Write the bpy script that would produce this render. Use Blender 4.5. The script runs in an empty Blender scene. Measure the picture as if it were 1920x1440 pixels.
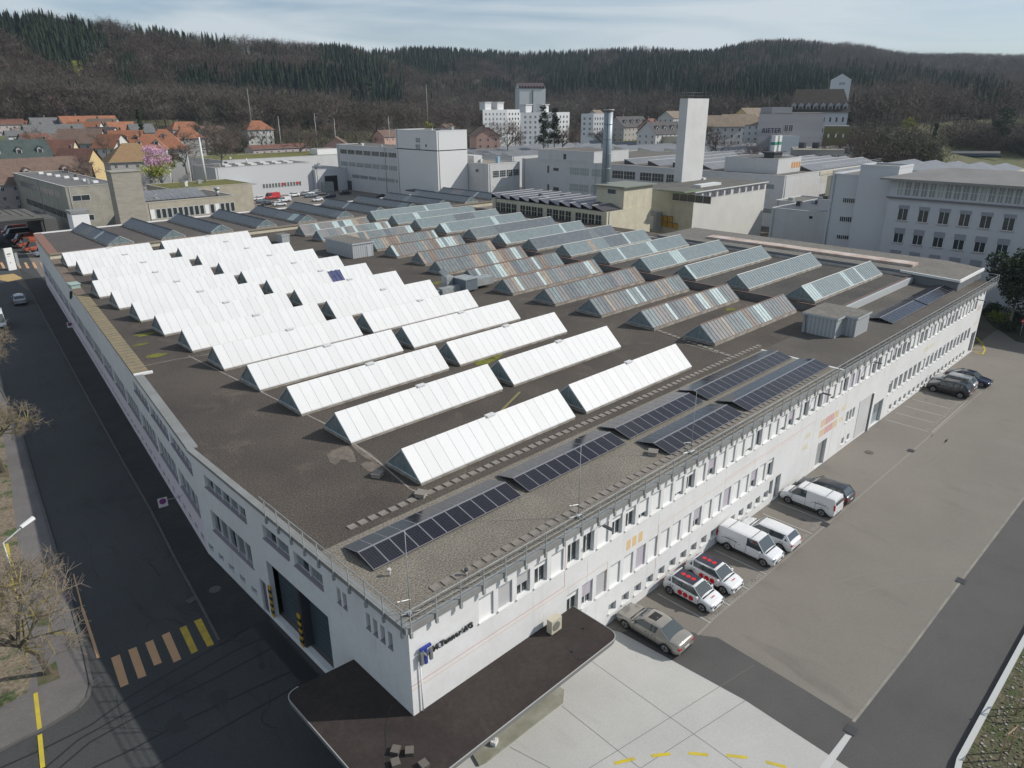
import bpy, math, random
import numpy as np
from mathutils import Vector, Matrix
random.seed(7); RNG = np.random.default_rng(7)
R = math.radians
C = bpy.context.scene.collection
sc = bpy.context.scene

# ---------------------------------------------------------------- camera
FX, VX, VY, FAC, CAMZ = 1333.0, 970.0, 4130.0, 2440.0, 32.0
_dn = np.array([VX - 960, VY - 720, FX]); _dn /= np.linalg.norm(_dn)
_ax = FAC - 960; _ay = -(_dn[0] * _ax + _dn[2] * FX) / _dn[1]
_X = np.array([_ax, _ay, FX]); _X /= np.linalg.norm(_X)
_Z = -_dn; _Y = np.cross(_Z, _X); RM = np.stack([_X, _Y, _Z])
cam = bpy.data.cameras.new("camera"); camo = bpy.data.objects.new("camera", cam); C.objects.link(camo)
m3 = Matrix([[RM[i][0], -RM[i][1], -RM[i][2]] for i in range(3)])
camo.matrix_world = Matrix.Translation((0, 0, CAMZ)) @ m3.to_4x4()
cam.sensor_width = 36; cam.lens = FX / 1920 * 36; cam.clip_end = 9000; cam.clip_start = 0.5
sc.camera = camo

def _ray(px, py): return RM @ np.array([px - 960, py - 720, FX])
def G(px, py, z=0.0):
    "point of the level plane z seen at this place of the photograph"
    d = _ray(px, py); t = (z - CAMZ) / d[2]
    return (d[0] * t, d[1] * t, z)
def Q(px, py, D):
    "point at horizontal distance D"
    d = _ray(px, py); t = D / math.hypot(d[0], d[1])
    return (d[0] * t, d[1] * t, CAMZ + d[2] * t)

# ---------------------------------------------------------------- light
SUN_EL, SUN_AZ = 37.0, -40.0            # direction towards the sun, from +X
w = bpy.data.worlds.new("World"); sc.world = w; w.use_nodes = True
nt = w.node_tree; bg = nt.nodes["Background"]
sky = nt.nodes.new("ShaderNodeTexSky"); sky.sky_type = 'NISHITA'; sky.sun_disc = False
sky.sun_elevation = R(SUN_EL); sky.sun_rotation = R(90 - SUN_AZ)
sky.altitude = 400; sky.air_density = 1.0; sky.dust_density = 0.8; sky.ozone_density = 3.0
tc = nt.nodes.new("ShaderNodeTexCoord"); mp = nt.nodes.new("ShaderNodeMapping")
mp.inputs['Scale'].default_value = (1.3, 1.3, 11.0); mp.inputs['Rotation'].default_value = (R(6), R(-4), 0.6)
nz = nt.nodes.new("ShaderNodeTexNoise"); nz.inputs['Scale'].default_value = 1.3; nz.inputs['Detail'].default_value = 7; nz.inputs['Distortion'].default_value = 0.9
cr = nt.nodes.new("ShaderNodeValToRGB"); cr.color_ramp.elements[0].position = 0.40; cr.color_ramp.elements[1].position = 0.60
mx = nt.nodes.new("ShaderNodeMix"); mx.data_type = 'RGBA'
mx.inputs['B'].default_value = (6.9, 7.5, 7.8, 1)
ml = nt.nodes.new("ShaderNodeMath"); ml.operation = 'MULTIPLY'; ml.inputs[1].default_value = 0.84
L = nt.links.new
L(tc.outputs['Generated'], mp.inputs['Vector']); L(mp.outputs[0], nz.inputs['Vector']); L(nz.outputs['Fac'], cr.inputs[0])
L(cr.outputs[0], ml.inputs[0]); L(ml.outputs[0], mx.inputs['Factor']); L(sky.outputs[0], mx.inputs['A']); L(mx.outputs['Result'], bg.inputs['Color'])
bg.inputs['Strength'].default_value = 0.10
sl = bpy.data.lights.new("sun", 'SUN'); sl.energy = 4.1; sl.angle = R(0.6); sl.color = (1.0, 0.95, 0.875)
so = bpy.data.objects.new("sun", sl); C.objects.link(so)
sd = Vector((math.cos(R(SUN_EL)) * math.cos(R(SUN_AZ)), math.cos(R(SUN_EL)) * math.sin(R(SUN_AZ)), math.sin(R(SUN_EL))))
so.rotation_euler = sd.to_track_quat('Z', 'Y').to_euler()
sc.view_settings.view_transform = 'Standard'; sc.view_settings.look = 'None'
sc.view_settings.exposure = 0.0; sc.view_settings.gamma = 1.0
sc.cycles.max_bounces = 5; sc.cycles.diffuse_bounces = 2; sc.cycles.glossy_bounces = 2; sc.cycles.transparent_max_bounces = 6
sc.cycles.use_denoising = True

# ---------------------------------------------------------------- materials
_M = {}
def mat(name, col, rough=0.8, spots=None, scale=3.0, amount=0.25, metal=0.0, bump=0.0, bscale=40.0, spec=None, stretch=None, fine=0.0, fscale=30.0, stain=None):
    "plain principled material; spots = second colour mixed in by large noise, fine = small speckle in value"
    if name in _M: return _M[name]
    m = bpy.data.materials.new(name); m.use_nodes = True; n = m.node_tree.nodes; l = m.node_tree.links.new
    p = n["Principled BSDF"]; p.inputs['Roughness'].default_value = rough; p.inputs['Metallic'].default_value = metal
    if spec is not None: p.inputs['Specular IOR Level'].default_value = spec
    base = n.new("ShaderNodeRGB"); base.outputs[0].default_value = (*col, 1); out = base.outputs[0]
    t = n.new("ShaderNodeTexCoord"); vec = t.outputs['Object']
    if stretch:
        mpn = n.new("ShaderNodeMapping"); mpn.inputs['Scale'].default_value = stretch; l(vec, mpn.inputs['Vector']); vec = mpn.outputs[0]
    if spots:
        a = n.new("ShaderNodeTexNoise"); a.inputs['Scale'].default_value = scale; a.inputs['Detail'].default_value = 6; a.inputs['Roughness'].default_value = 0.65
        r = n.new("ShaderNodeValToRGB"); r.color_ramp.elements[0].position = 0.62 - amount; r.color_ramp.elements[1].position = 0.62
        x = n.new("ShaderNodeMix"); x.data_type = 'RGBA'; x.inputs['B'].default_value = (*spots, 1)
        l(vec, a.inputs['Vector']); l(a.outputs['Fac'], r.inputs[0]); l(r.outputs[0], x.inputs['Factor']); l(out, x.inputs['A']); out = x.outputs['Result']
    if stain:   # (colour, scale, (sx, sy, sz), strength, threshold)
        sc_, st_ = stain[1], stain[2]; mpn = n.new("ShaderNodeMapping"); mpn.inputs['Scale'].default_value = st_; l(t.outputs['Object'], mpn.inputs['Vector'])
        a = n.new("ShaderNodeTexNoise"); a.inputs['Scale'].default_value = sc_; a.inputs['Detail'].default_value = 8; a.inputs['Roughness'].default_value = .7; a.inputs['Distortion'].default_value = .6
        r = n.new("ShaderNodeMapRange"); r.inputs['From Min'].default_value = stain[4]; r.inputs['From Max'].default_value = stain[4] + .16; r.inputs['To Max'].default_value = stain[3]
        x = n.new("ShaderNodeMix"); x.data_type = 'RGBA'; x.inputs['B'].default_value = (*stain[0], 1)
        l(mpn.outputs[0], a.inputs['Vector']); l(a.outputs['Fac'], r.inputs[0]); l(r.outputs[0], x.inputs['Factor']); l(out, x.inputs['A']); out = x.outputs['Result']
    if fine:
        a = n.new("ShaderNodeTexNoise"); a.inputs['Scale'].default_value = fscale; a.inputs['Detail'].default_value = 3
        mr = n.new("ShaderNodeMapRange"); mr.inputs['From Min'].default_value = 0.3; mr.inputs['From Max'].default_value = 0.7
        mr.inputs['To Min'].default_value = 1 - fine; mr.inputs['To Max'].default_value = 1 + fine
        v = n.new("ShaderNodeVectorMath"); v.operation = 'SCALE'
        l(t.outputs['Object'], a.inputs['Vector']); l(a.outputs['Fac'], mr.inputs[0]); l(out, v.inputs[0]); l(mr.outputs[0], v.inputs['Scale']); out = v.outputs[0]
    if bump:
        a = n.new("ShaderNodeTexNoise"); a.inputs['Scale'].default_value = bscale; a.inputs['Detail'].default_value = 4
        b = n.new("ShaderNodeBump"); b.inputs['Strength'].default_value = bump; b.inputs['Distance'].default_value = 0.05
        l(t.outputs['Object'], a.inputs['Vector']); l(a.outputs['Fac'], b.inputs['Height']); l(b.outputs[0], p.inputs['Normal'])
    l(out, p.inputs['Base Color'])
    _M[name] = m; return m

def wave_mat(name, c1, c2, scale, axis='X', rough=0.5, metal=0.0, frac=0.5, spots=None):
    "stripes / corrugation across one axis"
    if name in _M: return _M[name]
    m = bpy.data.materials.new(name); m.use_nodes = True; n = m.node_tree.nodes; l = m.node_tree.links.new
    p = n["Principled BSDF"]; p.inputs['Roughness'].default_value = rough; p.inputs['Metallic'].default_value = metal
    t = n.new("ShaderNodeTexCoord"); wv = n.new("ShaderNodeTexWave"); wv.bands_direction = axis; wv.inputs['Scale'].default_value = scale
    r = n.new("ShaderNodeValToRGB"); r.color_ramp.elements[0].color = (*c1, 1); r.color_ramp.elements[1].color = (*c2, 1)
    r.color_ramp.elements[0].position = frac - 0.12; r.color_ramp.elements[1].position = frac + 0.12
    l(t.outputs['Object'], wv.inputs['Vector']); l(wv.outputs['Fac'], r.inputs[0])
    out = r.outputs[0]
    if spots:
        a = n.new("ShaderNodeTexNoise"); a.inputs['Scale'].default_value = 0.6; a.inputs['Detail'].default_value = 5
        rr = n.new("ShaderNodeValToRGB"); rr.color_ramp.elements[0].position = 0.42; rr.color_ramp.elements[1].position = 0.62
        x = n.new("ShaderNodeMix"); x.data_type = 'RGBA'; x.inputs['B'].default_value = (*spots, 1)
        l(t.outputs['Object'], a.inputs['Vector']); l(a.outputs['Fac'], rr.inputs[0]); l(rr.outputs[0], x.inputs['Factor']); l(out, x.inputs['A']); out = x.outputs['Result']
    l(out, p.inputs['Base Color']); _M[name] = m; return m

# ---------------------------------------------------------------- mesh building
class MB:
    def __init__(s): s.v = []; s.f = []; s.mi = []; s.ms = []; s.sm = []
    def _m(s, m):
        if m not in s.ms: s.ms.append(m)
        return s.ms.index(m)
    def face(s, pts, m, smooth=False):
        k = len(s.v); s.v += [tuple(p) for p in pts]; s.f.append(tuple(range(k, k + len(pts)))); s.mi.append(s._m(m)); s.sm.append(smooth)
    def box(s, x0, x1, y0, y1, z0, z1, m, top=None, skip=''):
        P = [(x0, y0, z0), (x1, y0, z0), (x1, y1, z0), (x0, y1, z0), (x0, y0, z1), (x1, y0, z1), (x1, y1, z1), (x0, y1, z1)]
        for nm, q in (('b', (3, 2, 1, 0)), ('t', (4, 5, 6, 7)), ('f', (0, 1, 5, 4)), ('r', (1, 2, 6, 5)), ('k', (2, 3, 7, 6)), ('l', (3, 0, 4, 7))):
            if nm in skip: continue
            s.face([P[i] for i in q], top if (nm == 't' and top) else m)
    def obox(s, o, ux, uy, a0, a1, b0, b1, z0, z1, m, top=None):
        "box in a rotated frame: o origin (x,y), ux uy unit vectors"
        def p(a, b, z): return (o[0] + ux[0] * a + uy[0] * b, o[1] + ux[1] * a + uy[1] * b, z)
        s.prism([p(a0, b0, 0), p(a1, b0, 0), p(a1, b1, 0), p(a0, b1, 0)], z0, z1, m, top)
    def prism(s, poly, z0, z1, m, top=None, bottom=True):
        n = len(poly)
        a = sum(poly[i][0] * poly[(i + 1) % n][1] - poly[(i + 1) % n][0] * poly[i][1] for i in range(n))
        if a < 0: poly = poly[::-1]
        lo = [(p[0], p[1], z0) for p in poly]; hi = [(p[0], p[1], z1) for p in poly]
        s.face(hi, top or m)
        if bottom: s.face(lo[::-1], m)
        for i in range(n):
            j = (i + 1) % n; s.face([lo[i], lo[j], hi[j], hi[i]], m)
    def bar(s, a, b, r, m, n=4, r2=None, smooth=False):
        a = Vector(a); b = Vector(b); d = b - a
        if d.length < 1e-6: return
        d.normalize(); u = d.orthogonal().normalized(); v = d.cross(u); r2 = r if r2 is None else r2
        k = len(s.v)
        for c, rr in ((a, r), (b, r2)):
            for i in range(n):
                t = 2 * math.pi * (i + .5) / n; s.v.append(tuple(c + (u * math.cos(t) + v * math.sin(t)) * rr))
        mi = s._m(m)
        for i in range(n):
            j = (i + 1) % n; s.f.append((k + i, k + j, k + n + j, k + n + i)); s.mi.append(mi); s.sm.append(smooth)
        s.f.append(tuple(range(k, k + n))[::-1]); s.mi.append(mi); s.sm.append(False)
        s.f.append(tuple(range(k + n, k + 2 * n))); s.mi.append(mi); s.sm.append(False)
    def cyl(s, x, y, z0, z1, r, m, n=16, r2=None, smooth=True): s.bar((x, y, z0), (x, y, z1), r, m, n, r2, smooth)
    def mesh(s, name):
        me = bpy.data.meshes.new(name); me.from_pydata(s.v, [], s.f)
        for m in s.ms: me.materials.append(m)
        me.polygons.foreach_set('material_index', s.mi); me.polygons.foreach_set('use_smooth', s.sm); me.update(); return me
    def build(s, name, parent=None, loc=None, rz=0.0, **k):
        return link(name, s.mesh(name), parent, loc, rz, **k)

def link(name, me, parent=None, loc=None, rz=0.0, **k):
    o = bpy.data.objects.new(name, me); C.objects.link(o)
    if parent: o.parent = parent
    if loc: o.location = loc
    o.rotation_euler = (0, 0, rz)
    for a, b in k.items():
        if b: o[{'cat': 'category'}.get(a, a)] = b
    return o
def thing(name, label, cat, loc=(0, 0, 0), rz=0.0, group=None): return link(name, None, None, loc, rz, label=label, cat=cat, group=group)
def struct(mb, name): return mb.build(name, kind='structure')
def copy_tree(o, parent=None, loc=None, rz=None, label=None, group=None):
    c = o.copy(); C.objects.link(c)
    if parent: c.parent = parent
    if loc: c.location = loc
    if rz is not None: c.rotation_euler = (0, 0, rz)
    if label: c['label'] = label
    if group: c['group'] = group
    for ch in o.children: copy_tree(ch, c)
    return c
def sheet(name, polys, z, m, kind='structure'):
    "flat ground sheet(s), each a list of (x, y)"
    mb = MB()
    for p in polys:
        a = sum(p[i][0] * p[(i + 1) % len(p)][1] - p[(i + 1) % len(p)][0] * p[i][1] for i in range(len(p)))
        mb.face([(q[0], q[1], z) for q in (p if a > 0 else p[::-1])], m)
    return mb.build(name, kind=kind)
def gp(pts, z=0): return [G(p[0], p[1], z)[:2] for p in pts]
def strip(mb, pts, wd, z, m, h=0.0):
    "flat (or raised) band along a polyline"
    for a, b in zip(pts[:-1], pts[1:]):
        d = Vector((b[0] - a[0], b[1] - a[1])); d.normalize(); n = Vector((-d.y, d.x)) * wd / 2
        q = [(a[0] + n.x, a[1] + n.y), (a[0] - n.x, a[1] - n.y), (b[0] - n.x, b[1] - n.y), (b[0] + n.x, b[1] + n.y)]
        if h: mb.prism(q, z, z + h, m)
        else: mb.face([(p[0], p[1], z) for p in (q if (q[1][0]-q[0][0])*(q[2][1]-q[1][1])-(q[1][1]-q[0][1])*(q[2][0]-q[1][0]) > 0 else q[::-1])], m)

def wall_holes(mb, o, d, n, L0, L1, z0, z1, holes, m, depth=0.25, reveal=None):
    """wall plane from o + d*L0 to o + d*L1, outward normal n; holes = (u0,u1,z0,z1) get reveals of 'depth'"""
    us = sorted({L0, L1, *[h[0] for h in holes], *[h[1] for h in holes]}); zs = sorted({z0, z1, *[h[2] for h in holes], *[h[3] for h in holes]})
    ok = set()
    for h in holes:
        for i in range(len(us) - 1):
            if us[i] >= h[0] - 1e-6 and us[i + 1] <= h[1] + 1e-6:
                for j in range(len(zs) - 1):
                    if zs[j] >= h[2] - 1e-6 and zs[j + 1] <= h[3] + 1e-6: ok.add((i, j))
    def p(u, z, k=0.0): return (o[0] + d[0] * u - n[0] * k, o[1] + d[1] * u - n[1] * k, z)
    flip = (d[0] * n[1] - d[1] * n[0]) > 0
    def q(a):
        mb.face(a[::-1] if flip else a, m)
    for j in range(len(zs) - 1):
        i = 0
        while i < len(us) - 1:
            if (i, j) in ok: i += 1; continue
            k = i
            while k < len(us) - 1 and (k, j) not in ok: k += 1
            q([p(us[i], zs[j]), p(us[k], zs[j]), p(us[k], zs[j + 1]), p(us[i], zs[j + 1])]); i = k
    rv = reveal or m
    for a, b, c, e in holes:
        for Q4 in ([p(a, c), p(b, c), p(b, c, depth), p(a, c, depth)], [p(a, e), p(a, e, depth), p(b, e, depth), p(b, e)],
                   [p(a, c), p(a, c, depth), p(a, e, depth), p(a, e)], [p(b, c), p(b, e), p(b, e, depth), p(b, c, depth)]):
            mb.face(Q4, rv)

# ---------------------------------------------------------------- palette
WHITE = mat('white_render', (.70, .70, .695), .85, (.64, .64, .63), .35, .3, fine=.03, fscale=3, stain=((.48, .47, .44), 1.0, (1.6, 1.6, .12), .45, .56))
WHITE2 = mat('white_paint', (.74, .74, .73), .7)
PINKW = mat('pinkish_white_plinth', (.66, .60, .62), .85)
GREYW = mat('grey_white_render', (.54, .545, .55), .85, (.50, .50, .50), .4, .3, stain=((.38, .375, .36), 1.0, (.7, .7, .06), .5, .54))
CREAM = mat('cream_render', (.60, .56, .43), .85, (.50, .46, .35), .5, .35, stain=((.36, .32, .23), 1.0, (.8, .8, .07), .5, .53))
CONC = mat('raw_concrete', (.40, .38, .32), .9, (.28, .27, .23), .35, .4, fine=.08, fscale=2)
GLASS = mat('dark_window_glass', (.035, .045, .05), .12, spec=.6)
GLASS2 = mat('grey_window_glass', (.20, .225, .235), .2, spec=.6)
GLASSG = mat('teal_gable_glass', (.13, .175, .185), .3, (.20, .25, .26), 2.0, .3)
FRAME = mat('white_window_frame', (.62, .63, .62), .5)
GREYM = mat('galvanised_steel', (.42, .45, .45), .45, (.3, .32, .32), 1.5, .3, metal=.3)
DARKM = mat('dark_metal', (.05, .055, .06), .5)
BLACK = mat('black_rubber', (.012, .012, .013), .7)
GRAVEL = mat('brown_roof_gravel', (.048, .040, .035), .95, (.084, .070, .056), .10, .34, bump=.5, bscale=16, fine=.6, fscale=9, stain=((.15, .125, .095), .22, (1, 1, 1), .5, .54))
GRAVEL2 = mat('light_roof_gravel', (.25, .225, .18), .95, (.17, .152, .125), .16, .38, bump=.5, bscale=18, fine=.55, fscale=10, stain=((.13, .12, .10), .5, (1, 1, 1), .4, .56))
GRAVELD = mat('dark_roof_gravel', (.05, .046, .043), .95, (.075, .07, .062), .15, .3, fine=.35, fscale=3.5)
ROOFGREY = mat('grey_roof_felt', (.12, .115, .105), .95, (.17, .16, .14), .2, .35, fine=.2, fscale=2)
MOSSR = mat('moss_green_roof', (.16, .15, .02), .95, (.10, .10, .03), .25, .3, fine=.3, fscale=1.5)
FASCIA = mat('grey_fascia_sheet', (.25, .255, .25), .6, (.2, .2, .19), .6, .3)
TAN = mat('tan_coping', (.27, .215, .125), .9, (.20, .17, .11), .7, .35, fine=.12, fscale=4)
REDCOP = mat('reddish_coping', (.22, .12, .09), .9)

def part(name, mb, parent, mesh=None, **k):
    "mesh given in world coordinates, parented to a thing standing somewhere else"
    o = link(name, mesh or mb.mesh(name), parent, **k)
    T = Matrix.Translation(parent.location) @ Matrix.Rotation(parent.rotation_euler[2], 4, 'Z')
    o.matrix_parent_inverse = T.inverted(); return o
def part_at(name, me, parent, pos, rz=0.0, **k):
    "shared mesh placed at a world position under a parent"
    o = link(name, me, parent, pos, rz, **k)
    T = Matrix.Translation(parent.location) @ Matrix.Rotation(parent.rotation_euler[2], 4, 'Z')
    o.matrix_parent_inverse = T.inverted(); return o
def FP(px, py, y=23.0):
    d = _ray(px, py); t = y / d[1]; return (d[0] * t, CAMZ + d[2] * t)

# ================================================================ MAIN FACTORY BUILDING
FB = thing('factory_building', 'large white factory hall filling the foreground, rows of gabled skylights on its gravel roof', 'factory', (15.4, 23.2, 0))
RZ = 9.0
xw0, xw1 = 15.3, 111.3
UP = [19.77 + 1.385 * k for k in range(64)]; UP = [x for x in UP if x < 107.6]
MID1 = [26.76 + 1.385 * k for k in range(19)]; MID2 = [78.77 + 1.47 * k for k in range(20)]
BS1 = [30.95 + 1.385 * k for k in range(16)]; BS2 = [80.1 + 1.47 * k for k in range(19)]
UW, UH = 1.04, 1.5
hol = [(x, x + UW, 6.68, 8.18) for x in UP] + [(x, x + UW, 2.9, 4.6) for x in MID1] + [(x, x + .95, 2.75, 4.25) for x in MID2]
hol += [(x, x + .8, .85, 1.55) for x in BS1] + [(x, x + .8, .5, 1.12) for x in BS2]
hol += [(61.7, 63.7, 0.02, 2.7), (75.1, 77.8, 0.02, 2.65), (67.6, 68.15, 3.0, 4.1), (68.35, 68.9, 3.0, 4.1), (69.1, 69.65, 3.0, 4.1), (67.5, 68.1, .65, 1.3), (68.8, 69.4, .65, 1.3),
        (53.6, 54.6, .02, 2.35), (52.6, 53.2, .9, 2.3), (109.0, 110.9, .2, 3.1)]
mb = MB()
wall_holes(mb, (0, 23.0), (1, 0), (0, -1), xw0, xw1, 0, 8.8, hol, WHITE, .3)
# street side
SA = ((xw0, 23.0), (0, 1)); PB = (29.3, 160.0); lb = math.hypot(PB[0] - 15.3, PB[1] - 49.5); dB = ((PB[0] - 15.3) / lb, (PB[1] - 49.5) / lb); nB = (-dB[1], dB[0])
hA_lo = [(39.3 - 23, 40.2 - 23, 0.02, 2.7), (26.0 - 23, 27.3 - 23, .02, 2.6)]; hA_hi = []
for y in (44.6, 46.4, 48.2): hA_lo.append((y - 23, y - 23 + .9, .68, 1.2))
hA_lo.append((42.8 - 23, 43.7 - 23, .68, 1.2)); hA_lo.append((41.0 - 23, 41.9 - 23, .68, 1.2))
hA = [(31.0 - 23, 38.65 - 23, .45, 4.9)]
bandsA_up = [(31.1, 34.4), (35.0, 38.4), (40.8, 47.4)]; bandsA_lo = [(40.9, 47.4)]
hA_hi += [(a - 23, b - 23, 6.7, 7.7) for a, b in bandsA_up] + [(a - 23, b - 23, 3.1, 4.85) for a, b in bandsA_lo]
small = [29.22, 28.62, 26.38, 25.73, 25.07, 24.41]
hA_hi += [(y - 23, y - 23 + .38, 6.75, 7.75) for y in small]
wall_holes(mb, (xw0, 23.0), (0, 1), (-1, 0), 0, 26.5, 0, 8.8, hA_hi + hA + hA_lo, WHITE, .35)
bandsB_lo = [(-1.0 + .6 + 7.3 * k, -1.0 + 7.2 + 7.3 * k) for k in range(15)]; bandsB_up = [(.3 + 7.3 * k, 6.9 + 7.3 * k) for k in range(3)]
bandsB_lo[0] = (.3, 6.2)
bsB = [(.6 + 1.83 * k, 1.5 + 1.83 * k) for k in range(58)]
wall_holes(mb, (15.3, 49.5), dB, nB, 0, lb, 2.95, 8.8, [(a, b, 3.1, 4.85) for a, b in bandsB_lo] + [(a, b, 6.7, 7.7) for a, b in bandsB_up], WHITE, .35)
wall_holes(mb, (15.3, 49.5), dB, nB, 0, lb, 0, 2.95, [(a, b, .68, 1.2) for a, b in bsB], PINKW, .35)
mb.face([(xw1, 23, 0), (xw1, 60, 0), (xw1, 60, 8.8), (xw1, 23, 8.8)], WHITE)
mb.face([PB + (0,), (131, 160, 0), (131, 160, 9.7), PB + (9.7,)][::-1], WHITE)
mb.face([(109.0, 25.5, .2), (110.9, 25.5, .2), (110.9, 25.5, 3.1), (109.0, 25.5, 3.1)], GREYW)
part('wall', mb, FB)
# roof slabs
out = [(15.05, 22.8), (115.6, 22.8), (115.6, 25.4), (117, 60), (117, 134.7), (26.05, 134.7), (15.1, 49.3)]
mb = MB(); mb.prism(out, 8.78, RZ, FASCIA, top=GRAVEL)
part('roof', mb, FB)
mb = MB()   # lighter gravel field beside the long facade
mb.face([(x, y, RZ + .006) for x, y in [(15.4, 23.2), (65.4, 23.2), (65.4, 31.4), (15.6, 31.4)]], GRAVEL2)
mb.face([(x, y, RZ + .006) for x, y in [(65.8, 23.2), (111.2, 23.2), (107.5, 31.4), (65.8, 31.4)]], mat('medium_roof_gravel', (.115, .102, .086), .95, (.08, .071, .062), .2, .35, bump=.5, bscale=18, fine=.5, fscale=9))
mb.face([(x, y, RZ + .012) for x, y in [(65.3, 22.9), (65.65, 22.9), (65.65, 31.5), (65.3, 31.5)]], FRAME)
part('gravel_field', mb, FB)
# edge sheets and copings
mb = MB()
mb.box(15.05, 115.6, 22.8, 23.15, RZ, RZ + .1, FASCIA); mb.box(15.05, 15.5, 23.15, 49.3, RZ, RZ + .09, FASCIA)
part('roof_edge', mb, FB)
mb = MB(); mb.obox((15.1, 49.3), dB, (dB[1], -dB[0]), 0, 19, 0, .75, RZ, RZ + .1, FASCIA)
mb.obox((15.1, 49.3), dB, (dB[1], -dB[0]), 19, 55.5, 0, 1.35, RZ, RZ + .14, TAN); mb.obox((15.1, 49.3), dB, (dB[1], -dB[0]), 18.7, 19, 0, 1.6, RZ, RZ + .2, WHITE2)
for k in range(34): mb.obox((15.1, 49.3), dB, (dB[1], -dB[0]), 19.6 + k * 1.05, 19.66 + k * 1.05, -.01, 1.36, RZ + .1, RZ + .155, mat('coping_joint', (.15, .12, .07)))
mb.obox((15.1, 49.3), dB, (dB[1], -dB[0]), 55.5, 85.5, 0, 1.2, RZ, RZ + .1, mat('rusty_coping', (.20, .13, .09), .9, (.13, .11, .09), .7, .3))
part('coping', mb, FB)
# raised terraces
mb = MB(); mb.prism([(82.9, 31.4), (107.6, 31.4), (107.6, 134.6), (82.9, 134.6)], RZ - .1, 9.75, mat('weathered_upstand', (.10, .095, .09), .8, (.17, .165, .16), .5, .35), top=GRAVELD)
for a in ((82.9, 83.2, 31.4, 134.6, 9.75, 9.87), (83.2, 107.3, 31.4, 31.75, 9.75, 9.87)): mb.box(*a, mat('dark_rusty_sheet', (.13, .09, .075), .8))
mb.box(107.3, 107.7, 31.4, 134.6, 9.75, 10.05, mat('pale_upstand', (.55, .53, .50), .8, (.4, .36, .33), .4, .3))
mb.box(84, 107.2, 31.06, 31.38, 9.0, 9.82, mat('light_grey_sheet', (.42, .44, .45), .5))
part('raised_terrace', mb, FB, label='raised dark gravel terrace with twelve blue green skylights')
mb = MB(); mb.prism([(107.7, 33), (106.4, 25.3), (117.2, 25.3), (119.5, 30.5), (119.8, 74), (107.7, 74)], RZ, 10.45, mat('corrugated_grey_wall', (.16, .17, .18), .6), top=ROOFGREY)
mb.box(106.5, 117.3, 25.1, 25.28, 10.1, 10.5, WHITE2); mb.prism([(107.4, 33), (106.1, 25.1), (106.4, 25.1), (107.7, 33)], 10.2, 10.5, FRAME)
mb.box(110.8, 113.3, 32.5, 66, 10.45, 10.8, mat('stained_pink_white_slab', (.58, .52, .48), .85, (.38, .28, .23), .35, .3))
part('side_block', mb, FB)
mb = MB(); ANN = [(26.0, 134.6), (131, 134.6), (131, 159.7), (29.1, 159.7)]
mb.prism(ANN, RZ - .2, 9.75, CREAM, top=mat('annex_roof_gravel', (.10, .088, .08), .95, (.075, .065, .06), .12, .3, fine=.25, fscale=3))
mb.box(26, 131, 134.4, 134.75, 9.7, 9.95, mat('annex_front_coping', (.24, .20, .16), .8)); mb.box(29.2, 131, 159.4, 159.8, 9.7, 9.95, WHITE2)
mb.prism([(25.9, 134.6), (27.3, 134.6), (30.4, 159.7), (29.0, 159.7)], 9.75, 9.9, REDCOP)
part('annex_roof', mb, FB, label='rear annex roof of brown gravel with skylights turned across')

# windows of the long facade -------------------------------------------------
def window_mesh(wd, ht, kind, d=.2):
    mb = MB(); f = .07
    mb.box(0, wd, d - .02, d + .06, 0, f, FRAME); mb.box(0, wd, d - .02, d + .06, ht - f, ht, FRAME)
    mb.box(0, f, d - .02, d + .06, f, ht - f, FRAME); mb.box(wd - f, wd, d - .02, d + .06, f, ht - f, FRAME)
    if wd > .9: mb.box(wd / 2 - .035, wd / 2 + .035, d - .01, d + .06, f, ht - f, FRAME)
    mb.box(f, wd - f, d + .03, d + .05, f, ht - f, GLASS)
    mb.box(-.06, wd + .06, -.09, d - .02, -.06, 0.002, WHITE2)
    return mb.mesh('window')
WM = window_mesh(UW, UH, 0); WM2 = window_mesh(UW, 1.7, 0); WM3 = window_mesh(.95, 1.5, 0)
BL = {}
def blind_mesh(wd, ht, frac, m, d=.1):
    k = (wd, ht, frac, m.name)
    if k not in BL:
        mb = MB(); mb.box(.02, wd - .02, d, d + .05, ht * (1 - frac), ht - .12, m); mb.box(.01, wd - .01, d - .05, d + .08, ht - .14, ht - .005, GREYM)
        BL[k] = mb.mesh('roller_blind')
    return BL[k]
BW = mat('white_blind', (.74, .74, .73), .6); BG = wave_mat('louvre_blind', (.34, .34, .34), (.55, .55, .55), 6, 'Z', .5); BP = mat('lilac_blind', (.44, .40, .45), .7)
st_up = "WGHoWooWooPPWPoWLWPWPoWWPLPoPoLPPoLLPWooPPLoooPWooPLWoPoooPWWPPooo"
st_mid = "oLGWWLWWWWLWWLWWLWooPWooWL"
def put_window(x, z, wm, wd, ht, s, name='window'):
    o = part_at(name, wm, FB, (x, 23.0, z))
    r = {'W': (1 - .02, BW), 'P': (.68 + random.random() * .22, BW), 'H': (.45, BG), 'G': (.97, BG), 'L': (.97 if random.random() < .5 else .6, BP)}.get(s)
    if r:
        b = link('roller_blind', blind_mesh(wd, ht, round(r[0], 1), r[1]), o)
    elif s == 'o' and random.random() < .4:
        b = link('roller_blind', blind_mesh(wd, ht, .25, BW), o)
for i, x in enumerate(UP): put_window(x, 6.68, WM, UW, UH, st_up[i % len(st_up)])
for i, x in enumerate(MID1): put_window(x, 2.9, WM2, UW, 1.7, st_mid[i % len(st_mid)])
for i, x in enumerate(MID2[:17]): put_window(x, 2.75, WM3, .95, 1.5, 'oooooooPLooooooo'[i % 16])
rest = MB()
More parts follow.
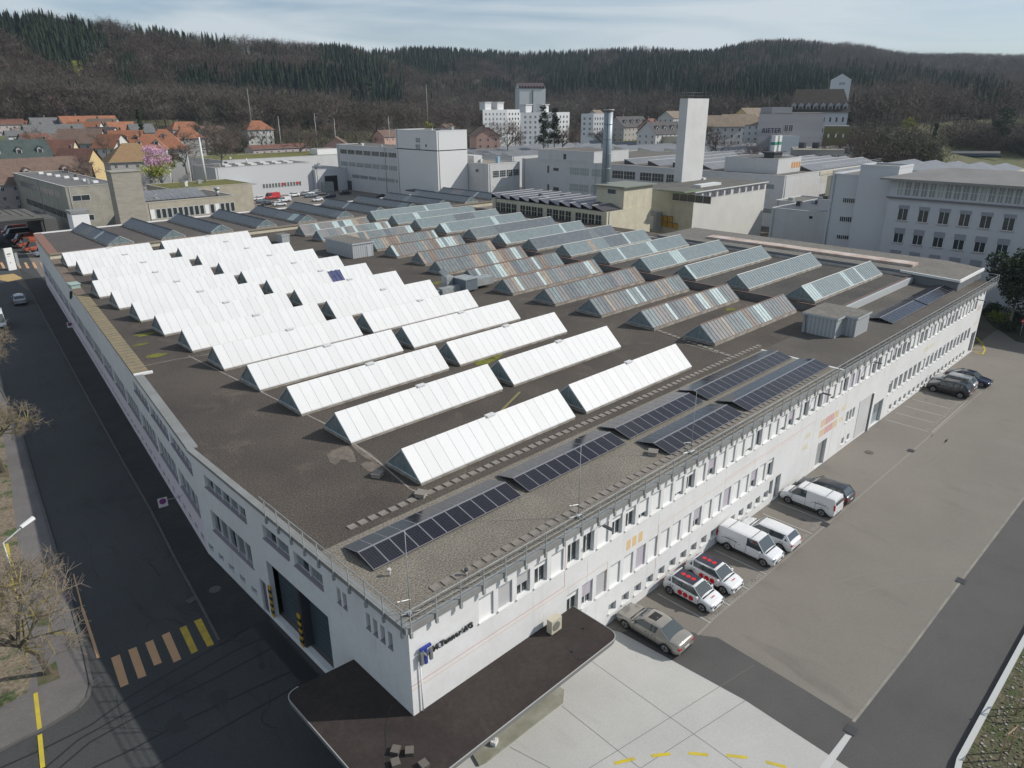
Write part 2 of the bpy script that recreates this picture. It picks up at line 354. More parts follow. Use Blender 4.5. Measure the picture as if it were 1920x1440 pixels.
for x in MID2[17:]:
    rest.box(x, x + .95, 23.2, 23.28, 2.75, 4.25, FRAME); rest.box(x + .07, x + .88, 23.17, 23.2, 2.82, 4.18, GLASS)
part('window', rest, FB, kind='stuff')
bm_ = MB(); bm_.box(0, .8, .25, .3, 0, .7, FRAME); bm_.box(.05, .75, .22, .25, .05, .65, GLASS2); bm_.box(-.02, .82, -.1, .21, -.06, .012, WHITE2); bme = bm_.mesh('basement_window')
for x in BS1: part_at('basement_window', bme, FB, (x, 23, .85))
for x in BS2: part_at('basement_window', bme, FB, (x, 23, .48))
for x in (67.6, 68.35, 69.1): part_at('narrow_window', window_mesh(.55, 1.1, 0), FB, (x, 23, 3.0))
for x in (67.5, 68.8): part_at('basement_window', bme, FB, (x - .1, 23, .62))
def door(x0, x1, z1, m, depth=.28, name='door', lbl=None, glassfrom=None):
    mb = MB(); mb.box(x0, x1, 23 + depth, 23 + depth + .06, 0, z1, m)
    if glassfrom: 
        mb.box(x0 + .1, (x0 + x1) / 2 - .05, 23 + depth - .03, 23 + depth, glassfrom, z1 - .1, GLASS2); mb.box((x0 + x1) / 2 + .05, x1 - .1, 23 + depth - .03, 23 + depth, glassfrom, z1 - .1, GLASS2)
    o = part(name, mb, FB, label=lbl)
    h = MB(); h.box(x1 - .25, x1 - .2, 23 + depth - .1, 23 + depth, .95, 1.15, GREYM); part('handle', h, FB).parent = FB
    return o
door(61.7, 63.7, 2.7, mat('grey_door', (.30, .31, .31), .5)); door(75.1, 77.8, 2.65, mat('blue_grey_gate', (.28, .33, .35), .4), glassfrom=1.2, lbl='blue grey glazed double door')
door(53.6, 54.6, 2.35, mat('light_grey_door', (.42, .45, .46), .5), glassfrom=1.3)
mb = MB(); mb.box(52.6, 53.2, 23.2, 23.26, .9, 2.3, GLASS); part('narrow_window', mb, FB)
mb = MB(); mb.box(70.7, 73.75, 22.97, 22.997, .25, 4.35, GREYW); part('smooth_wall_panel', mb, FB)
mb = MB(); mb.box(73.85, 74.25, 22.95, 22.998, 0, 4.25, DARKM); mb.box(74.25, 74.5, 22.9, 22.998, 0, 4.25, WHITE2); part('sliding_rail', mb, FB)
# painted marks on the facade
OR = mat('orange_paint', (.66, .47, .25), .8); RD = mat('coral_paint', (.62, .27, .25), .8); YL = mat('pale_yellow_paint', (.68, .61, .42), .8)
for x in (32.52, 33.15, 33.82): mu = MB(); mu.box(x, x + .42, 22.992, 22.999, 5.02, 5.78, OR); part('painted_mark', mu, FB)
for zz, dz in ((3.35, .75), (4.35, .75)):
    mu = MB()
    for i, c in enumerate([OR, OR, OR, RD, RD, RD, RD, RD, OR, OR, OR]): mu.box(61.6 + i * .36, 61.82 + i * .36, 22.992, 22.999, zz, zz + dz, c)
    part('painted_mark', mu, FB, label='row of orange and coral painted stripes')
for x, zz in ((58.6, 4.2), (58.4, 3.1), (66.2, 4.6), (66.0, 3.5)):
    mu = MB()
    for k in range(3): mu.box(x + k * .35, x + k * .35 + .22, 22.992, 22.999, zz, zz + .55, YL)
    part('painted_mark', mu, FB)
mu = MB()
for k in range(7): mu.box(88.6 + k * .6, 88.9 + k * .6, 22.992, 22.999, 5.2, 5.75, YL)
part('painted_mark', mu, FB); mu = MB()
for k in range(3): mu.box(109 + k * .5, 109.25 + k * .5, 22.992, 22.999, 6.2, 7.0, mat('faded_red_paint', (.60, .42, .40), .8)); mu.box(109 + k * .5, 109.25 + k * .5, 22.992, 22.999, 4.2, 4.7, YL)
part('painted_mark', mu, FB)
def pl(pts, wd, m):
    mu = MB()
    for (a, b), (c, d) in zip(pts[:-1], pts[1:]):
        if abs(b - d) < 1e-3: mu.box(min(a, c), max(a, c) + wd, 22.993, 22.999, b - wd / 2, b + wd / 2, m)
        else: mu.box(a - wd / 2, a + wd / 2, 22.994, 22.9985, min(b, d), max(b, d), m)
    part('painted_line', mu, FB)
pl([(15.32, 5.4), (26.5, 5.4), (26.5, 8.7)], .035, mat('thin_red_line', (.56, .26, .23), .8)); pl([(15.32, 5.12), (30.6, 5.12), (30.6, 2.4)], .035, mat('thin_orange_line', (.62, .43, .30), .8))
pl([(36.1, 1.8), (36.1, 5.35), (40, 5.35), (58, 5.35)], .03, mat('thin_orange_line', (.62, .43, .30))); pl([(44.8, 5.5), (44.8, 5.55), (60, 5.55)], .03, mat('thin_red_line', (.56, .26, .23)))
for x in (28.6, 36.05, 60.3, 64.6, 66.9): pl([(x, 0.1), (x, 6.3)], .012, mat('panel_joint', (.5, .5, .5)))
# sign letters
def text(name, body, size, loc, rot, m, parent=None, extrude=.02, bold=False, **k):
    cu = bpy.data.curves.new(name, 'FONT'); cu.body = body; cu.size = size; cu.extrude = extrude; cu.space_character = 1.09 if bold else 1.0; cu.offset = .012 * size if bold else 0
    cu.materials.append(m); tmp = bpy.data.objects.new('tmp', cu)
    C.objects.link(tmp); dg = bpy.context.evaluated_depsgraph_get(); me = bpy.data.meshes.new_from_object(tmp.evaluated_get(dg)); bpy.data.objects.remove(tmp)
    me.name = name
    if not me.materials: me.materials.append(m)
    o = link(name, me, parent, **k); mtx = Matrix.Translation(loc) @ Matrix.Rotation(rot[2], 4, 'Z') @ Matrix.Rotation(rot[0], 4, 'X')
    if parent: o.matrix_parent_inverse = (Matrix.Translation(parent.location) @ Matrix.Rotation(parent.rotation_euler[2], 4, 'Z')).inverted()
    o.matrix_basis = mtx; return o
text('sign_lettering', 'M.Tanner AG', .44, (16.56, 22.86, 6.86), (R(90), 0, 0), mat('black_letter', (.03, .033, .035), .4), FB, .05, True, label='black raised letters reading M.Tanner AG')
lg = MB(); BLU = mat('royal_blue_sign', (.02, .045, .28), .4); GRS = mat('grey_sign', (.16, .17, .17), .4)
lg.box(15.80, 16.46, 22.78, 22.9, 7.36, 7.5, BLU); lg.box(16.06, 16.22, 22.80, 22.88, 6.42, 7.4, BLU)
for x in (15.78, 16.34): lg.box(x, x + .16, 22.74, 22.86, 6.55, 7.24, GRS)
for a, b in (((15.94, 7.22), (16.14, 6.92)), ((16.34, 7.22), (16.14, 6.92))): lg.bar((a[0], 22.8, a[1]), (b[0], 22.8, b[1]), .075, GRS)
part('sign_logo', lg, FB, label='blue letter T crossed with a grey letter M')
mb = MB(); mb.cyl(15.82, 22.9, 3.55, 6.55, .035, WHITE2, 8); part('downpipe', mb, FB)
# wall lamps
mb = MB(); mb.bar((0, 0, 0), (0, -.5, .22), .03, GREYM); mb.box(-.12, .12, -1.15, -.45, .2, .27, DARKM); lampm = mb.mesh('wall_lamp')
for px in (1150, 1545, 1660, 1815):
    x = {1150: 29.4, 1545: 59.6, 1660: 71.2, 1815: 105.5}[px]; part_at('wall_lamp', lampm, FB, (x, 23, 8.3))
# street windows -----------------------------------------------------------
LG = mat('window_lintel_purplegrey', (.28, .25, .28), .8)
def band_mesh(Lb, ht, n, nm='street_window'):
    mb = MB(); mb.box(0, Lb, .28, .34, 0, ht, LG)
    stp = Lb / n
    for i in range(n):
        a = i * stp
        mb.box(a + .06, a + stp - .06, .2, .28, .03, ht - .03, FRAME); mb.box(a + .14, a + stp / 2 - .03, .17, .2, .12, ht - .12, GLASS2); mb.box(a + stp / 2 + .03, a + stp - .14, .17, .2, .12, ht - .12, GLASS2 if i % 2 else GLASS)
        mb.box(a - .05, a + .05, .1, .28, 0, ht, FRAME)
    mb.box(-.03, Lb + .03, -.08, .17, -.07, .014, LG)
    return mb.mesh(nm)
rzA = -math.pi / 2
def at_street(name, me, u, z, seg):      # local +x runs back towards the camera so that -y faces the street
    if seg == 'A': return part_at(name, me, FB, (15.3, 23 + u, z), rzA)
    return part_at(name, me, FB, (15.3 + dB[0] * u, 49.5 + dB[1] * u, z), math.atan2(-dB[1], -dB[0]))
m6 = band_mesh(6.6, 1.0, 5); m66 = band_mesh(6.6, 1.75, 5); m33 = band_mesh(3.3, 1.0, 2)
for a, b in bandsA_up: at_street('street_window', m6 if b - a > 5 else m33, b - 23, 6.7, 'A')
for a, b in bandsA_lo: at_street('street_window', m66, b - 23, 3.1, 'A')
m59 = band_mesh(5.9, 1.75, 4)
for i, (a, b) in enumerate(bandsB_lo): at_street('street_window', m59 if i == 0 else m66, b, 3.1, 'B')
for a, b in bandsB_up: at_street('street_window', m6, b, 6.7, 'B')
sw = MB(); sw.box(0, .38, .25, .3, 0, 1, FRAME); sw.box(.05, .33, .22, .25, .05, .95, GLASS2); sw.box(-.02, .4, -.05, .21, -.06, .014, LG); swm = sw.mesh('narrow_window')
for y in small: at_street('narrow_window', swm, y + .38 - 23, 6.75, 'A')
sb = MB(); sb.box(.01, .89, .2, .3, .01, .51, DARKM); sb.box(.06, .84, .17, .2, .06, .46, GLASS); sbm = sb.mesh('basement_window')
for a, b, c, d in hA_lo[2:]: at_street('basement_window', sbm, b, .68, 'A')
for a, b in bsB[:40]: at_street('basement_window', sbm, b, .68, 'B')
# loading doors
GD = mat('dark_teal_roller_door', (.05, .075, .09), .6); YB = mat('hazard_yellow', (.55, .33, .03), .6); BK = mat('hazard_black', (.02, .02, .02), .6)
for y0, y1, lb_ in ((31.1, 34.45, 'dark blue grey loading door nearer the corner'), (35.05, 38.5, 'dark blue grey loading door farther along the street')):
    mb = MB(); mb.box(15.9, 16.0, y0, y1, .45, 4.9, GD)
    for k in range(9): mb.box(15.885, 15.9, y0, y1, .7 + k * .47, .72 + k * .47, DARKM)
    part('loading_door', mb, FB, label=lb_)
mb = MB(); mb.box(15.65, 16.1, 30.99, 38.66, .2, .45, mat('dark_threshold', (.12, .12, .115))); mb.face([(16.02, 31, .4), (16.02, 38.65, .4), (16.02, 38.65, 4.9), (16.02, 31, 4.9)], DARKM); mb.box(15.33, 15.9, 34.45, 35.05, .45, 4.9, DARKM)
mb.box(15.31, 15.6, 34.6, 34.95, .45, 4.9, DARKM); part('door_frame', mb, FB)
for yy in (34.62, 38.5):
    mb = MB()
    for k in range(9): mb.box(15.22, 15.3, yy, yy + .36, .45 + k * .27, .72 + k * .27, YB if k % 2 == 0 else BK)
    part('hazard_strip', mb, FB)
mb = MB(); mb.box(15.45, 15.52, 39.3, 40.2, 0.02, 2.7, mat('purple_grey_door', (.13, .13, .16), .6)); mb.box(15.45, 15.52, 26.0, 27.3, .02, 2.6, mat('purple_grey_door', (.13, .13, .16))); part('door', mb, FB)
sg = MB()
for k, (a, b) in enumerate(((8.35, 7.2), (8.0, 6.6))):
    sg.bar((15.25 + dB[0] * (62 + k * 1.8), 49.5 + dB[1] * (62 + k * 1.8), a), (15.25 + dB[0] * (64.2 + k * 1.8), 49.5 + dB[1] * (64.2 + k * 1.8), b), .16, DARKM)
part('wall_sign', sg, FB, label='dark angular sign high on the street wall')

# ---------------------------------------------------------------- skylights (parts of the roof they are built into)
SHV = [mat('white_cover_sheet_%d' % i, c, .6, c2, .8, .3, stain=((.56, .56, .54), 1.4, (.3, 1.2, 1), .3, .6)) for i, (c, c2) in enumerate((((.65, .65, .645), (.63, .63, .625)), ((.635, .64, .645), (.62, .625, .62)), ((.615, .62, .615), (.60, .60, .595))))]; SHW = SHV[0]; SEAM = mat('sheet_seam', (.44, .45, .45), .7)
PANC = [mat('pane_%s' % n, c, .3, s, 1.2, .3, spec=.5, fine=.12, fscale=5) for n, c, s in (
    ('slate', (.13, .155, .165), (.19, .21, .21)), ('smoke', (.17, .175, .175), (.22, .21, .20)), ('mint', (.47, .56, .55), (.38, .46, .46)), ('rust', (.245, .195, .155), (.18, .145, .12)),
    ('sand', (.36, .315, .26), (.26, .215, .17)), ('mauve', (.27, .235, .225), (.2, .2, .2)), ('teal', (.155, .20, .21), (.21, .25, .255)), ('steel', (.10, .12, .135), (.15, .165, .175)), ('olive', (.14, .15, .13), (.2, .2, .18)))]
KERB = mat('skylight_kerb', (.40, .38, .34), .9, (.22, .20, .17), 1.2, .3); RUSTB = mat('rusty_glazing_bar', (.17, .11, .085), .8); PALEB = mat('pale_glazing_bar', (.42, .44, .43), .6)
def skylight(Lx, wts, bars, kind, hw=1.95, h=1.6, label=None, pw=.62, base=.28):
    mb = MB(); mb.box(0, Lx, -hw, hw, 0, base, KERB)
    n = max(2, int(round(Lx / pw))); st = Lx / n; run = 0; cur = 0
    eL = -hw + .12
    for sgn in (-1, 1):
        for i in range(n):
            if run <= 0:
                cur = random.choices(range(9), wts)[0]; run = random.choice((1, 1, 2, 2, 3)) if kind != 'teal' else (random.choice((1, 1, 2)) if cur in (2, 4) else random.randint(3, 9))
            run -= 1
            a = i * st; q = [(a, sgn * -eL, base + .02), (a + st, sgn * -eL, base + .02), (a + st, 0, h + .28), (a, 0, h + .28)]
            mb.face(q if sgn < 0 else q[::-1], PANC[cur])
            e = (sgn * -eL); mb.bar((a, e, base + .04), (a, 0, h + .30), .022, bars, 4)
        e = sgn * -eL; mb.bar((-.03, e, base + .03), (Lx + .03, e, base + .03), .05, bars); 
    mb.bar((-.05, 0, h + .31), (Lx + .05, 0, h + .31), .07, bars)
    glaz = mb.mesh('skylight')
    ge = MB(); ge.face([(-.005, eL, base), (-.005, 0, h + .26), (-.005, -eL, base)], GLASSG)
    for t in (-.55, 0, .55): ge.bar((-.03, t * hw, base), (-.03, t * hw, base + (h) * (1 - abs(t))), .035, GREYM)
    ge.bar((-.03, eL, base + .05), (-.03, -eL, base + .05), .05, GREYM); ge.bar((-.03, eL, base + .03), (-.03, 0, h + .28), .05, GREYM); ge.bar((-.03, -eL, base + .03), (-.03, 0, h + .28), .05, GREYM)
    cs = None
    if kind == 'white':
        cs = MB(); k = 16; st2 = (Lx + .1) / k
        for i in range(k):
            a = -.05 + i * st2
            for sgn in (-1, 1):
                q = [(a, sgn * (hw + .02), base - .02), (a + st2 - .018, sgn * (hw + .02), base - .02), (a + st2 - .018, 0, h + .42), (a, 0, h + .42)]
                q2 = [(p[0], p[1], p[2] - .07) for p in q]
                cs.face(q if sgn < 0 else q[::-1], random.choice(SHV))
                if sgn < 0: cs.face([q2[0], q2[1], q[1], q[0]], SHW)
                cs.face([q2[0], q[0], q[3], q2[3]] if sgn < 0 else [q2[3], q[3], q[0], q2[0]], SEAM)
        for sgn in (-1, 1):
            q = [(-.05, sgn * (hw), base - .05), (Lx + .05, sgn * hw, base - .05), (Lx + .05, 0, h + .385), (-.05, 0, h + .385)]; cs.face(q if sgn < 0 else q[::-1], SEAM)
        xm = Lx * .52; cs.box(xm - .4, xm + .4, -.2, .2, h + .36, h + .47, SHW)
        cs = cs.mesh('cover_sheet')
    return glaz, ge.mesh('gable_end'), cs
def put_sky(v, x, y, z, rz=0.0, label=None):
    o = part_at('skylight', v[0], FB, (x, y, z), rz, label=label)
    link('gable_end', v[1], o); Lx = max(p.co.x for p in v[0].vertices) - .05
    g2 = link('gable_end', v[1], o, (Lx, 0, 0), math.pi)
    if v[2]: link('cover_sheet', v[2], o)
    return o
W_RUST = (3.2, 3, 1.8, 1.5, 2.2, 1.5, .8, 1, 0); W_TEAL = (.2, 0, 1.6, 0, .25, 0, 6, .3, 0); W_STEEL = (.6, .2, .7, 0, 0, 0, .5, 6, .2); W_PLAIN = (3, 0, .5, 0, .3, 0, 4, 2, 1)
YS = [35.3, 43.6, 50.9, 58.1, 65.4, 72.9, 80.5, 87.9, 95.4, 103.2, 111.3, 119.5, 127.4]
vws = [skylight(15.1, W_PLAIN, GREYM, 'white') for _ in range(4)]; vs = skylight(12.8, W_PLAIN, GREYM, 'white')
for i, y in enumerate(YS):
    put_sky(vws[i % 4] if i < 10 else vs, 24.0 if i < 10 else 26.35, y, RZ); put_sky(vws[(i + 2) % 4], 40.5 + (.0 if i < 9 else (i - 8) * .16), y, RZ)
YC = [37.3, 44.8, 52.1, 59.3, 66.8, 74.4, 82.2, 89.5, 97.4, 104.8, 112.1, 119.4, 126.9]
for i, y in enumerate(YC):
    x0 = (63.1, 63.1, 63.0, 62.9, 62.9, 63.3, 63.9, 66.1, 66.5, 67.6, 66.5, 65.7, 66.3)[i]
    put_sky(skylight(81.3 - x0, W_RUST, RUSTB if i < 10 else PALEB, 'old', hw=1.95), x0, y, RZ, label='weathered skylight of patched rust, grey and mint panes')
YD = [36.4, 45.0, 52.9, 60.3, 67.7, 75.4, 82.8, 90.1, 97.8, 106.2, 113.9, 121.6, 129.4]
for i, y in enumerate(YD):
    put_sky(skylight(21.3, W_TEAL if i not in (6, 8) else W_STEEL, PALEB, 'teal', hw=1.95, h=1.5), 84.0, y, 9.76, label='blue green glazed skylight on the raised terrace')
for k in range(11):
    x = 37.2 + 8.92 * k; put_sky(skylight(22.0, W_STEEL, DARKM, 'teal', hw=2.15, h=1.25), x, 157.8, 9.76, rz=-math.pi / 2, label='dark grey skylight running back across the annex roof')
# ---------------------------------------------------------------- railing along the roof edge
rl = MB()
def rail(pts, inw, zb=8.55, ztop=10.15, sp=1.54):
    for a, b in zip(pts[:-1], pts[1:]):
        Ls = math.hypot(b[0] - a[0], b[1] - a[1]); n = int(Ls / sp); d = ((b[0] - a[0]) / Ls, (b[1] - a[1]) / Ls)
        for i in range(n + 1):
            x, y = a[0] + d[0] * min(i * sp + .3, Ls), a[1] + d[1] * min(i * sp + .3, Ls)
            rl.box(x - .025, x + .025, y - .025, y + .025, zb, ztop, GREYM); rl.box(x - .07, x + .07, y - .07, y + .07, zb, zb + .32, GREYM)
        for zz, r in ((ztop, .03), (ztop - .4, .018), (ztop - .75, .018)): rl.bar((*a, zz), (*b, zz), r, GREYM, 6)
rail([(15.0, 22.74), (115.5, 22.74)], 1); rail([(15.0, 22.74), (15.0, 37.5)], 1); rail([(115.5, 22.74), (115.5, 25.3)], 1)
part('railing', rl, FB)
# loose white pipe / joint strips on the roof
PJ = mat('pale_roof_joint', (.34, .31, .27), .9, (.2, .18, .16), 1.2, .3)
def rj(pts, wd, m): mb = MB(); strip(mb, gp(pts, RZ), wd, RZ + .02, m); part('roof_joint', mb, FB)
rj([(353, 667), (470, 725), (620, 800), (705, 862), (770, 918), (803, 930)], .14, PJ); rj([(258, 689), (330, 674), (395, 664)], .12, PJ); rj([(940, 770), (975, 735)], .2, mat('mossy_plank', (.22, .2, .08), .9)); rj([(1285, 645), (1382, 672)], .12, PJ)
for pp in ([(612, 852), (622, 845), (632, 842), (640, 838), (652, 836), (662, 846), (668, 866), (655, 868), (648, 862), (640, 862), (634, 868), (628, 872), (618, 866)], [(676, 872), (684, 866), (700, 866), (712, 872), (722, 880), (706, 888), (690, 884)], [(650, 825), (664, 832), (690, 846), (716, 868), (706, 868), (690, 862), (672, 850)]):
    mb = MB(); mb.face([(*p, RZ + .016) for p in gp(pp, RZ)][::-1], mat('dried_mud_patch', (.23, .19, .15), .95, (.11, .095, .08), 1.5, .35)); part('mud_patch', mb, FB)
MO = mat('bright_roof_moss', (.19, .20, .015), .95, (.10, .10, .02), 2.5, .3)
mb = MB()
for px, py, rr in ((270, 602, .8), (272, 627, .9), (265, 646, .6), (290, 667, .8), (850, 668, .9), (925, 668, .9), (905, 678, 1.0), (822, 530, .9), (760, 702, .5), (850, 750, .6), (860, 740, .5), (1370, 580, .6), (145, 552, .5)):
    c = G(px, py, RZ); k = 11; mb.face([(c[0] + rr * 1.5 * random.uniform(.45, 1.15) * math.cos(2 * math.pi * i / k), c[1] + rr * random.uniform(.45, 1.15) * math.sin(2 * math.pi * i / k), RZ + .022 + .001 * (px % 5)) for i in range(k)], MO)
mb.build('roof_moss', label='patches of yellow green moss on the gravel roof', cat='moss', kind='stuff')
# ---------------------------------------------------------------- things standing on the roof
SLB = mat('concrete_slab', (.27, .245, .21), .95, (.19, .17, .15), .8, .35)
mb = MB(); mb.box(-.25, .25, -.24, .24, 0, .05, SLB); slm = mb.mesh('paving_slab')
xs1 = [18.13 + .72 * k for k in range(68)]
for i, x in enumerate(xs1): link('paving_slab', slm, None, (x, 32.3 + random.uniform(-.03, .03), RZ + .002), random.uniform(-.05, .05), label='grey concrete slab in the stepping path beside the covered skylights', cat='paving slab', group='stepping slabs on the roof')
for k in range(62):
    link('paving_slab', slm, None, (18.1 + .72 * k, 24.4 + random.uniform(-.04, .04), RZ + .008), random.uniform(-.06, .06), label='grey concrete slab in the stepping path beside the roof railing', cat='paving slab', group='stepping slabs on the roof')
for k in range(20): link('paving_slab', slm, None, (61.5 + .15 * k, 33.0 + .72 * k, RZ + .002), .1, label='dim concrete slab in the cross path between skylight rows', cat='paving slab', group='stepping slabs on the roof')
# solar arrays
SC = bpy.data.materials.new('solar_cells'); SC.use_nodes = True
def _solar():
    n = SC.node_tree.nodes; l = SC.node_tree.links.new; p = n['Principled BSDF']; p.inputs['Roughness'].default_value = .14
    t = n.new("ShaderNodeTexCoord"); b = n.new("ShaderNodeTexBrick"); b.offset = 0; b.inputs['Color1'].default_value = (.012, .011, .016, 1); b.inputs['Color2'].default_value = (.016, .015, .021, 1)
    b.inputs['Mortar'].default_value = (.045, .045, .052, 1); b.inputs['Scale'].default_value = 1; b.inputs['Mortar Size'].default_value = .012; b.inputs['Brick Width'].default_value = .16; b.inputs['Row Height'].default_value = .16
    l(t.outputs['Object'], b.inputs['Vector']); l(b.outputs['Color'], p.inputs['Base Color'])
_solar()
ALU = mat('aluminium_frame', (.26, .26, .275), .5, metal=.2)
PWID = 1.005
def panel_mesh(yr, zr, ye, ze):
    mb = MB(); n = Vector((0, -(ze - zr), ye - yr)); n = n if n.z > 0 else -n; n.normalize()
    fw = .035
    def q(u, t, k=0): return (u, yr + (ye - yr) * t + n.y * k, zr + (ze - zr) * t + n.z * k)
    def add(a, m):
        v = (Vector(a[1]) - Vector(a[0])).cross(Vector(a[2]) - Vector(a[1])); mb.face(a if v.dot(n) > 0 else a[::-1], m)
    add([q(0, 0), q(PWID - .015, 0), q(PWID - .015, 1), q(0, 1)], ALU)
    add([q(fw, .02, .006), q(PWID - .015 - fw, .02, .006), q(PWID - .015 - fw, .98, .006), q(fw, .98, .006)], SC)
    a = [q(0, 0, -.04), q(PWID - .015, 0, -.04), q(PWID - .015, 1, -.04), q(0, 1, -.04)]; add(a, DARKM); mb.f[-1] = mb.f[-1][::-1]
    mb.face([q(0, 1, -.04), q(PWID - .015, 1, -.04), q(PWID - .015, 1), q(0, 1)], ALU); mb.face([q(0, 0, -.04), q(0, 1, -.04), q(0, 1), q(0, 0)], ALU)
    return mb.mesh('solar_panel')
PF = panel_mesh(-.03, .48, -1.5, .14); PK = panel_mesh(.03, .48, 1.5, .14)
def solar(x0, x1, y, label):
    t = thing('solar_array', label, 'solar panels', (x0, y, RZ + .01), 0, 'solar arrays on the flat roof'); n = int((x1 - x0) / PWID)
    for i in range(n):
        for m_ in (PF, PK): link('solar_panel', m_, t, (i * PWID, 0, 0))
    mb = MB(); Lt = n * PWID; mb.box(0, Lt, -.06, .06, .44, .50, ALU)
    for i in (0, n // 2, n):
        x = min(max(.03, i * PWID), Lt - .03)
        mb.bar((x, -1.45, .05), (x, 1.45, .05), .03, DARKM); mb.bar((x, 0, .05), (x, 0, .45), .025, DARKM)
    mb.build('mounting_frame', t)
solar(16.6, 27.8, 29.25, 'tent shaped solar array nearest the building corner'); solar(28.35, 38.6, 29.3, 'tent shaped solar array, second from the building corner')
solar(39.15, 49.4, 29.5, 'solar array third from the corner, beside the skylight path'); solar(49.9, 65.1, 29.5, 'long solar array ending at the white roof strip, path side')
solar(39.15, 49.4, 25.95, 'solar array close to the railing, nearer the corner of its row'); solar(50.1, 65.3, 25.95, 'long solar array close to the railing, ending at the white strip')
solar(84.2, 95.4, 27.0, 'pale solar array on the far roof beside the grey penthouse'); solar(95.7, 106.8, 27.0, 'pale solar array at the far end of the roof')
# grey penthouse, shed, boxes
COR = wave_mat('corrugated_sheet_x', (.30, .315, .33), (.40, .42, .43), 0.75, 'X', .5); CORY = wave_mat('corrugated_sheet_y', (.30, .315, .33), (.40, .42, .43), 0.75, 'Y', .5)
def roofhut(name, label, poly, z1, over=.15, door_=None, cat='roof hut', wallm=None):
    cx = sum(p[0] for p in poly) / len(poly); cy = sum(p[1] for p in poly) / len(poly); t = thing(name, label, cat, (cx, cy, RZ))
    wl = MB(); n = len(poly)
    for i in range(n):
        a, b = poly[i], poly[(i + 1) % n]; m = COR if abs(b[0] - a[0]) > abs(b[1] - a[1]) else CORY
        wl.face([(*a, RZ), (*b, RZ), (*b, z1), (*a, z1)], wallm or m)
    part('wall', wl, t); rf = MB(); big = []
    for p in poly: big.append((p[0] + over * (1 if p[0] > cx else -1), p[1] + over * (1 if p[1] > cy else -1)))
    rf.prism(big, z1, z1 + .22, mat('pale_grey_trim', (.40, .43, .45), .6), top=ROOFGREY); part('roof', rf, t); return t
t = roofhut('roof_penthouse', 'L shaped grey corrugated penthouse with felt roof near the street facade', [(74.3, 27.9), (76.2, 27.9), (76.2, 26.6), (79.7, 26.6), (79.7, 31.5), (74.3, 31.5)], 11.0)
mb = MB(); mb.bar((74.2, 31.2, 11.1), (74.1, 31.0, 9.0), .05, DARKM, 6); part('downpipe', mb, t)
t = roofhut('roof_shed', 'grey corrugated shed with door among the skylights', [(61.3, 100.4), (65.2, 100.4), (65.2, 108.7), (61.3, 108.7)], 11.2)
mb = MB(); mb.box(64.0, 64.75, 100.33, 100.4, 9.0, 10.7, mat('pale_grey_trim', (.40, .43, .45))); part('door', mb, t)
t = roofhut('roof_vent_box', 'small grey louvred box beyond the white covered skylights', [(59.8, 121.5), (61.3, 121.5), (61.3, 123.7), (59.8, 123.7)], 10.3, .08, cat='vent box')
# ventilation plant with ducts
t = thing('ventilation_unit', 'grey rooftop air handling unit with bent ducts between skylight rows', 'air handler', (60.4, 71.0, RZ))
mb = MB(); mb.box(59.4, 61.5, 70.2, 72.8, 9.25, 10.7, mat('blue_grey_unit', (.13, .16, .19), .5)); mb.box(59.3, 61.6, 70.1, 72.9, 10.7, 10.8, GREYM)
for k in range(6): mb.box(59.45 + k * .33, 59.48 + k * .33, 70.17, 70.2, 9.3, 10.6, GREYM)
part('cabinet', mb, t)
mb = MB(); mb.box(61.6, 64.6, 70.4, 72.0, 9.5, 10.5, GREYM); mb.box(56.3, 59.4, 71.2, 72.2, 9.2, 9.9, GREYM); mb.box(53.4, 56.3, 71.6, 72.8, 9.1, 9.7, GREYM); mb.cyl(54.0, 72.4, 9.7, 10.1, .6, GREYM, 14); mb.box(58.2, 59.3, 72.6, 73.8, 9.0, 11.0, GREYM)
mb.bar((58.75, 73.2, 11.0), (58.3, 73.9, 11.7), .55, GREYM, 4); part('duct', mb, t)
# lightning rods
for i, (x, y, h, lb_) in enumerate(((15.9, 23.6, 4.8, 'tall thin lightning rod rising inside the near roof corner'), (28.4, 23.7, 4.8, 'thin lightning rod by the railing above the canopy end'), (40.5, 23.7, 4.8, 'thin lightning rod in front of the solar arrays'))):
    t = thing('lightning_rod', lb_, 'lightning rod', (x, y, RZ), 0, 'lightning rods on the roof')
    mb = MB(); mb.cyl(0, 0, .1, h, .028, GREYM, 6, .015); mb.build('mast', t)
    mb = MB(); mb.bar((-.55, .25, .12), (.55, -.1, .12), .03, GREYM); mb.bar((0, -.6, .12), (0, .5, .12), .03, GREYM); mb.cyl(0, 0, .0, .2, .1, FRAME, 8); mb.bar((-.5, .3, .9), (.2, .2, .75), .02, GREYM); mb.build('base', t)
VP = mat('vent_pipe_white', (.5, .48, .45), .7)
for x, y, lb_ in ((17.0, 26.9, 'short white vent pipe in front of the first solar array'), (19.9, 24.1, 'short dark capped vent pipe near the railing')):
    mb = MB(); mb.cyl(0, 0, 0, .35, .06, VP, 8); mb.cyl(0, 0, .32, .45, .11, VP if x < 18 else DARKM, 10); mb.build('vent_pipe', None, (x, y, RZ), label=lb_, cat='vent pipe')
mb = MB(); mb.box(-.3, .3, -.3, .3, 0, .25, CONC); mb.box(-.35, .35, -.35, .35, .22, .3, SLB); rbm = mb.mesh('roof_drain_cover')
for p, lb_ in (((708, 893), 'concrete drain cover on the dark gravel near the mud streak'), ((1224, 852), 'concrete drain cover beside the solar array near the railing'), ((790, 930), 'dark drain cover at the end of the pale roof joint')):
    link('roof_drain', rbm, None, G(*p, RZ), .5, label=lb_, cat='drain cover')
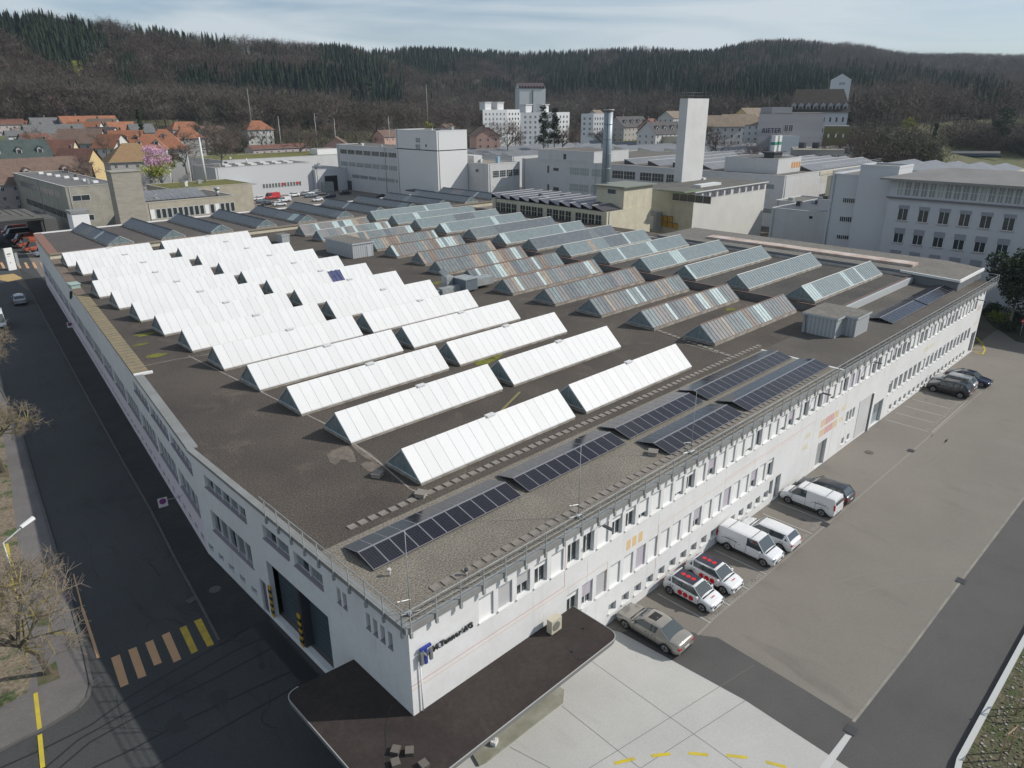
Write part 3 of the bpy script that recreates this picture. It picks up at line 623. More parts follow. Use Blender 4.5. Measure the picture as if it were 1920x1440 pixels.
mb = MB(); mb.box(-.55, .55, -.9, .9, 0, .6, mat('mint_hatch', (.32, .42, .38), .6)); mb.box(-.65, .65, -1, 1, .6, .68, mat('mint_hatch', (.32, .42, .38))); mb.build('roof_hatch', None, G(140, 540, RZ), 0, label='pale green roof hatch near the tan coping', cat='roof hatch')
# blue tarpaulin draped over one covered skylight
mb = MB(); nx_, ny_ = 10, 8; TB = mat('navy_tarpaulin', (.025, .035, .11), .55, (.05, .06, .15), 2, .3)
yy = YS[7]; gv = {}
for i in range(nx_ + 1):
    for j in range(ny_ + 1):
        tt = .12 + .72 * j / ny_ ; yv = yy - 1.97 * (1 - tt); zv = RZ + .28 + (1.74) * tt + .05 + .05 * math.sin(i * 1.7 + j * .3)
        gv[i, j] = (49.2 - .45 * 0 + i * .19 - .0 * j, yv, zv)
for i in range(nx_):
    for j in range(ny_): mb.face([gv[i, j], gv[i + 1, j], gv[i + 1, j + 1], gv[i, j + 1]], TB, True)
mb.build('tarpaulin', label='crumpled navy blue tarpaulin lying on a white covered skylight', cat='tarpaulin')

# ================================================================ ENTRANCE CANOPY
CZ = 3.5
def rounded(pts, rad, seg=7):
    o = []; n = len(pts)
    for i in range(n):
        p0, p1, p2 = Vector(pts[i - 1]), Vector(pts[i]), Vector(pts[(i + 1) % n]); r = rad[i]
        if r <= 0: o.append(tuple(p1)); continue
        a = (p0 - p1).normalized() * r; b = (p2 - p1).normalized() * r
        for k in range(seg + 1):
            t = k / seg; o.append(tuple((p1 + a) * (1 - t) ** 2 + p1 * 2 * t * (1 - t) + (p1 + b) * t * t))
    return o
cp = rounded([(11.3, 19.4), (27.35, 19.4), (27.35, 22.995), (15.295, 22.995), (15.295, 28.5), (11.3, 28.9)], [.8, .8, 0, 0, 0, .8])
CN = thing('entrance_canopy', 'dark flat canopy roof with rounded corners wrapping the building corner', 'canopy', (19, 21, 0))
mb = MB(); mb.prism(cp, 3.22, CZ, mat('canopy_edge', (.16, .16, .155), .7), top=mat('dark_bitumen', (.034, .027, .025), .85, (.048, .039, .035), .3, .3, fine=.15, fscale=5, stain=((.085, .066, .058), .5, (1, 1, 1), .5, .6), spec=.25)); part('roof', mb, CN)
mb = MB(); nn = len(cp)
for i in range(nn):
    a, b = cp[i], cp[(i + 1) % nn]
    if (a[1] > 22.9 and b[1] > 22.9 and a[0] > 15) : continue
    mb.bar((*a, CZ + .01), (*b, CZ + .01), .03, mat('canopy_trim', (.34, .34, .33), .6), 6)
part('edge_trim', mb, CN)
mb = MB()
for x, y in ((13.2, 21.8), (19, 22.2), (25.5, 22.2)): mb = MB(); mb.cyl(x, y, 0, 3.21, .12, GREYM, 12); part('column', mb, CN)
# tar patches
mb = MB()
TAR = mat('fresh_tar', (.022, .021, .021), .5)
for pp in ([(1040, 1190), (1080, 1172), (1095, 1180)], [(1045, 1198), (1095, 1178)], [(1065, 1226), (1118, 1198)], [(1062, 1212), (1084, 1237)], [(1084, 1237), (1110, 1222)]): strip(mb, gp(pp, CZ), .1, CZ + .006, TAR)
strip(mb, gp([(735, 1320), (722, 1360), (723, 1400), (727, 1440)], CZ), .05, CZ + .006, TAR); part('tar_seam', mb, CN)
# ac unit and small things on the canopy
t = thing('air_conditioner', 'beige outdoor air conditioner on the dark canopy against the white wall', 'air conditioner', (24.9, 22.3, CZ + .02))
mb = MB(); BE = mat('beige_casing', (.50, .46, .36), .6); mb.box(-.42, .42, -.2, .2, .05, .95, BE); mb.box(-.35, -.25, -.2, .2, 0, .05, DARKM); mb.box(.25, .35, -.2, .2, 0, .05, DARKM); mb.build('casing', t)
mb = MB(); mb.bar((-.05, -.2, .5), (-.05, -.22, .5), .3, mat('fan_grille', (.18, .17, .15)), 18); mb.build('fan', t)
def ringvent(px, py, lb_):
    mb = MB(); mb.cyl(0, 0, 0, .12, .17, BE, 12, .13); mb.cyl(0, 0, .1, .2, .1, mat('dull_brass', (.2, .16, .09)), 10); mb.build('roof_vent', None, G(px, py, CZ), label=lb_, cat='roof vent')
ringvent(928, 1222, 'small round beige vent on the canopy below the sign'); ringvent(1029, 1167, 'small round beige vent beside the air conditioner')
mb = MB(); mb.box(-.22, .22, -.2, .2, 0, .1, FRAME); mb.bar((-.1, .1, .1), (.1, .1, .16), .06, GREYM); mb.build('splash_box', None, G(790, 1307, CZ), .5, label='white drain box at the foot of the corner downpipe', cat='drain box')
for i, (px, py, lb_) in enumerate(((742, 1410, 'loose grey concrete block lying left on the canopy'), (768, 1412, 'loose grey concrete block lying right of its neighbour on the canopy'), (742, 1434, 'row of loose blocks at the lower edge of the photo on the canopy'), (795, 1437, 'flat stained block at the lower edge of the canopy'))):
    mb = MB(); mb.box(-.22, .22, -.2, .2, 0, .22, mat('old_block', (.075, .068, .062), .95), top=mat('old_block_top', (.13, .115, .10), .95)); mb.build('concrete_block', None, G(px, py, CZ + .0), .6 + .3 * i, label=lb_, cat='concrete block')

# ================================================================ GROUND
sheet('ground', [[(-900, -900), (3000, -900), (3000, 3000), (-900, 3000)]], -.06, mat('valley_ground', (.075, .072, .045), .95, (.11, .10, .075), .01, .35, fine=.25, fscale=.2))
YARD = mat('yard_asphalt', (.225, .205, .178), .92, (.178, .162, .140), .07, .42, fine=.09, fscale=11, stain=((.125, .112, .10), .35, (1, .35, 1), .55, .56))
sheet('yard', [[(15.3, -30), (260, -30), (260, 23.4), (15.3, 23.4)], [(-25, -30), (15.3, -30), (15.3, 23.4), (-25, 23.4)]], -.02, YARD)
sheet('courtyard', [[(30, 159), (200, 159), (200, 300), (30, 300)]], -.02, mat('courtyard_asphalt', (.20, .17, .14), .95, (.15, .135, .12), .05, .35))
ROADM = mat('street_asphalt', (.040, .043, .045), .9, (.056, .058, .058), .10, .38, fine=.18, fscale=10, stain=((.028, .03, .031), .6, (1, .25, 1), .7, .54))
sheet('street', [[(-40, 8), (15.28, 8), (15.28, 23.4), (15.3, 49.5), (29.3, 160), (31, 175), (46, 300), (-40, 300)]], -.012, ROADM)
kr = [(186.7, 800), (231, 866.7), (284.4, 960), (329, 1049), (377.8, 1137.8), (411, 1202)]
kerbR = [G(*p)[:2] for p in [(30, 500), (64, 560), (100, 626.7), (139, 699), (189, 790.6)] + [(231, 866.7), (284.4, 960), (329, 1049), (377.8, 1137.8), (411, 1202)]]
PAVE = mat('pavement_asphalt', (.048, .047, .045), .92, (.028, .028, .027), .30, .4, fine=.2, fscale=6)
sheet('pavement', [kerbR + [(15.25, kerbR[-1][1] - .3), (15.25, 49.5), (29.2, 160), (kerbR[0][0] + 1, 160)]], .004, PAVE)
mb = MB(); KB = mat('granite_kerb', (.11, .105, .10), .85, (.08, .08, .075), .8, .3)
strip(mb, kerbR, .16, .0, KB, .07)
kerbL = [G(*p)[:2] for p in [(-60, 560), (-20, 690), (33, 788), (69, 915.6), (133, 1129), (160, 1226.7), (172, 1284), (165, 1308), (146.7, 1329), (88.9, 1364), (0, 1409), (-80, 1450)]]
strip(mb, kerbL, .18, .0, KB, .09); struct(mb, 'kerb')
PAVL = mat('pinkish_pavement', (.17, .155, .15), .9, (.12, .112, .108), .25, .4, fine=.08, fscale=6)
sheet('pavement_far_side', [kerbL + [(-20, kerbL[-1][1]), (-20, 200), (kerbL[0][0], 200)]], .02, PAVL)
GRS_ = mat('patchy_grass', (.19, .155, .11), .95, (.06, .085, .03), .5, .10, fine=.4, fscale=5, stain=((.10, .075, .05), .9, (1, 1, 1), .6, .52))
pls = [G(*p)[:2] for p in [(-10, 560), (-4, 760), (20, 900), (45, 1120), (62, 1265), (50, 1300), (0, 1328), (-60, 1350)]]
sheet('planting_strip', [pls + [(-18, pls[-1][1]), (-18, 150)]], .03, GRS_)
sheet('tree_pit', [gp([(68, 1146), (88, 1145), (94, 1172), (70, 1176)]), gp([(70, 1260), (105, 1240), (113, 1272), (72, 1288)]), gp([(-14, 870), (14, 872), (18, 895), (-10, 896)])], .034, mat('earth_pit', (.13, .10, .07), .95, (.04, .07, .015), .8, .2))
# markings
CRO = mat('faded_orange_marking', (.56, .33, .17), .8, (.48, .29, .16), .8, .3); CRY = mat('yellow_marking', (.58, .39, .03), .8, (.38, .28, .05), 1.5, .3); YLN = mat('lemon_marking', (.60, .46, .02), .7, (.45, .36, .05), 1.2, .3); WLN = mat('white_marking', (.50, .49, .46), .8, (.36, .35, .33), 1.5, .35)
def z8(p): return (p[0] / 2.25, 800 + p[1] / 2.25)
bars = [((468, 975), (505, 960), (543, 1085), (508, 1100)), ((540, 942), (575, 928), (618, 1050), (583, 1063)), ((612, 912), (645, 898), (683, 995), (650, 1008)), ((682, 880), (715, 865), (765, 980), (733, 995))]
sheet('crossing_marking', [gp([z8(p) for p in b], 0) for b in bars], -.006, CRO)
sheet('yellow_crossing_marking', [gp([z8(p) for p in b], 0) for b in [((757, 850), (785, 838), (835, 945), (808, 958)), ((818, 820), (848, 808), (903, 918), (875, 928))]], -.006, CRY)
mb = MB(); strip(mb, gp([z8((310, 620)), z8((347, 765))]), .09, -.006, CRO); strip(mb, gp([z8((347, 765)), z8((416, 975))]), .17, -.005, CRO)
for a in ((142, 1125, 172, 1280), (160, 1300, 185, 1440)):
    strip(mb, gp([z8((a[0] + 8, a[1])), z8((a[2] - 4, a[3]))]), .22, .026, YLN)
strip(mb, gp([(1, 940), (9, 990)]), .2, .026, YLN); strip(mb, gp([(13, 1020), (32, 1128)]), .2, .036, YLN)
for q in range(6):
    a = 6 + q * 13; strip(mb, gp([(2 + q * 15, 492 + q * 0), (8 + q * 15, 503)]), .5, -.004, CRO)
strip(mb, gp([(38, 514), (86, 536)]), .22, -.004, YLN); struct(mb, 'road_marking')
sheet('orange_road_patch', [gp([(0, 516), (25, 513), (45, 522), (15, 528), (0, 525)])], -.005, mat('orange_road_surface', (.42, .29, .12), .85))
mb = MB()
for k in range(9): strip(mb, gp([(30 + k * 2.6, 527 + k * 2), (58 + k * 2.2, 524 + k * 2)]), .16, -.004, CRO)
struct(mb, 'hatched_marking')
# tar seams, drainage strip, puddled patches in the loading area
mb = MB(); DT = mat('dark_tar_line', (.018, .018, .02), .7); 
for ptz in ([(1110, 815), (950, 905), (560, 1130), (380, 1260), (180, 1360), (0, 1440)], [(1170, 865), (1000, 940), (600, 1170), (330, 1320), (190, 1440)], [(1240, 885), (900, 1065), (600, 1210), (380, 1330), (250, 1440)], [(1300, 1000), (1100, 1090), (800, 1230), (560, 1360), (390, 1440)], [(1350, 1040), (1000, 1235), (640, 1440)]):
    strip(mb, gp([z8(p) for p in ptz]), .13, -.007, DT)
strip(mb, [(14.6, 41.5), (14.35, 30)], 1.1, -.006, mat('dark_wet_drain', (.018, .018, .018), .5)); 
for ptz in ([(690, 1265), (730, 1225), (765, 1200), (770, 1230), (800, 1270), (730, 1300)], [(880, 1130), (930, 1105), (965, 1120), (960, 1170), (915, 1175)], [(1085, 1010), (1110, 985), (1120, 1015), (1105, 1030)], [(835, 1105), (855, 1095), (862, 1105), (845, 1115)], [(885, 690), (905, 678), (930, 684), (915, 700), (895, 702)]):
    mb.face([(*p, -.0055) for p in gp([z8(q) for q in ptz])][::-1], mat('damp_patch', (.030, .030, .031), .7))
strip(mb, gp([z8((320, 1085 - 10)), z8((400, 1085))]), .01, -.005, DT); struct(mb, 'tar_line')
mb = MB(); mb.box(-.35, .35, -.3, .3, 0, .02, DARKM)
for k in range(6): mb.box(-.3 + k * .11, -.25 + k * .11, -.26, .26, .02, .035, mat('iron_grate', (.09, .09, .09), .5))
gr = mb.mesh('drain_grate')
for px, py, lb_, r in ((180, 1279, 'square iron drain grate at the kerb below the crossing', .2), (1596, 1368, 'iron drain grate at the corner of the concrete apron', 0), (1802, 1089, 'small drain grate in the middle of the asphalt seam', 0), (1641, 1303, 'tiny drain grate low on the asphalt seam', 0), (1708, 845, 'drain grate beside the farther parking bays', 0), (1547, 983, 'drain grate by the second van bays', 0), (360, 1125, 'drain grate at the pavement kerb by the shaded building', .2)):
    if py != 1303: link('drain_grate', gr, None, G(px, py, .0), r, label=lb_, cat='drain grate')
mb = MB(); mb.cyl(0, 0, 0, .012, .4, mat('iron_cover', (.10, .09, .08), .7), 20); mc = mb.mesh('manhole_cover')
for px, py, lb_ in ((1630, 848, 'round iron manhole cover in the yard near the grey doors'), (403, 1105, 'round manhole cover on the shaded pavement')): link('manhole_cover', mc, None, G(px, py, .004), 0, label=lb_, cat='manhole cover')
# yard surfaces
APRON = mat('pale_concrete', (.475, .468, .44), .85, (.41, .405, .385), .18, .4, fine=.05, fscale=8, stain=((.34, .33, .30), .8, (1, .5, 1), .5, .57))
ap = [G(*p)[:2] for p in [(1133, 1168), (1165, 1186), (1397.8, 1313), (1600, 1445), (1700, 1520)]]
sheet('concrete_apron', [[(27.3, 22.9), (30.6, 22.9)] + ap[1:] + [(ap[-1][0] - 6, -2), (5, -2), (5, 19.8), (15.4, 19.8), (15.4, 22.9)]], -.014, APRON)
mb = MB(); JT = mat('expansion_joint', (.14, .14, .13), .9)
for a in ([(1110, 1240), (1475, 1500)], [(1415, 1265 - 19), (1105, 1440)], [(955, 1400), (1032, 1440)], [(1053, 1323), (1200, 1440)], [(1398, 1313), (1170, 1460)]): strip(mb, gp(a), .03, -.0095, JT)
struct(mb, 'joint_line')
dk = mat('dark_new_asphalt', (.066, .064, .063), .9, (.088, .085, .082), .2, .4, fine=.12, fscale=11, stain=((.12, .115, .11), .5, (1, .4, 1), .4, .6))
edge = [(1165, 1186), (1397.8, 1313), (1600, 1445), (1700, 1510)]
sheet('dark_asphalt', [gp([(1165, 1186), (1240, 1165), (1315.6, 1191), (1345, 1195), (1420, 1240), (1502, 1289), (1602, 1351), (1590, 1375), (1700, 1510)] + edge[::-1][1:-1]),
      gp([(1602, 1351), (1700, 1226), (1802, 1089), (1920, 933), (2100, 700), (2500, 900), (2100, 1600), (1750, 1600), (1700, 1510), (1590, 1375)])], -.010, dk)
mb = MB(); SEM = mat('pale_asphalt_seam', (.30, .275, .23), .9, (.2, .19, .17), .7, .3); strip(mb, gp([(1600, 1353), (1700, 1226), (1802, 1089), (1920, 933), (2050, 765)]), .16, -.006, SEM)
strip(mb, gp([(1308, 1190), (1340, 1158), (1560, 975), (1700, 855), (1775, 790), (1840, 735)]), .15, -.009, mat('faint_seam', (.25, .232, .205), .9)); struct(mb, 'asphalt_seam')
sheet('gutter_strip', [gp([(1585, 1376), (1597, 1380), (1556, 1440), (1535, 1460), (1520, 1460)])], -.006, mat('pale_gutter', (.48, .48, .47), .8))
mb = MB()
bx = [36.0 + 2.52 * k for k in range(7)] + [53.75] + [78.6, 81.4, 84.1, 86.9, 89.6]
for i, x in enumerate(bx):
    mb.face([(x - .05, 18.35, -.006), (x + .05, 18.35, -.006), (x + .05, 22.6, -.006), (x - .05, 22.6, -.006)], WLN)
mb.box(78.6, 91, 18.0, 18.06, -.008, -.005, WLN); struct(mb, 'parking_line')
for i, x in enumerate([37.3, 39.8, 42.3, 44.8, 47.3, 49.8, 52.6, 80.0, 82.7, 85.5, 88.2]):
    text('bay_lettering', 'BESUCHER', .42, (x - 1.05, 18.42, -.004), (0, 0, 0), mat('worn_white_letter', (.36, .345, .315), .9), None, 0.0, False, kind='structure')
# building foot band, raised stone edge beside the canopy
mb = MB(); stp = [G(*p)[:2] for p in [(1058, 1296), (1040, 1285), (885, 1415), (898, 1437), (912, 1430), (1056, 1318)]]
mb.prism(stp, -.02, .12, mat('mossy_kerb_stone', (.30, .295, .25), .9, (.2, .2, .15), .8, .3)); mb.build('raised_kerb_island', label='long mossy stone kerb island beside the canopy edge', cat='kerb island')
mb = MB(); mb.box(-.2, .2, -.15, .15, 0, .25, FRAME); mb.bar((0, 0, .25), (.1, 0, .55), .03, GREYM); mb.build('ground_lamp', None, G(927, 1394, .12), .4, label='small white box fitting on the kerb island', cat='ground lamp')
mb = MB(); CK = mat('asphalt_crack', (.02, .02, .021), .8); rr_ = random.Random(3)
def wander(x, y, a, n, st, wd, m, z, turn=.5):
    p = (x, y)
    for _ in range(n):
        a += rr_.gauss(0, turn); q = (p[0] + math.cos(a) * st, p[1] + math.sin(a) * st); strip(mb, [p, q], wd * rr_.uniform(.6, 1.3), z, m); p = q
for k in range(26):
    y = rr_.uniform(26, 130); x = 15 - (0 if y < 49 else -(y - 49.5) * .126) - rr_.uniform(.6, 4.2); wander(x, y, 1.57 + rr_.gauss(0, .4), rr_.randint(4, 10), .35, .05, CK, .0085)
for k in range(16):
    y = rr_.uniform(30, 110); wander(rr_.uniform(4, 10), y, 1.5, rr_.randint(5, 14), .6, .04, CK, -.0085, .25)
part_mb = struct(mb, 'asphalt_crack')
mb = MB(); TM_ = mat('tyre_mark', (.198, .183, .160), .9)
for k in range(9):
    x, y = rr_.uniform(45, 95), rr_.uniform(6, 17); a = rr_.uniform(-.5, .5); c = rr_.uniform(-.05, .05)
    for o_ in (0, 1.5):
        pts = []; xx, yy, aa = x - math.sin(a) * o_, y + math.cos(a) * o_, a
        for q in range(14): pts.append((xx, yy)); xx += math.cos(aa) * .9; yy += math.sin(aa) * .9; aa += c
        strip(mb, pts, .16, -.0125, TM_)
struct(mb, 'tyre_mark')
mb = MB(); OS = mat('oil_spot', (.10, .092, .082), .6)
for k in range(26):
    x, y, r_ = rr_.choice(bx[:12]) + rr_.uniform(.8, 1.8), rr_.uniform(18.6, 21.5), rr_.uniform(.06, .22); n_ = 9
    mb.face([(x + r_ * rr_.uniform(.6, 1.3) * math.cos(6.283 * i / n_), y + r_ * rr_.uniform(.6, 1.3) * math.sin(6.283 * i / n_), -.0075 + k * .00002) for i in range(n_)], OS)
struct(mb, 'oil_spot')
# yellow dashes on the apron
mb = MB()
for a in ((1152, 1431, 1190, 1422), (1221, 1417, 1257, 1413), (1291, 1412, 1328, 1415), (1362, 1416, 1401, 1420), (1436, 1428, 1474, 1438)): strip(mb, gp([(a[0], a[1]), (a[2], a[3])]), .2, -.008, YLN)
struct(mb, 'yellow_marking')
# yellow hatched bay past the far end of the facade
mb = MB(); cx0, cy0 = 112.2, 22.6
c0 = [G(*p)[:2] for p in ((1815, 632), (1830, 632), (1843, 645), (1847, 656), (1842, 664), (1828, 661))]
strip(mb, c0, .22, -.004, YLN)
for a in ((1818, 637, 1838, 640), (1819, 645, 1845, 646), (1822, 652, 1846, 653), (1822, 659, 1840, 660)): strip(mb, gp([(a[0], a[1]), (a[2], a[3])]), .16, -.004, YLN)
struct(mb, 'yellow_hatching')
# right-hand kerb wall and gravel bed
kw = [G(*p)[:2] for p in [(1791, 1440 + 20), (1797, 1432), (1920, 1203), (2200, 700)]]
mb = MB(); strip(mb, kw, .28, -.02, mat('pale_concrete_kerb', (.46, .47, .46), .8), .35); mb.build('low_concrete_wall', label='low pale concrete wall edging the gravel bed on the right', cat='low wall')
bed = mat('mossy_gravel_bed', (.11, .09, .06), .95, (.05, .065, .02), .9, .3, bump=.6, bscale=6, fine=.6, fscale=7)
sheet('gravel_bed', [[kw[0], kw[2], kw[3], (kw[3][0] + 20, kw[3][1] - 40), (kw[0][0] + 10, kw[0][1] - 20)]], .12, bed)
mb = MB()
for i in range(2600):
    t = random.random(); s_ = random.uniform(.25, 7); bx_, by_ = kw[0][0] + (kw[2][0] + 8 - kw[0][0]) * t, kw[0][1] + (kw[2][1] + 0 - kw[0][1]) * t; d = Vector((kw[2][0] - kw[0][0], kw[2][1] - kw[0][1])).normalized()
    x, y = bx_ + d.y * s_, by_ - d.x * s_; r = random.uniform(.02, .06)
    mb.box(x - r, x + r * random.uniform(.5, 1.5), y - r, y + r, .1, .12 + r, random.choice((mat('pebble_a', (.22, .2, .17)), mat('pebble_b', (.12, .1, .08)), mat('moss_tuft', (.06, .075, .02)), mat('pebble_c', (.3, .28, .26)))))
mb.build('bed_stones', label='scattered stones and moss tufts in the gravel bed', cat='stones', kind='stuff')
WD = mat('stake_wood', (.33, .22, .14), .8)
for i, (px, py) in enumerate(((1893, 1425), (1922, 1340))):
    x, y, _ = G(px, py, .12); t = thing('tree_support', ('triangular wooden tree stake frame in the gravel bed, fully in view', 'triangular wooden tree stake frame cut by the right photo edge')[i], 'tree stake', (x, y, .12)); tri = [(x + .55 * math.cos(a), y + .55 * math.sin(a)) for a in (.3, 2.4, 4.5)]
    for q in tri: mb = MB(); mb.cyl(q[0], q[1], .1, 2.0, .04, WD, 8); part('post', mb, t)
    mb = MB()
    for k in range(3): a, b = tri[k], tri[(k + 1) % 3]; mb.bar((*a, 1.93), (*b, 1.93), .035, WD)
    part('crossbar', mb, t)

# ================================================================ VEHICLES
def pmat(name, col, metal=0.0, rough=.28): 
    if name in _M: return _M[name]
    m = mat(name, col, rough, metal=metal); p = m.node_tree.nodes['Principled BSDF']; p.inputs['Coat Weight'].default_value = .6; p.inputs['Coat Roughness'].default_value = .05; return m
TYRE = mat('tyre_rubber', (.018, .018, .018), .8); RIM = mat('alloy_rim', (.33, .34, .35), .35, metal=.5); HLM = mat('headlight_glass', (.16, .18, .20), .1, spec=.8); TLM = mat('red_tail_light', (.42, .015, .02), .2); CGL = mat('car_glass', (.055, .07, .075), .03, spec=.9); PLT = mat('number_plate', (.6, .6, .6), .5); TRIM = mat('black_trim', (.02, .02, .02), .6)
_VC = {}
# profile stations: (t along length 0=front..1=rear, top height, half width factor); cabin: t of windscreen base, roof front, roof rear, rear window base; roof height
KINDS = {
 'sedan': dict(L=4.95, W=1.86, sill=.30, belt=[(0, .62, .80), (.03, .74, .93), (.12, .84, .99), (.30, .96, 1), (.60, 1.0, 1), (.80, 1.03, 1), (.93, 1.03, .96), (.985, .98, .88), (1, .80, .84)], cab=(.255, .41, .68, .86), roof=1.46, wr=.335, ax=(.17, .80)),
 'hatch': dict(L=3.95, W=1.74, sill=.30, belt=[(0, .62, .78), (.03, .76, .92), (.14, .90, .99), (.28, 1.0, 1), (.6, 1.05, 1), (.85, 1.12, 1), (.95, 1.10, .96), (1, .95, .88)], cab=(.22, .40, .86, .985), roof=1.50, wr=.32, ax=(.19, .84)),
 'wagon': dict(L=4.6, W=1.82, sill=.30, belt=[(0, .62, .80), (.03, .76, .93), (.13, .86, .99), (.27, .97, 1), (.6, 1.02, 1), (.85, 1.07, 1), (.96, 1.05, .95), (1, .85, .88)], cab=(.23, .38, .87, .985), roof=1.50, wr=.33, ax=(.19, .80)),
 'suv': dict(L=4.6, W=1.86, sill=.36, belt=[(0, .75, .82), (.03, .90, .94), (.12, 1.02, .99), (.27, 1.1, 1), (.6, 1.14, 1), (.85, 1.18, 1), (.96, 1.15, .96), (1, .95, .90)], cab=(.23, .36, .86, .975), roof=1.66, wr=.36, ax=(.18, .81)),
 'van': dict(L=4.75, W=1.84, sill=.36, belt=[(0, .75, .84), (.03, .90, .95), (.10, 1.0, .99), (.20, 1.12, 1), (.34, 1.18, 1), (1, 1.2, .99)], cab=(.17, .31, .965, 1.0), roof=1.86, wr=.33, ax=(.17, .79)),
 'bigvan': dict(L=5.9, W=2.0, sill=.42, belt=[(0, .85, .86), (.03, 1.05, .95), (.09, 1.15, .99), (.16, 1.3, 1), (.3, 1.35, 1), (1, 1.35, .99)], cab=(.12, .26, .975, 1.0), roof=2.45, wr=.36, ax=(.16, .78)),
}
def car_meshes(kind, col, cargo):
    key = (kind, col.name, cargo)
    if key in _VC: return _VC[key]
    K = KINDS[kind]; Ln, Wd = K['L'], K['W'] / 2; B = K['belt']; sill = K['sill']; zr = K['roof']; c0, c1, c2, c3 = K['cab']; ax = K['ax']; wr = K['wr']
    def belt(t):
        for a, b in zip(B[:-1], B[1:]):
            if a[0] <= t <= b[0]: k = (t - a[0]) / (b[0] - a[0]); return a[1] + (b[1] - a[1]) * k, a[2] + (b[2] - a[2]) * k
        return B[-1][1:]
    ts = sorted({*[b[0] for b in B], *[i / 22 for i in range(23)], .01, .99})
    zb0 = lambda t: belt(t)[0]
    mb = MB(); ring = []
    for t in ts:
        z, wf = belt(t); h = Wd * wf; zl = sill - .08 + (.1 if t < .03 or t > .97 else 0)
        arch = 0
        for a in ax:
            dx = abs(t - a) * Ln
            if dx < wr + .05: arch = max(arch, math.sqrt((wr + .05) ** 2 - dx * dx) + wr - zl + .0)
        za = min(zl + max(0, arch), z - .12)
        prof = [(h * .90, za), (h * .985, max(za, zl + .10)), (h, max(za, .55)), (h * .985, z - .13), (h * .93, z - .03), (h * .80, z), (h * .4, z + .025), (0, z + .03)]
        y = t * Ln
        ring.append([(-p[0], y, p[1]) for p in prof] + [(p[0], y, p[1]) for p in prof[::-1][1:]])
    n = len(ring[0]); base = len(mb.v)
    for r in ring: mb.v += r
    ci = mb._m(col)
    for i in range(len(ring) - 1):
        for j in range(n - 1):
            mb.f.append((base + i * n + j, base + (i + 1) * n + j, base + (i + 1) * n + j + 1, base + i * n + j + 1)[::-1]); mb.mi.append(ci); mb.sm.append(True)
    mb.f.append(tuple(base + j for j in range(n))[::-1]); mb.mi.append(ci); mb.sm.append(False); k0 = base + (len(ring) - 1) * n; mb.f.append(tuple(k0 + j for j in range(n))); mb.mi.append(ci); mb.sm.append(False)
    mb.box(-Wd * .86, Wd * .86, .12, Ln - .12, sill - .12, sill + .05, TRIM)
    mb.box(-Wd * .62, Wd * .62, -.015, .05, .42, .6, TRIM); mb.box(-Wd * .7, Wd * .7, Ln - .05, Ln + .012, .3, .42, TRIM)
    for s in (-1, 1):
        for t in ((c0 + .05, (c1 + c2) / 2, c2 - .03) if not cargo else (c0 + .06, c1 + .17, c2 - .3)): mb.box(s * Wd - .004, s * Wd + .005, t * Ln - .009, t * Ln + .009, sill + .12, belt(t)[0] - .14, TRIM)
        mb.box(s * Wd - .01, s * Wd + .012, Ln * (K['ax'][0] + .1), Ln * (K['ax'][1] - .1), sill + .0, sill + .1, TRIM)
        for t in ((c1 + c2) / 2 - .035, c2 - .07): mb.box(s * Wd - .01, s * Wd + .02, t * Ln - .1, t * Ln + .02, belt(t)[0] - .22, belt(t)[0] - .19, TRIM)
    mb.box(-Wd * .8, Wd * .8, c0 * Ln - .12, c0 * Ln - .02, zb0(c0) - .01, zb0(c0) + .022, TRIM)
    body = mb.mesh('body')
    # cabin
    zb = lambda t: belt(t)[0] - .03
    hb, hr = Wd * .935, Wd * .77
    if kind in ('van', 'bigvan'): hb, hr = Wd * .965, Wd * .86
    def cabin(mb, m, e=0.0, zoff=0.0, s0=c0, s1=c1, s2=c2, s3=c3):
        pts = []
        for t, half, z in ((s0, hb, zb(s0)), (s1, hr, zr - .05), (s2, hr, zr - .05), (s3, hb * .96, zb(min(s3, .99)))): pts.append((half + e, t * Ln, z + zoff))
        mid1 = (hb, s1 * Ln, zb(s1)); mid2 = (hb, s2 * Ln, zb(s2))
        L_ = lambda p: (-p[0], p[1], p[2])
        for f_ in ([pts[0], mid1, pts[1]], [mid1, mid2, pts[2], pts[1]], [mid2, pts[3], pts[2]]):
            mb.face(f_[::1], m); mb.face([L_(q) for q in f_][::-1], m)
        mb.face([L_(pts[0]), pts[0], pts[1], L_(pts[1])], m); mb.face([L_(pts[3]), L_(pts[2]), pts[2], pts[3]][::-1][::-1], m)
        return pts
    gl = MB(); tcut = c1 + .17
    if cargo: cabin(gl, CGL, s2=tcut, s3=tcut + .004)
    else: cabin(gl, CGL)
    glm = gl.mesh('window')
    rf = MB(); e = .012
    # roof skin with rounded edges and pillars
    def rp(t, half, z): return (half, t * Ln, z)
    rows = []
    for t in [c1 - .012, c1 + .05, (c1 + c2) / 2, c2 - .06, c2 + .012]:
        dz = -.055 if t < c1 or t > c2 else (-.01 if t in (c1 + .05, c2 - .06) else .008)
        rows.append([(s * hr * f_, t * Ln, zr + dz + q) for s, f_, q in ((-1, 1.03, -.07), (-1, .93, -.015), (-1, .5, .01), (1, 0, .015), (1, .5, .01), (1, .93, -.015), (1, 1.03, -.07))])
    b0 = len(rf.v)
    for r_ in rows: rf.v += r_
    ci = rf._m(col)
    for i in range(4):
        for j in range(6): rf.f.append((b0 + i * 7 + j, b0 + i * 7 + j + 1, b0 + (i + 1) * 7 + j + 1, b0 + (i + 1) * 7 + j)); rf.mi.append(ci); rf.sm.append(True)
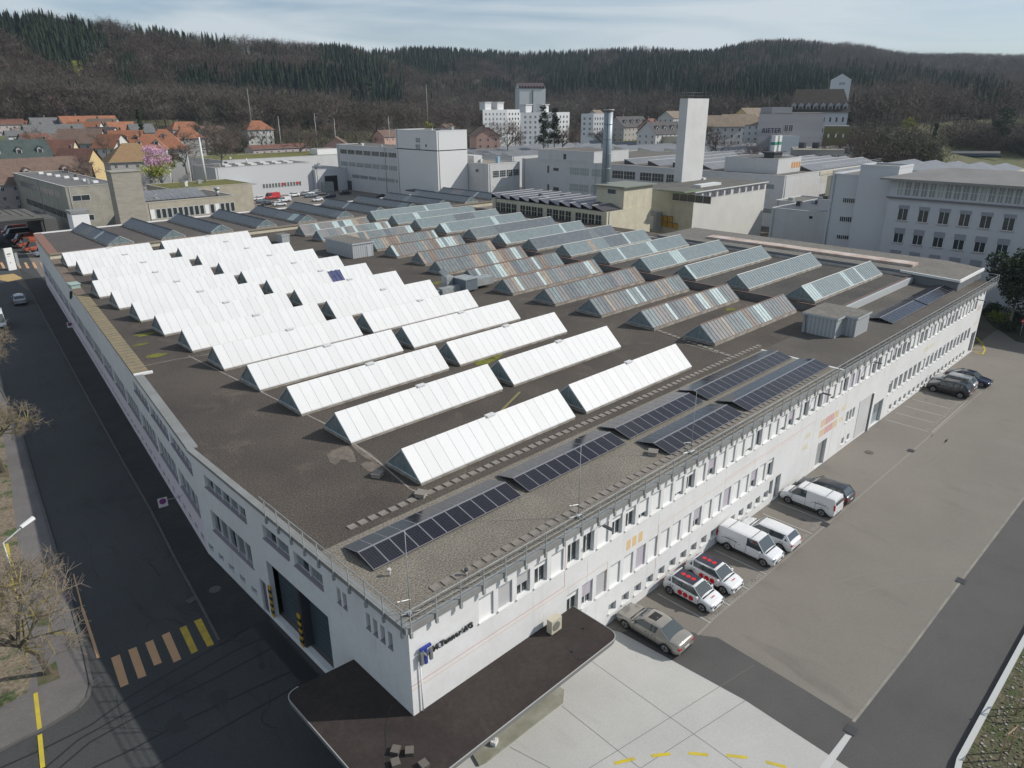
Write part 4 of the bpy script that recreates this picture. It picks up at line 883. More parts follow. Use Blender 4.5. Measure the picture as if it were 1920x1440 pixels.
    for s in (-1, 1):
        rf.bar((s * hb * .985, c0 * Ln, zb(c0)), (s * hr, c1 * Ln, zr - .05), .035, col); rf.bar((s * hb * .95, c3 * Ln - .03, zb(min(c3, .99))), (s * hr, c2 * Ln, zr - .05), .05, col)
        tp = [] if cargo else [(c1 + c2) / 2] if kind != 'sedan' else [(c1 + c2) / 2 + .02]
        if kind in ('wagon', 'suv'): tp.append(c2 - .1)
        for t in tp: rf.bar((s * hb * 1.0, t * Ln, zb(t)), (s * hr * 1.01, t * Ln, zr - .05), .03, TRIM)
        if kind in ('hatch', 'wagon', 'suv', 'sedan'):
            a = c2 - (.03 if kind != 'sedan' else -.0)
            for f_ in ([(s * (hb + e), (c2 - .045) * Ln, zb(c2)), (s * (hb * .96 + e), c3 * Ln, zb(min(c3, .99))), (s * (hr + e), c2 * Ln, zr - .05), (s * (hr + e), (c2 - .02) * Ln, zr - .05)],): rf.face(f_ if s > 0 else f_[::-1], col)
        if cargo:   # closed panel side
            for f_ in ([(s * (hb + e), tcut * Ln, zb(tcut) - .06), (s * (hb + e), c2 * Ln, zb(c2) - .06), (s * (hr + e), c2 * Ln, zr - .04), (s * (hr + e), tcut * Ln, zr - .04)], [(s * (hb + e), c2 * Ln, zb(c2) - .06), (s * hb * .97, c3 * Ln - .01, zb(.99) - .06), (s * (hr + e), c2 * Ln, zr - .04)]): rf.face(f_ if s > 0 else f_[::-1], col)
    if cargo: 
        q = [(-hb * .97, c3 * Ln + .01, zb(.99) - .02), (-hr, c2 * Ln + .01, zr - .04), (hr, c2 * Ln + .01, zr - .04), (hb * .97, c3 * Ln + .01, zb(.99) - .02)]; rf.face(q, col)
        rf.box(-hr * .75, hr * .75, c3 * Ln - .02, c3 * Ln + .02, zb(.99) + .12, zr - .25, CGL)
        for t in (c1 + .1, c2 - .15): rf.bar((-hr, t * Ln, zr + .07), (hr, t * Ln, zr + .07), .025, TRIM)
    roof = rf.mesh('roof')
    wh = MB(); wh.bar((-.1, 0, 0), (.1, 0, 0), wr, TYRE, 20, smooth=False); tyre = wh.mesh('wheel')
    ri = MB(); ri.bar((-.112, 0, 0), (-.09, 0, 0), wr * .68, RIM, 16); ri.bar((.09, 0, 0), (.112, 0, 0), wr * .68, RIM, 16)
    for s in (-1, 1):
        ri.bar((s * .112, 0, 0), (s * .118, 0, 0), wr * .2, TRIM, 8)
        for k in range(5):
            a = k * 2 * math.pi / 5 + .3; ri.bar((s * .114, wr * .25 * math.cos(a), wr * .25 * math.sin(a)), (s * .114, wr * .6 * math.cos(a), wr * .6 * math.sin(a)), .035, DARKM, 4)
    rim = ri.mesh('rim')
    hl = MB(); zh = B[1][1] - .12; hl.box(-.17, .17, -.02, .13, -.07, .06, HLM); hlm = hl.mesh('headlight')
    tl = MB(); tl.box(-.15, .15, -.12, .012, -.06, .055, TLM) if kind != 'van' and kind != 'bigvan' else tl.box(-.05, .05, -.1, .02, -.25, .25, TLM); tlm = tl.mesh('tail_light')
    mi = MB(); mi.box(-.09, .09, -.04, .07, -.06, .08, col); mim = mi.mesh('mirror')
    pm = MB(); pm.box(-.26, .26, -.01, .01, -.055, .055, PLT); pmm = pm.mesh('number_plate')
    _VC[key] = (body, glm, roof, tyre, rim, hlm, tlm, mim, pmm, zh, K); return _VC[key]
def car(kind, col, x, y, heading, label, cat='car', cargo=False, group=None, extras=None, name=None):
    """centre x, y ; heading = direction the front points (radians)"""
    body, glm, roof, tyre, rim, hlm, tlm, mim, pmm, zh, K = car_meshes(kind, col, cargo); Ln, Wd = K['L'], K['W'] / 2
    rz = heading + math.pi / 2; off = Vector((0, -Ln / 2, 0)); off.rotate(Matrix.Rotation(rz, 3, 'Z'))
    t = thing(name or ('parked_van' if 'van' in kind else 'parked_car'), label, cat, (x + off.x, y + off.y, 0), rz, group)
    link('body', body, t); link('window', glm, t); link('roof', roof, t)
    for s in (-1, 1):
        for a in K['ax']:
            wl = link('wheel', tyre, t, (s * (Wd - .115), a * Ln, K['wr'])); link('rim', rim, wl)
        link('headlight', hlm, t, (s * (Wd * .72), .03, zh)); zt = K['belt'][-1][1] - (.06 if 'van' not in kind else .05)
        link('tail_light', tlm, t, (s * Wd * (.74 if 'van' not in kind else .93), Ln, zt)); link('mirror', mim, t, (s * (Wd + .07), (K['cab'][0] + .06) * Ln, zh + .32))
    link('number_plate', pmm, t, (0, -.02, .5)); link('number_plate', pmm, t, (0, Ln + .02, .62))
    return t
PW = pmat('white_car_paint', (.70, .71, .72)); PS = pmat('taupe_silver_paint', (.33, .31, .28), .4, .3); PDK = pmat('anthracite_paint', (.035, .04, .05), .3); PBK = pmat('black_paint', (.012, .013, .016)); PNV = pmat('navy_paint', (.015, .022, .05), .2); PRD = pmat('red_paint', (.48, .03, .04)); PSV = pmat('silver_paint', (.38, .40, .42), .5); PDR = pmat('orange_red_paint', (.36, .08, .04)); PGR = pmat('grey_blue_paint', (.16, .20, .25), .3); PGN = pmat('dark_green_paint', (.02, .075, .06))
DN, UPW = -math.pi / 2, math.pi / 2
t = car('sedan', PS, 32.35, 20.35, UPW, 'taupe silver sedan parked nose in beside the dark canopy')
mb = MB(); mb.box(-.38, .38, 2.25, 2.85, 1.46, 1.482, mat('sunroof_glass', (.012, .012, .014), .1)); link('sunroof', mb.mesh('sunroof'), t)
DOT = mat('signal_red', (.58, .012, .02), .5); NAVR = mat('dark_roof_wrap', (.02, .025, .045), .3)
def dots(t):
    K = KINDS['hatch']; W_ = K['W'] / 2; Ln = K['L']
    mb = MB(); mb.box(-.57, .57, 1.70, 3.28, 1.52, 1.54, NAVR)
    q = mb.build('roof_wrap', t)
    mb = MB()
    for k in range(3):
        mb.bar((.0, 2.05 + k * .40, 1.541), (0, 2.05 + k * .40, 1.551), .16, DOT, 20)
        for s in (-1, 1): mb.bar((s * (W_ + .001), 1.62 + k * .44, .66), (s * (W_ + .008), 1.62 + k * .44, .66), .19, DOT, 22)
        mb.bar((-.12 + .12 * k, .45, .955), (-.12 + .12 * k, .45, .99), .045, DOT, 8)
    mb.build('red_dot_decal', t)
dots(car('hatch', PW, 37.35, 20.6, DN, 'white hatchback with big red dots, next to the taupe sedan')); dots(car('hatch', PW, 40.05, 20.6, DN, 'white hatchback with big red dots, next to the white van with roof bars'))
v1 = car('van', PW, 45.1, 20.55, DN, 'white panel van facing outward between red dotted hatchback and white estate', 'van', True); v2 = car('van', PW, 55.05, 20.35, UPW, 'white panel van parked nose in beside a dark estate car', 'van', True)
def vm(t, s):
    # illegible small dark lettering line with three marks above, as on the van's side
    mb = MB(); m = mat('dark_small_letter', (.10, .10, .11), .6); W_ = .915
    y = 3.0
    for k in range(13):
        h_ = random.choice((.07, .1, .08)); yy_ = y + k * .085
        mb.box(s * W_ - .004, s * W_ + .004, yy_, yy_ + .05, 1.02, 1.02 + h_, m)
    for k in range(3): mb.bar((s * W_ - .004, y + .35 + k * .17, 1.22 - .02 * k), (s * W_ + .004, y + .35 + k * .17, 1.22 - .02 * k), .028, m, 8)
    mb.build('side_lettering', t)
vm(v1, 1); vm(v2, -1); vm(v1, -1); vm(v2, 1)
car('wagon', PW, 47.85, 20.45, UPW, 'plain white estate car parked nose in, red tail lights outward'); car('wagon', PDK, 57.75, 20.3, UPW, 'anthracite estate car beside the second white van')
car('suv', PBK, 91.9, 20.3, UPW, 'black estate with red tail lights at the farther bays'); car('suv', PSV, 94.6, 20.5, UPW, 'silver white off-roader between two dark cars'); car('sedan', PNV, 97.6, 19.8, DN, 'navy blue sedan facing outward at the far end')
hs = math.atan2(dB[1], dB[0])
car('suv', PSV, 22.4, 147.5, hs, 'silver grey car driving away on the shaded street', name='moving_car'); t = car('bigvan', PW, 16.6, 132.5, hs + math.pi, 'white delivery van with dark green lower body at the left edge', 'van', name='moving_van')
mb = MB(); K = KINDS['bigvan']; mb.box(-1.015, 1.015, -.03, 5.92, .35, .78, PGN); mb.build('green_skirt', t)
for i, (px, py, c, lb_) in enumerate(((72, 482, PW, 'white van parked nearest the factory in the emergency van row'), (52, 474, PDR, 'orange and white van second from the factory in its row'), (40, 466, PDR, 'orange fronted van third in the row by the dark hall'), (30, 458, PDR, 'orange fronted van fourth in the row by the dark hall'), (14, 448, PGR, 'grey blue van farthest left in the row'), (10, 441, PDR, 'orange van half hidden behind the grey blue van'))):
    x, y, _ = G(px, py); car('bigvan', c, x + 2.4, y + 1.0, math.pi + .1, lb_, 'van', i != 4, 'vans parked by the dark hall')
lot = [('hatch', PDK, 460, 379.2, 'dark hatchback standing apart by the white hall gate'), ('wagon', PW, 488, 375.8, 'white car half hidden behind the red van'), ('bigvan', PRD, 513, 374, 'bright red tall van in the rear car park'), ('sedan', PGR, 497, 381, 'grey blue car in front of the red van'), ('van', PW, 536, 379, 'small white van in the rear car park'), ('hatch', PDK, 503, 385, 'dark small car beside a white car near the skylights'),
       ('wagon', PW, 527, 386.5, 'white estate nearest the annex roof skylights'), ('suv', PW, 553, 369.5, 'lone white car below the strip of hall windows'), ('hatch', PSV, 572, 367, 'silver car left in the tight group of parked cars'), ('suv', PW, 580, 366, 'white car in the tight group of parked cars'), ('wagon', PW, 594, 364, 'white estate behind the tight group'), ('sedan', PGR, 586, 370.5, 'blue grey saloon in the tight group'), ('wagon', PDK, 604, 367, 'dark blue car at the right of the tight group'), ('hatch', PW, 598, 378, 'white hatchback close to the grey skylight'), ('hatch', PNV, 622, 371, 'navy small car behind the grey skylights'), ('suv', PBK, 650, 365, 'black off-roader in the hall shade'), ('sedan', PBK, 716, 371.5, 'black saloon under the office block'), ('sedan', PDK, 738, 373.5, 'dark saloon under the office block, right of the black one'), ('hatch', PDK, 688, 356, 'dark car at the office block door')]
for i, (k, c, px, py, lb_) in enumerate(lot):
    x, y, _ = G(px, py); car(k, c, x, y + 1, math.pi + random.uniform(-.15, .15) + (0 if i % 3 else math.pi), lb_, 'van' if 'van' in k else 'car', k == 'bigvan' or k == 'van', 'cars in the rear car park')
x, y, _ = G(1878, 287); car('hatch', PW, x, y, .2, 'tiny white car beyond the footbridge on the right')
# signs on the street
def nosign(px, py, lb_, x, y):
    t = thing('no_parking_sign', lb_, 'traffic sign', (x, y, 0), hs); mb = MB(); mb.bar((0, 0, 2.6), (0, 0, 3.0), .03, GREYM); mb.bar((0, 0, 2.9), (0, -1.5, 2.9), .025, GREYM); mb.build('bracket', t)
    mb = MB(); mb.box(-.02, .02, -.35, .35, 2.4, 3.2, mat('sign_white', (.6, .6, .62))); mb.build('plate', t)
    mb = MB(); mb.bar((-.03, 0, 2.9), (-.022, 0, 2.9), .26, mat('sign_red', (.4, .03, .06)), 20); mb.bar((-.04, 0, 2.9), (-.03, 0, 2.9), .19, mat('sign_blue', (.06, .06, .3)), 20); mb.bar((-.045, -.13, 3.03), (-.045, .13, 2.77), .025, mat('sign_red', (.4, .03, .06))); mb.build('symbol', t)
nosign(0, 0, 'white plate with round no parking symbol over the near pavement', 14.2, 54.6); nosign(0, 0, 'white plate with round no parking symbol farther up the street', 22.7, 115.2)
x, y, _ = G(24, 506); t = thing('pylon_sign', 'tall white rectangular sign pylon by the street junction', 'sign', (x, y, 0), .2)
mb = MB(); mb.box(-.75, .75, -.2, .2, 0, 4.6, WHITE2); mb.build('panel', t); mb = MB(); mb.box(1.0, 1.5, -.1, .1, .8, 3.4, GREYM); mb.box(1.2, 1.3, -.05, .05, 0, .8, GREYM); mb.build('side_board', t)
mb = MB(); mb.box(-.45, .3, -.215, -.2, 3.3, 3.5, DARKM); mb.box(-.45, .1, -.215, -.2, 2.9, 3.0, GREYM); mb.box(-.3, .0, -.215, -.2, 1.5, 1.62, DARKM); mb.build('lettering', t)
# street lamp
x, y, _ = G(64, 1206); t = thing('street_lamp', 'pale street lamp standing among bare branches on the left pavement', 'street lamp', (x, y, 0))
mb = MB(); mb.cyl(x, y, 0, 7.6, .09, GREYM, 8, .05); part('pole', mb, t); hx, hy, _z = x + .0, y, 7.6
mb = MB(); mb.bar((x, y, 7.55), (x + 1.2, y + .6, 7.9), .05, GREYM, 6); mb.bar((x + 1.1, y + .55, 7.9), (x + 1.9, y + .95, 8.05), .13, FRAME, 6, .16); part('lamp_head', mb, t)
x, y, _ = G(1912, 630); t = thing('no_entry_sign', 'red round no entry sign among the shrubs at the right edge', 'traffic sign', (x, y, 0), .6)
mb = MB(); mb.cyl(0, 0, 0, 2.2, .04, GREYM, 6); mb.build('post', t); mb = MB(); mb.bar((-.02, 0, 2.3), (-.05, 0, 2.3), .35, mat('sign_red2', (.5, .02, .03)), 18); mb.box(-.065, -.045, -.24, .24, 2.24, 2.36, FRAME); mb.build('disc', t)

# ================================================================ BUILDINGS BEHIND
def SX(px, py, x):
    d = _ray(px, py); t = x / d[0]; return (d[1] * t, CAMZ + d[2] * t)
_wc = {}
def win_mesh(wd, ht, nx, nz, glass, frame, name='window'):
    k = (round(wd, 1), round(ht, 1), nx, nz, glass.name, frame.name if frame else '', name); wd, ht = max(.3, k[0]), max(.3, k[1])
    if k not in _wc:
        mb = MB(); mb.box(0, wd, -.03, .0, 0, ht, glass)
        if frame:
            f = min(.09, wd * .08)
            for a in (0, wd - f): mb.box(a, a + f, -.06, -.03, 0, ht, frame)
            for a in (0, ht - f): mb.box(f, wd - f, -.06, -.03, a, a + f, frame)
            for i in range(1, nx): mb.box(wd * i / nx - .035, wd * i / nx + .035, -.055, -.03, f, ht - f, frame)
            for j in range(1, nz): mb.box(f, wd - f, -.05, -.03, ht * j / nz - .03, ht * j / nz + .03, frame)
        _wc[k] = mb.mesh(name)
    return _wc[k]
def wL(par, x, y, z, wd, ht, nx=2, nz=1, glass=None, frame=FRAME, name='window'):
    "window on a face looking towards -x; y = its near end"
    return part_at(name, win_mesh(wd, ht, nx, nz, glass or GLASS, frame, name), par, (x, y + wd, z), -math.pi / 2)
def wF(par, y, x, z, wd, ht, nx=2, nz=1, glass=None, frame=FRAME, name='window'): return part_at(name, win_mesh(wd, ht, nx, nz, glass or GLASS, frame, name), par, (x, y, z), 0)
def pxL(par, x, l, t_, r, b, nx=2, nz=1, **k):
    "window given by its corners in the photograph, on the wall plane x"
    y1, z1 = SX(l, t_, x); y0, z0 = SX(r, b, x); zc0 = SX(l, t_ + (b - t_) * .93, x)[1]
    return wL(par, x, y0, min(z0, zc0), max(.4, y1 - y0), max(.4, z1 - zc0), nx, nz, **k)
def block(name, label, cat, x0, x1, y0, y1, z1, wall, roof, par=.35, z0=-.1, group=None):
    t = thing(name, label, cat, (x0, y0, max(z0, 0)), 0, group)
    mb = MB(); mb.box(x0, x1, y0, y1, z0, z1, wall); mb.mi[0] = mb.mi[0]; part('wall', mb, t)
    mb = MB(); mb.box(x0 + .25, x1 - .25, y0 + .25, y1 - .25, z1 - .02, z1 + .03, roof)
    if par:
        for a in ((x0 - .05, x1 + .05, y0 - .05, y0 + .25), (x0 - .05, x1 + .05, y1 - .25, y1 + .05), (x0 - .05, x0 + .25, y0 + .25, y1 - .25), (x1 - .25, x1 + .05, y0 + .25, y1 - .25)): mb.box(*a, z1 - .05, z1 + par, wall, top=FRAME)
    part('roof', mb, t); rb = random.Random(name + str(x0))
    if (x1 - x0) > 9 and (y1 - y0) > 9 and z0 < 1:
        for k in range(3):
            mb = MB(); xx = rb.uniform(x0 + 2, min(x1 - 2, x0 + 20)); yy = rb.uniform(y0 + 2, y1 - 2); h_ = rb.uniform(.5, 1.3); r_ = rb.uniform(.25, .6); mb.box(xx - r_, xx + r_, yy - r_, yy + r_, z1, z1 + h_, rb.choice((GREYM, FRAME, DARKM))); part('roof_vent', mb, t)
        for k in range(max(1, int((y1 - y0) / 26))):
            mb = MB(); yy = y0 + (y1 - y0) * (k + .96) / max(1, int((y1 - y0) / 26)); mb.cyl(x0 - .1, yy, 0, z1 + .1, .09, GREYM, 6); part('downpipe', mb, t)
        mb = MB(); mb.cyl(x0 + .8, y0 - .1, 0, z1 + .1, .08, GREYM, 6); part('downpipe', mb, t)
    return t
def rowL(par, x, y0, y1, z, ht, n, fill=.8, nx=2, nz=1, **k):
    st = (y1 - y0) / n
    for i in range(n): wL(par, x, y0 + i * st + st * (1 - fill) / 2, z, st * fill, ht, nx, nz, **k)
def rowF(par, y, x0, x1, z, ht, n, fill=.8, nx=2, nz=1, **k):
    st = (x1 - x0) / n
    for i in range(n): wF(par, y, x0 + i * st + st * (1 - fill) / 2, z, st * fill, ht, nx, nz, **k)

PGL = mat('pale_window_glass', (.30, .35, .34), .3)
# right-hand white office building
BO = thing('office_building', 'large white office building on the right, window band below its hipped grey roof', 'office building', (137.3, 20, 0))
mb = MB(); mb.box(137.3, 156, -6, 46.3, -.1, 19.9, mat('bluish_white_render', (.50, .51, .54), .85, (.46, .47, .50), .3, .3)); part('wall', mb, BO)
mb = MB(); zt = 20.2
q = [(135.6, -6.5), (157.5, -6.5), (157.5, 47.8), (135.6, 47.8)]; mb.prism(q, 19.9, zt, FASCIA); rp_ = [(*p, zt + .004) for p in q]; r0, r1 = (146, 3, 21.7), (146, 40, 21.7)
RG = mat('grey_roof_sheet', (.17, .165, .16), .8, (.22, .21, .20), .2, .3)
for f in ([rp_[3], rp_[0], r0, r1], [rp_[0], rp_[1], r0], [rp_[1], rp_[2], r1, r0], [rp_[2], rp_[3], r1]): mb.face(f, RG)
part('roof', mb, BO); mb = MB(); mb.box(136.9, 137.3, -6, 46.6, 16.75, 17.0, mat('dark_ledge', (.16, .16, .17))); part('ledge', mb, BO)
def z48(p): return (1520 + p[0] / 4.8, 280 + p[1] / 4.8)
bt = [785, 855, 928, 1002, 1075, 1148, 1222, 1297, 1372, 1450, 1530, 1610, 1693, 1765, 1845, 1925]
ys_ = [SX(*z48((x, 315 + (x - 785) * .065)), 137.3)[0] for x in bt]
for i in range(8): ys_.append(ys_[-1] - 1.62)
for i in range(len(ys_) - 1): wd_ = round((ys_[i] - ys_[i + 1]) * .86, 1); wL(BO, 137.3, ys_[i] - wd_, 17.25, wd_, 2.45, 2, 2, glass=GLASS2 if i % 5 else PGL)
BLW = mat('grey_outer_blind', (.25, .26, .29), .7)
for zz, l0, st in ((13.1, 790, None), (9.2, 755, None), (5.3, 722, None)):
    for k in range(8):
        base = {13.1: (790, 972, 1155, 1340, 1530, 1735), 9.2: (757, 930, 1112, 1297, 1487, 1687), 5.3: (722, 893, 1073, 1255, 1445, 1640)}[zz]
        if k < 6: y1 = SX(*z48((base[k], 530 + (base[k] - 790) * .09 + (13.1 - zz) * 47)), 137.3)[0]
        else: y1 -= 4.3
        o = wL(BO, 137.3, y1 - 1.75, zz, 1.7, 2.6, 2, 1, glass=GLASS); bb = MB(); bb.box(.0, 1.7, -.1, -.061, 2.0 if zz > 13 else 1.65, 2.62, BLW); b2_ = MB(); b2_.box(-.1, 1.8, -.16, 0, -.1, 0, mat('pinkish_sill', (.33, .29, .29))); b2_.build('sill', o)
        link('outer_blind', bb.mesh('outer_blind'), o)
BW2 = block('stair_block', 'plain white stairwell block left of the right hand office building', 'building', 142, 160, 46.3, 58.6, 19.6, mat('cool_white_render', (.52, .53, .55), .85), ROOFGREY)
for t_, b_ in ((430, 485), (600, 655), (765, 810)):
    dx = (t_ - 430) * -.17
    for k in range(3): pxL(BW2, 142, *z48((292 + dx + k * 54, t_ + k * 4)), *z48((292 + dx + k * 54 + 48, b_ + k * 4)), nx=3)
LT = block('lift_tower', 'taller white lift tower between the stair block and the office building', 'building', 140, 147, 46.35, 53.0, 21.6, mat('cool_white_render', (.52, .53, .55)), ROOFGREY)
# yellow boiler house, chimneys
BH = block('boiler_house', 'cream boiler house with a low flat roof carrying the round steel chimney', 'building', 123.4, 133.45, 93.8, 101.2, 16.0, CREAM, mat('green_grey_roof', (.10, .10, .088), .9, (.135, .135, .115), .3, .3), .12)
mb = MB(); mb.box(122.7, 134.2, 93.2, 101.8, 16.0, 16.25, mat('green_grey_edge', (.20, .215, .18), .8)); part('eave', mb, BH)
pxL(BH, 123.4, 1139, 353, 1155, 364, 1); 
x, y, _ = G(1135.5, 344, 16.2); t = thing('steel_chimney', 'tall round grey blue steel chimney standing on the cream boiler house', 'chimney', (x, y, 16.2))
STL = mat('blue_grey_steel', (.33, .39, .43), .5, (.24, .28, .31), 1.0, .35, metal=.2, stretch=(1, 1, .1)); mb = MB(); mb.cyl(0, 0, 0, 14.8, .95, STL, 28); mb.build('shaft', t)
mb = MB(); mb.cyl(0, 0, 14.8, 15.15, 1.15, mat('chimney_cap', (.30, .28, .25)), 28); mb.build('cap', t); mb = MB()
for k in range(5): mb.cyl(0, 0, .1 + k * 3, .25 + k * 3, .99, STL, 28)
mb.bar((-.85, -.55, 0), (-.85, -.55, 14.8), .05, DARKM); mb.build('ring', t)
HC = (G(1306.6, 362, 14)[0], G(1306.6, 362, 14)[1])
YH = thing('machine_hall', 'hall with white side and cream end, window strip right under its flat roof', 'factory hall', (133.5, 84, 0))
x1h = G(1433.4, 341.5, 14)[0]; y0h = (HC[1] + G(1433.4, 341.5, 14)[1]) / 2
mb = MB(); mb.face([(HC[0], y0h, 0), (x1h, y0h, 0), (x1h, y0h, 14), (HC[0], y0h, 14)], mat('warm_white_render', (.60, .59, .55), .85, (.54, .53, .50), .25, .35)); mb.face([(HC[0], y0h, 0), (HC[0], y0h, 14), (HC[0], 104.5, 14), (HC[0], 104.5, 0)], CREAM)
mb.face([(x1h, y0h, 0), (x1h, 104.5, 0), (x1h, 104.5, 14), (x1h, y0h, 14)], WHITE); mb.face([(HC[0], 104.5, 0), (HC[0], 104.5, 14), (x1h, 104.5, 14), (x1h, 104.5, 0)], WHITE); part('wall', mb, YH)
mb = MB(); mb.prism([(HC[0] - .3, y0h - .4), (x1h + .3, y0h - .4), (x1h + .3, 104.8), (HC[0] - .3, 104.8)], 14.0, 14.25, FRAME, top=mat('dark_flat_roof', (.085, .082, .072), .95, (.12, .115, .10), .2, .3)); mb.box(150, 159, 92, 94, 14.25, 14.8, FRAME); part('roof', mb, YH)
for k in range(10): wF(YH, y0h, HC[0] + .6 + k * (x1h - HC[0] - 1.2) / 10 + (.5 if k > 4 else 0), 12.35, (x1h - HC[0]) / 10 - .9, 1.45, 4, 1, glass=mat('violet_glass', (.05, .045, .075), .2))
wL(YH, HC[0], 84.0, 11.9, 10.0, 1.7, 5, 1, name='window')
mb = MB(); mb.prism([(HC[0] - 4.5, 88), (HC[0] + 3, 88), (HC[0] + 3, 95), (HC[0] - 4.5, 95)], 14.3, 14.6, mat('green_edge', (.20, .27, .17), .7), top=mat('green_grey_roof', (.10, .10, .088))); part('porch_roof', mb, YH)
OB = mat('orange_crate', (.48, .25, .02), .6)
for k, (px, py) in enumerate(((1241, 408), (1250, 409), (1259, 410), (1241, 418), (1250, 420), (1259, 421), (1268, 423))):
    y_, z_ = SX(px, py, HC[0]); mb = MB(); mb.box(-.4, 0, -.42, .42, -.6, .55, OB); mb.box(-.43, -.4, -.5, .5, .5, .62, DARKM); part_at('orange_hatch', mb.mesh('orange_hatch'), YH, (HC[0], y_, z_))
y_, z_ = SX(1226, 415, HC[0]); mb = MB(); mb.box(-2.4, 0, -2.2, 2.2, -2, 2.4, mat('grey_shelter', (.35, .35, .33))); mb.box(-2.45, -2.4, -1.5, 1.3, -1.4, 1.6, FRAME); part_at('door_shelter', mb.mesh('door_shelter'), YH, (HC[0], y_, z_))
bx0 = G(1277.5, 343.7, 14.2); t = thing('concrete_tower', 'tall flat white tower rising above the machine hall roof', 'tower', (157.4, 102.1, 14.25)); xr = G(1323.5, 337.9, 14.2)[0]
mb = MB(); mb.box(157.4, xr, 102.1, 104.4, 14.25, 33.6, mat('tower_white', (.60, .60, .59), .85, (.54, .54, .53), .3, .3)); part('shaft', mb, t)
mb = MB()
for k in range(7): mb.bar((157.5 + k * 1.8, 102.2, 33.6), (157.5 + k * 1.8, 102.2, 34.9), .03, DARKM)
for zz in (34.2, 34.9): mb.bar((157.4, 102.2, zz), (xr, 102.2, zz), .03, DARKM); mb.bar((157.4, 104.3, zz), (xr, 104.3, zz), .03, DARKM)
part('railing', mb, t)
mb = MB(); mb.box(xr, xr + 1.2, 101.6, 104.4, 14.2, 14.7, FRAME); part('base_block', mb, t)
# low hall with solar roof behind the raised terrace
SH = block('sawtooth_hall', 'long low cream hall with tall windows and roof panels, left of the boiler house', 'factory hall', 117.6, 131.5, 93.5, 128.3, 11.6, CREAM, ROOFGREY, 0)
for k in range(4):
    yb = 128.3 - .8 - (k + 1) * 8.4
    for j in range(4): wL(SH, 117.6, yb + .9 + j * 1.85, 7.6, 1.7, 3.3, 2, 3, frame=CREAM)
mb = MB(); DP = mat('dark_roof_panel', (.085, .08, .095), .3, spec=.5)
for k in range(11):
    y = 94.3 + k * 3.1
    mb.face([(117.3, y, 11.75), (131.6, y, 11.75), (131.6, y + 2.9, 12.7), (117.3, y + 2.9, 12.7)], DP); mb.face([(117.3, y + 2.9, 11.7), (117.3, y + 2.9, 12.7), (131.6, y + 2.9, 12.7), (131.6, y + 2.9, 11.7)], DARKM); mb.box(117.3, 131.6, y + 2.85, y + 3.0, 12.68, 12.75, FRAME)
part('roof_panel', mb, SH)
# long white hall facing left with penthouse
LH = block('long_white_hall', 'very long pale grey white factory building behind the cream hall, windows in two bands', 'factory hall', 192.4, 262, 92.3, 193.5, 14.0, GREYW, mat('brown_flat_roof', (.15, .135, .11), .95, (.11, .10, .09), .15, .35), .2)
for i in range(7):
    a = 92.3 + 101.2 * 0; ya, yb = SX(1067 + i * 55 if i < 5 else 1300, 320, 192.4)[0], 0
segs = [(1068, 1105), (1109, 1143), (1148, 1192), (1200, 1246), (1250, 1290), (1328, 1345)]
for l, r in segs:
    y1 = SX(l, 318, 192.4)[0]; y0 = SX(r, 322, 192.4)[0]
    for zz in (9.8, 4.4): rowL(LH, 192.4, y0, y1, zz, 2.6, 2, .97, 4, 2, glass=GLASS if l > 1140 else mat('pale_window_glass', (.30, .35, .34), .3))
for l, t_, r, b_ in ((1026, 309, 1030, 325), (1037, 314, 1048, 321), (1026, 344, 1030, 358), (1037, 350, 1048, 358)): pxL(LH, 192.4, l, t_, r, b_, 1)
for l, t_, r, b_ in ((1434, 345, 1451, 354), (1428, 390, 1446, 399), (1423, 423, 1450, 441)): pxL(LH, 192.4, l, t_, r, b_, 4, glass=GLASS2, frame=None)
rowF(LH, 92.3, 215, 260, 4.5, 3.0, 6, .8, 4, 2); rowF(LH, 92.3, 215, 262, 10.8, 2.0, 4, .95, 2, 1, glass=mat('cream_panel', (.50, .48, .43), .8), frame=None, name='wall_panel')
mb = MB(); mb.box(214, 262, 92.15, 92.3, 13.0, 14.0, CREAM); part('parapet_band', mb, LH)
ph = block('roof_annex', 'box shaped plant room on the roof of the long white hall, left end', 'roof room', 193.0, 212, 160, 186, 17.6, GREYW, mat('brown_flat_roof', (.15, .135, .11)), .1, 14.02)
pxL(ph, 193.0, 1056.5, 288, 1061.5, 299, 1, frame=None)
ph2 = block('roof_annex', 'dark roofed plant room on the long white hall beside the orange lit opening', 'roof room', 197, 211, 97, 113.5, 18.0, GREYW, mat('dark_flat_roof', (.085, .082, .072)), .1, 14.02)
rowF(ph2, 97, 205, 211, 15.2, 1.6, 4, .7, 1, 1, glass=mat('orange_lining', (.55, .24, .03), .6), frame=None)
mb = MB(); mb.box(200, 205, 100, 103, 18.1, 19.4, DARKM); mb.box(199, 206.5, 99.5, 103.5, 19.4, 19.7, DARKM); part('roof_vent', mb, ph2)
t = thing('roof_flue', 'pair of white and green flue boxes above the dark plant room', 'flue', (203, 101, 19.72)); 
for k in range(2): mb = MB(); mb.box(201.2 + k * 2.6, 202.6 + k * 2.6, 100.8, 102, 19.72, 24.0, FRAME); mb.box(201.15 + k * 2.6, 202.65 + k * 2.6, 100.75, 102.05, 21.5, 22.3, mat('green_box', (.05, .22, .15))); part('flue', mb, t)
mb = MB(); RS = mat('pale_metal_roof', (.20, .205, .215), .5, (.15, .155, .165), .3, .3)
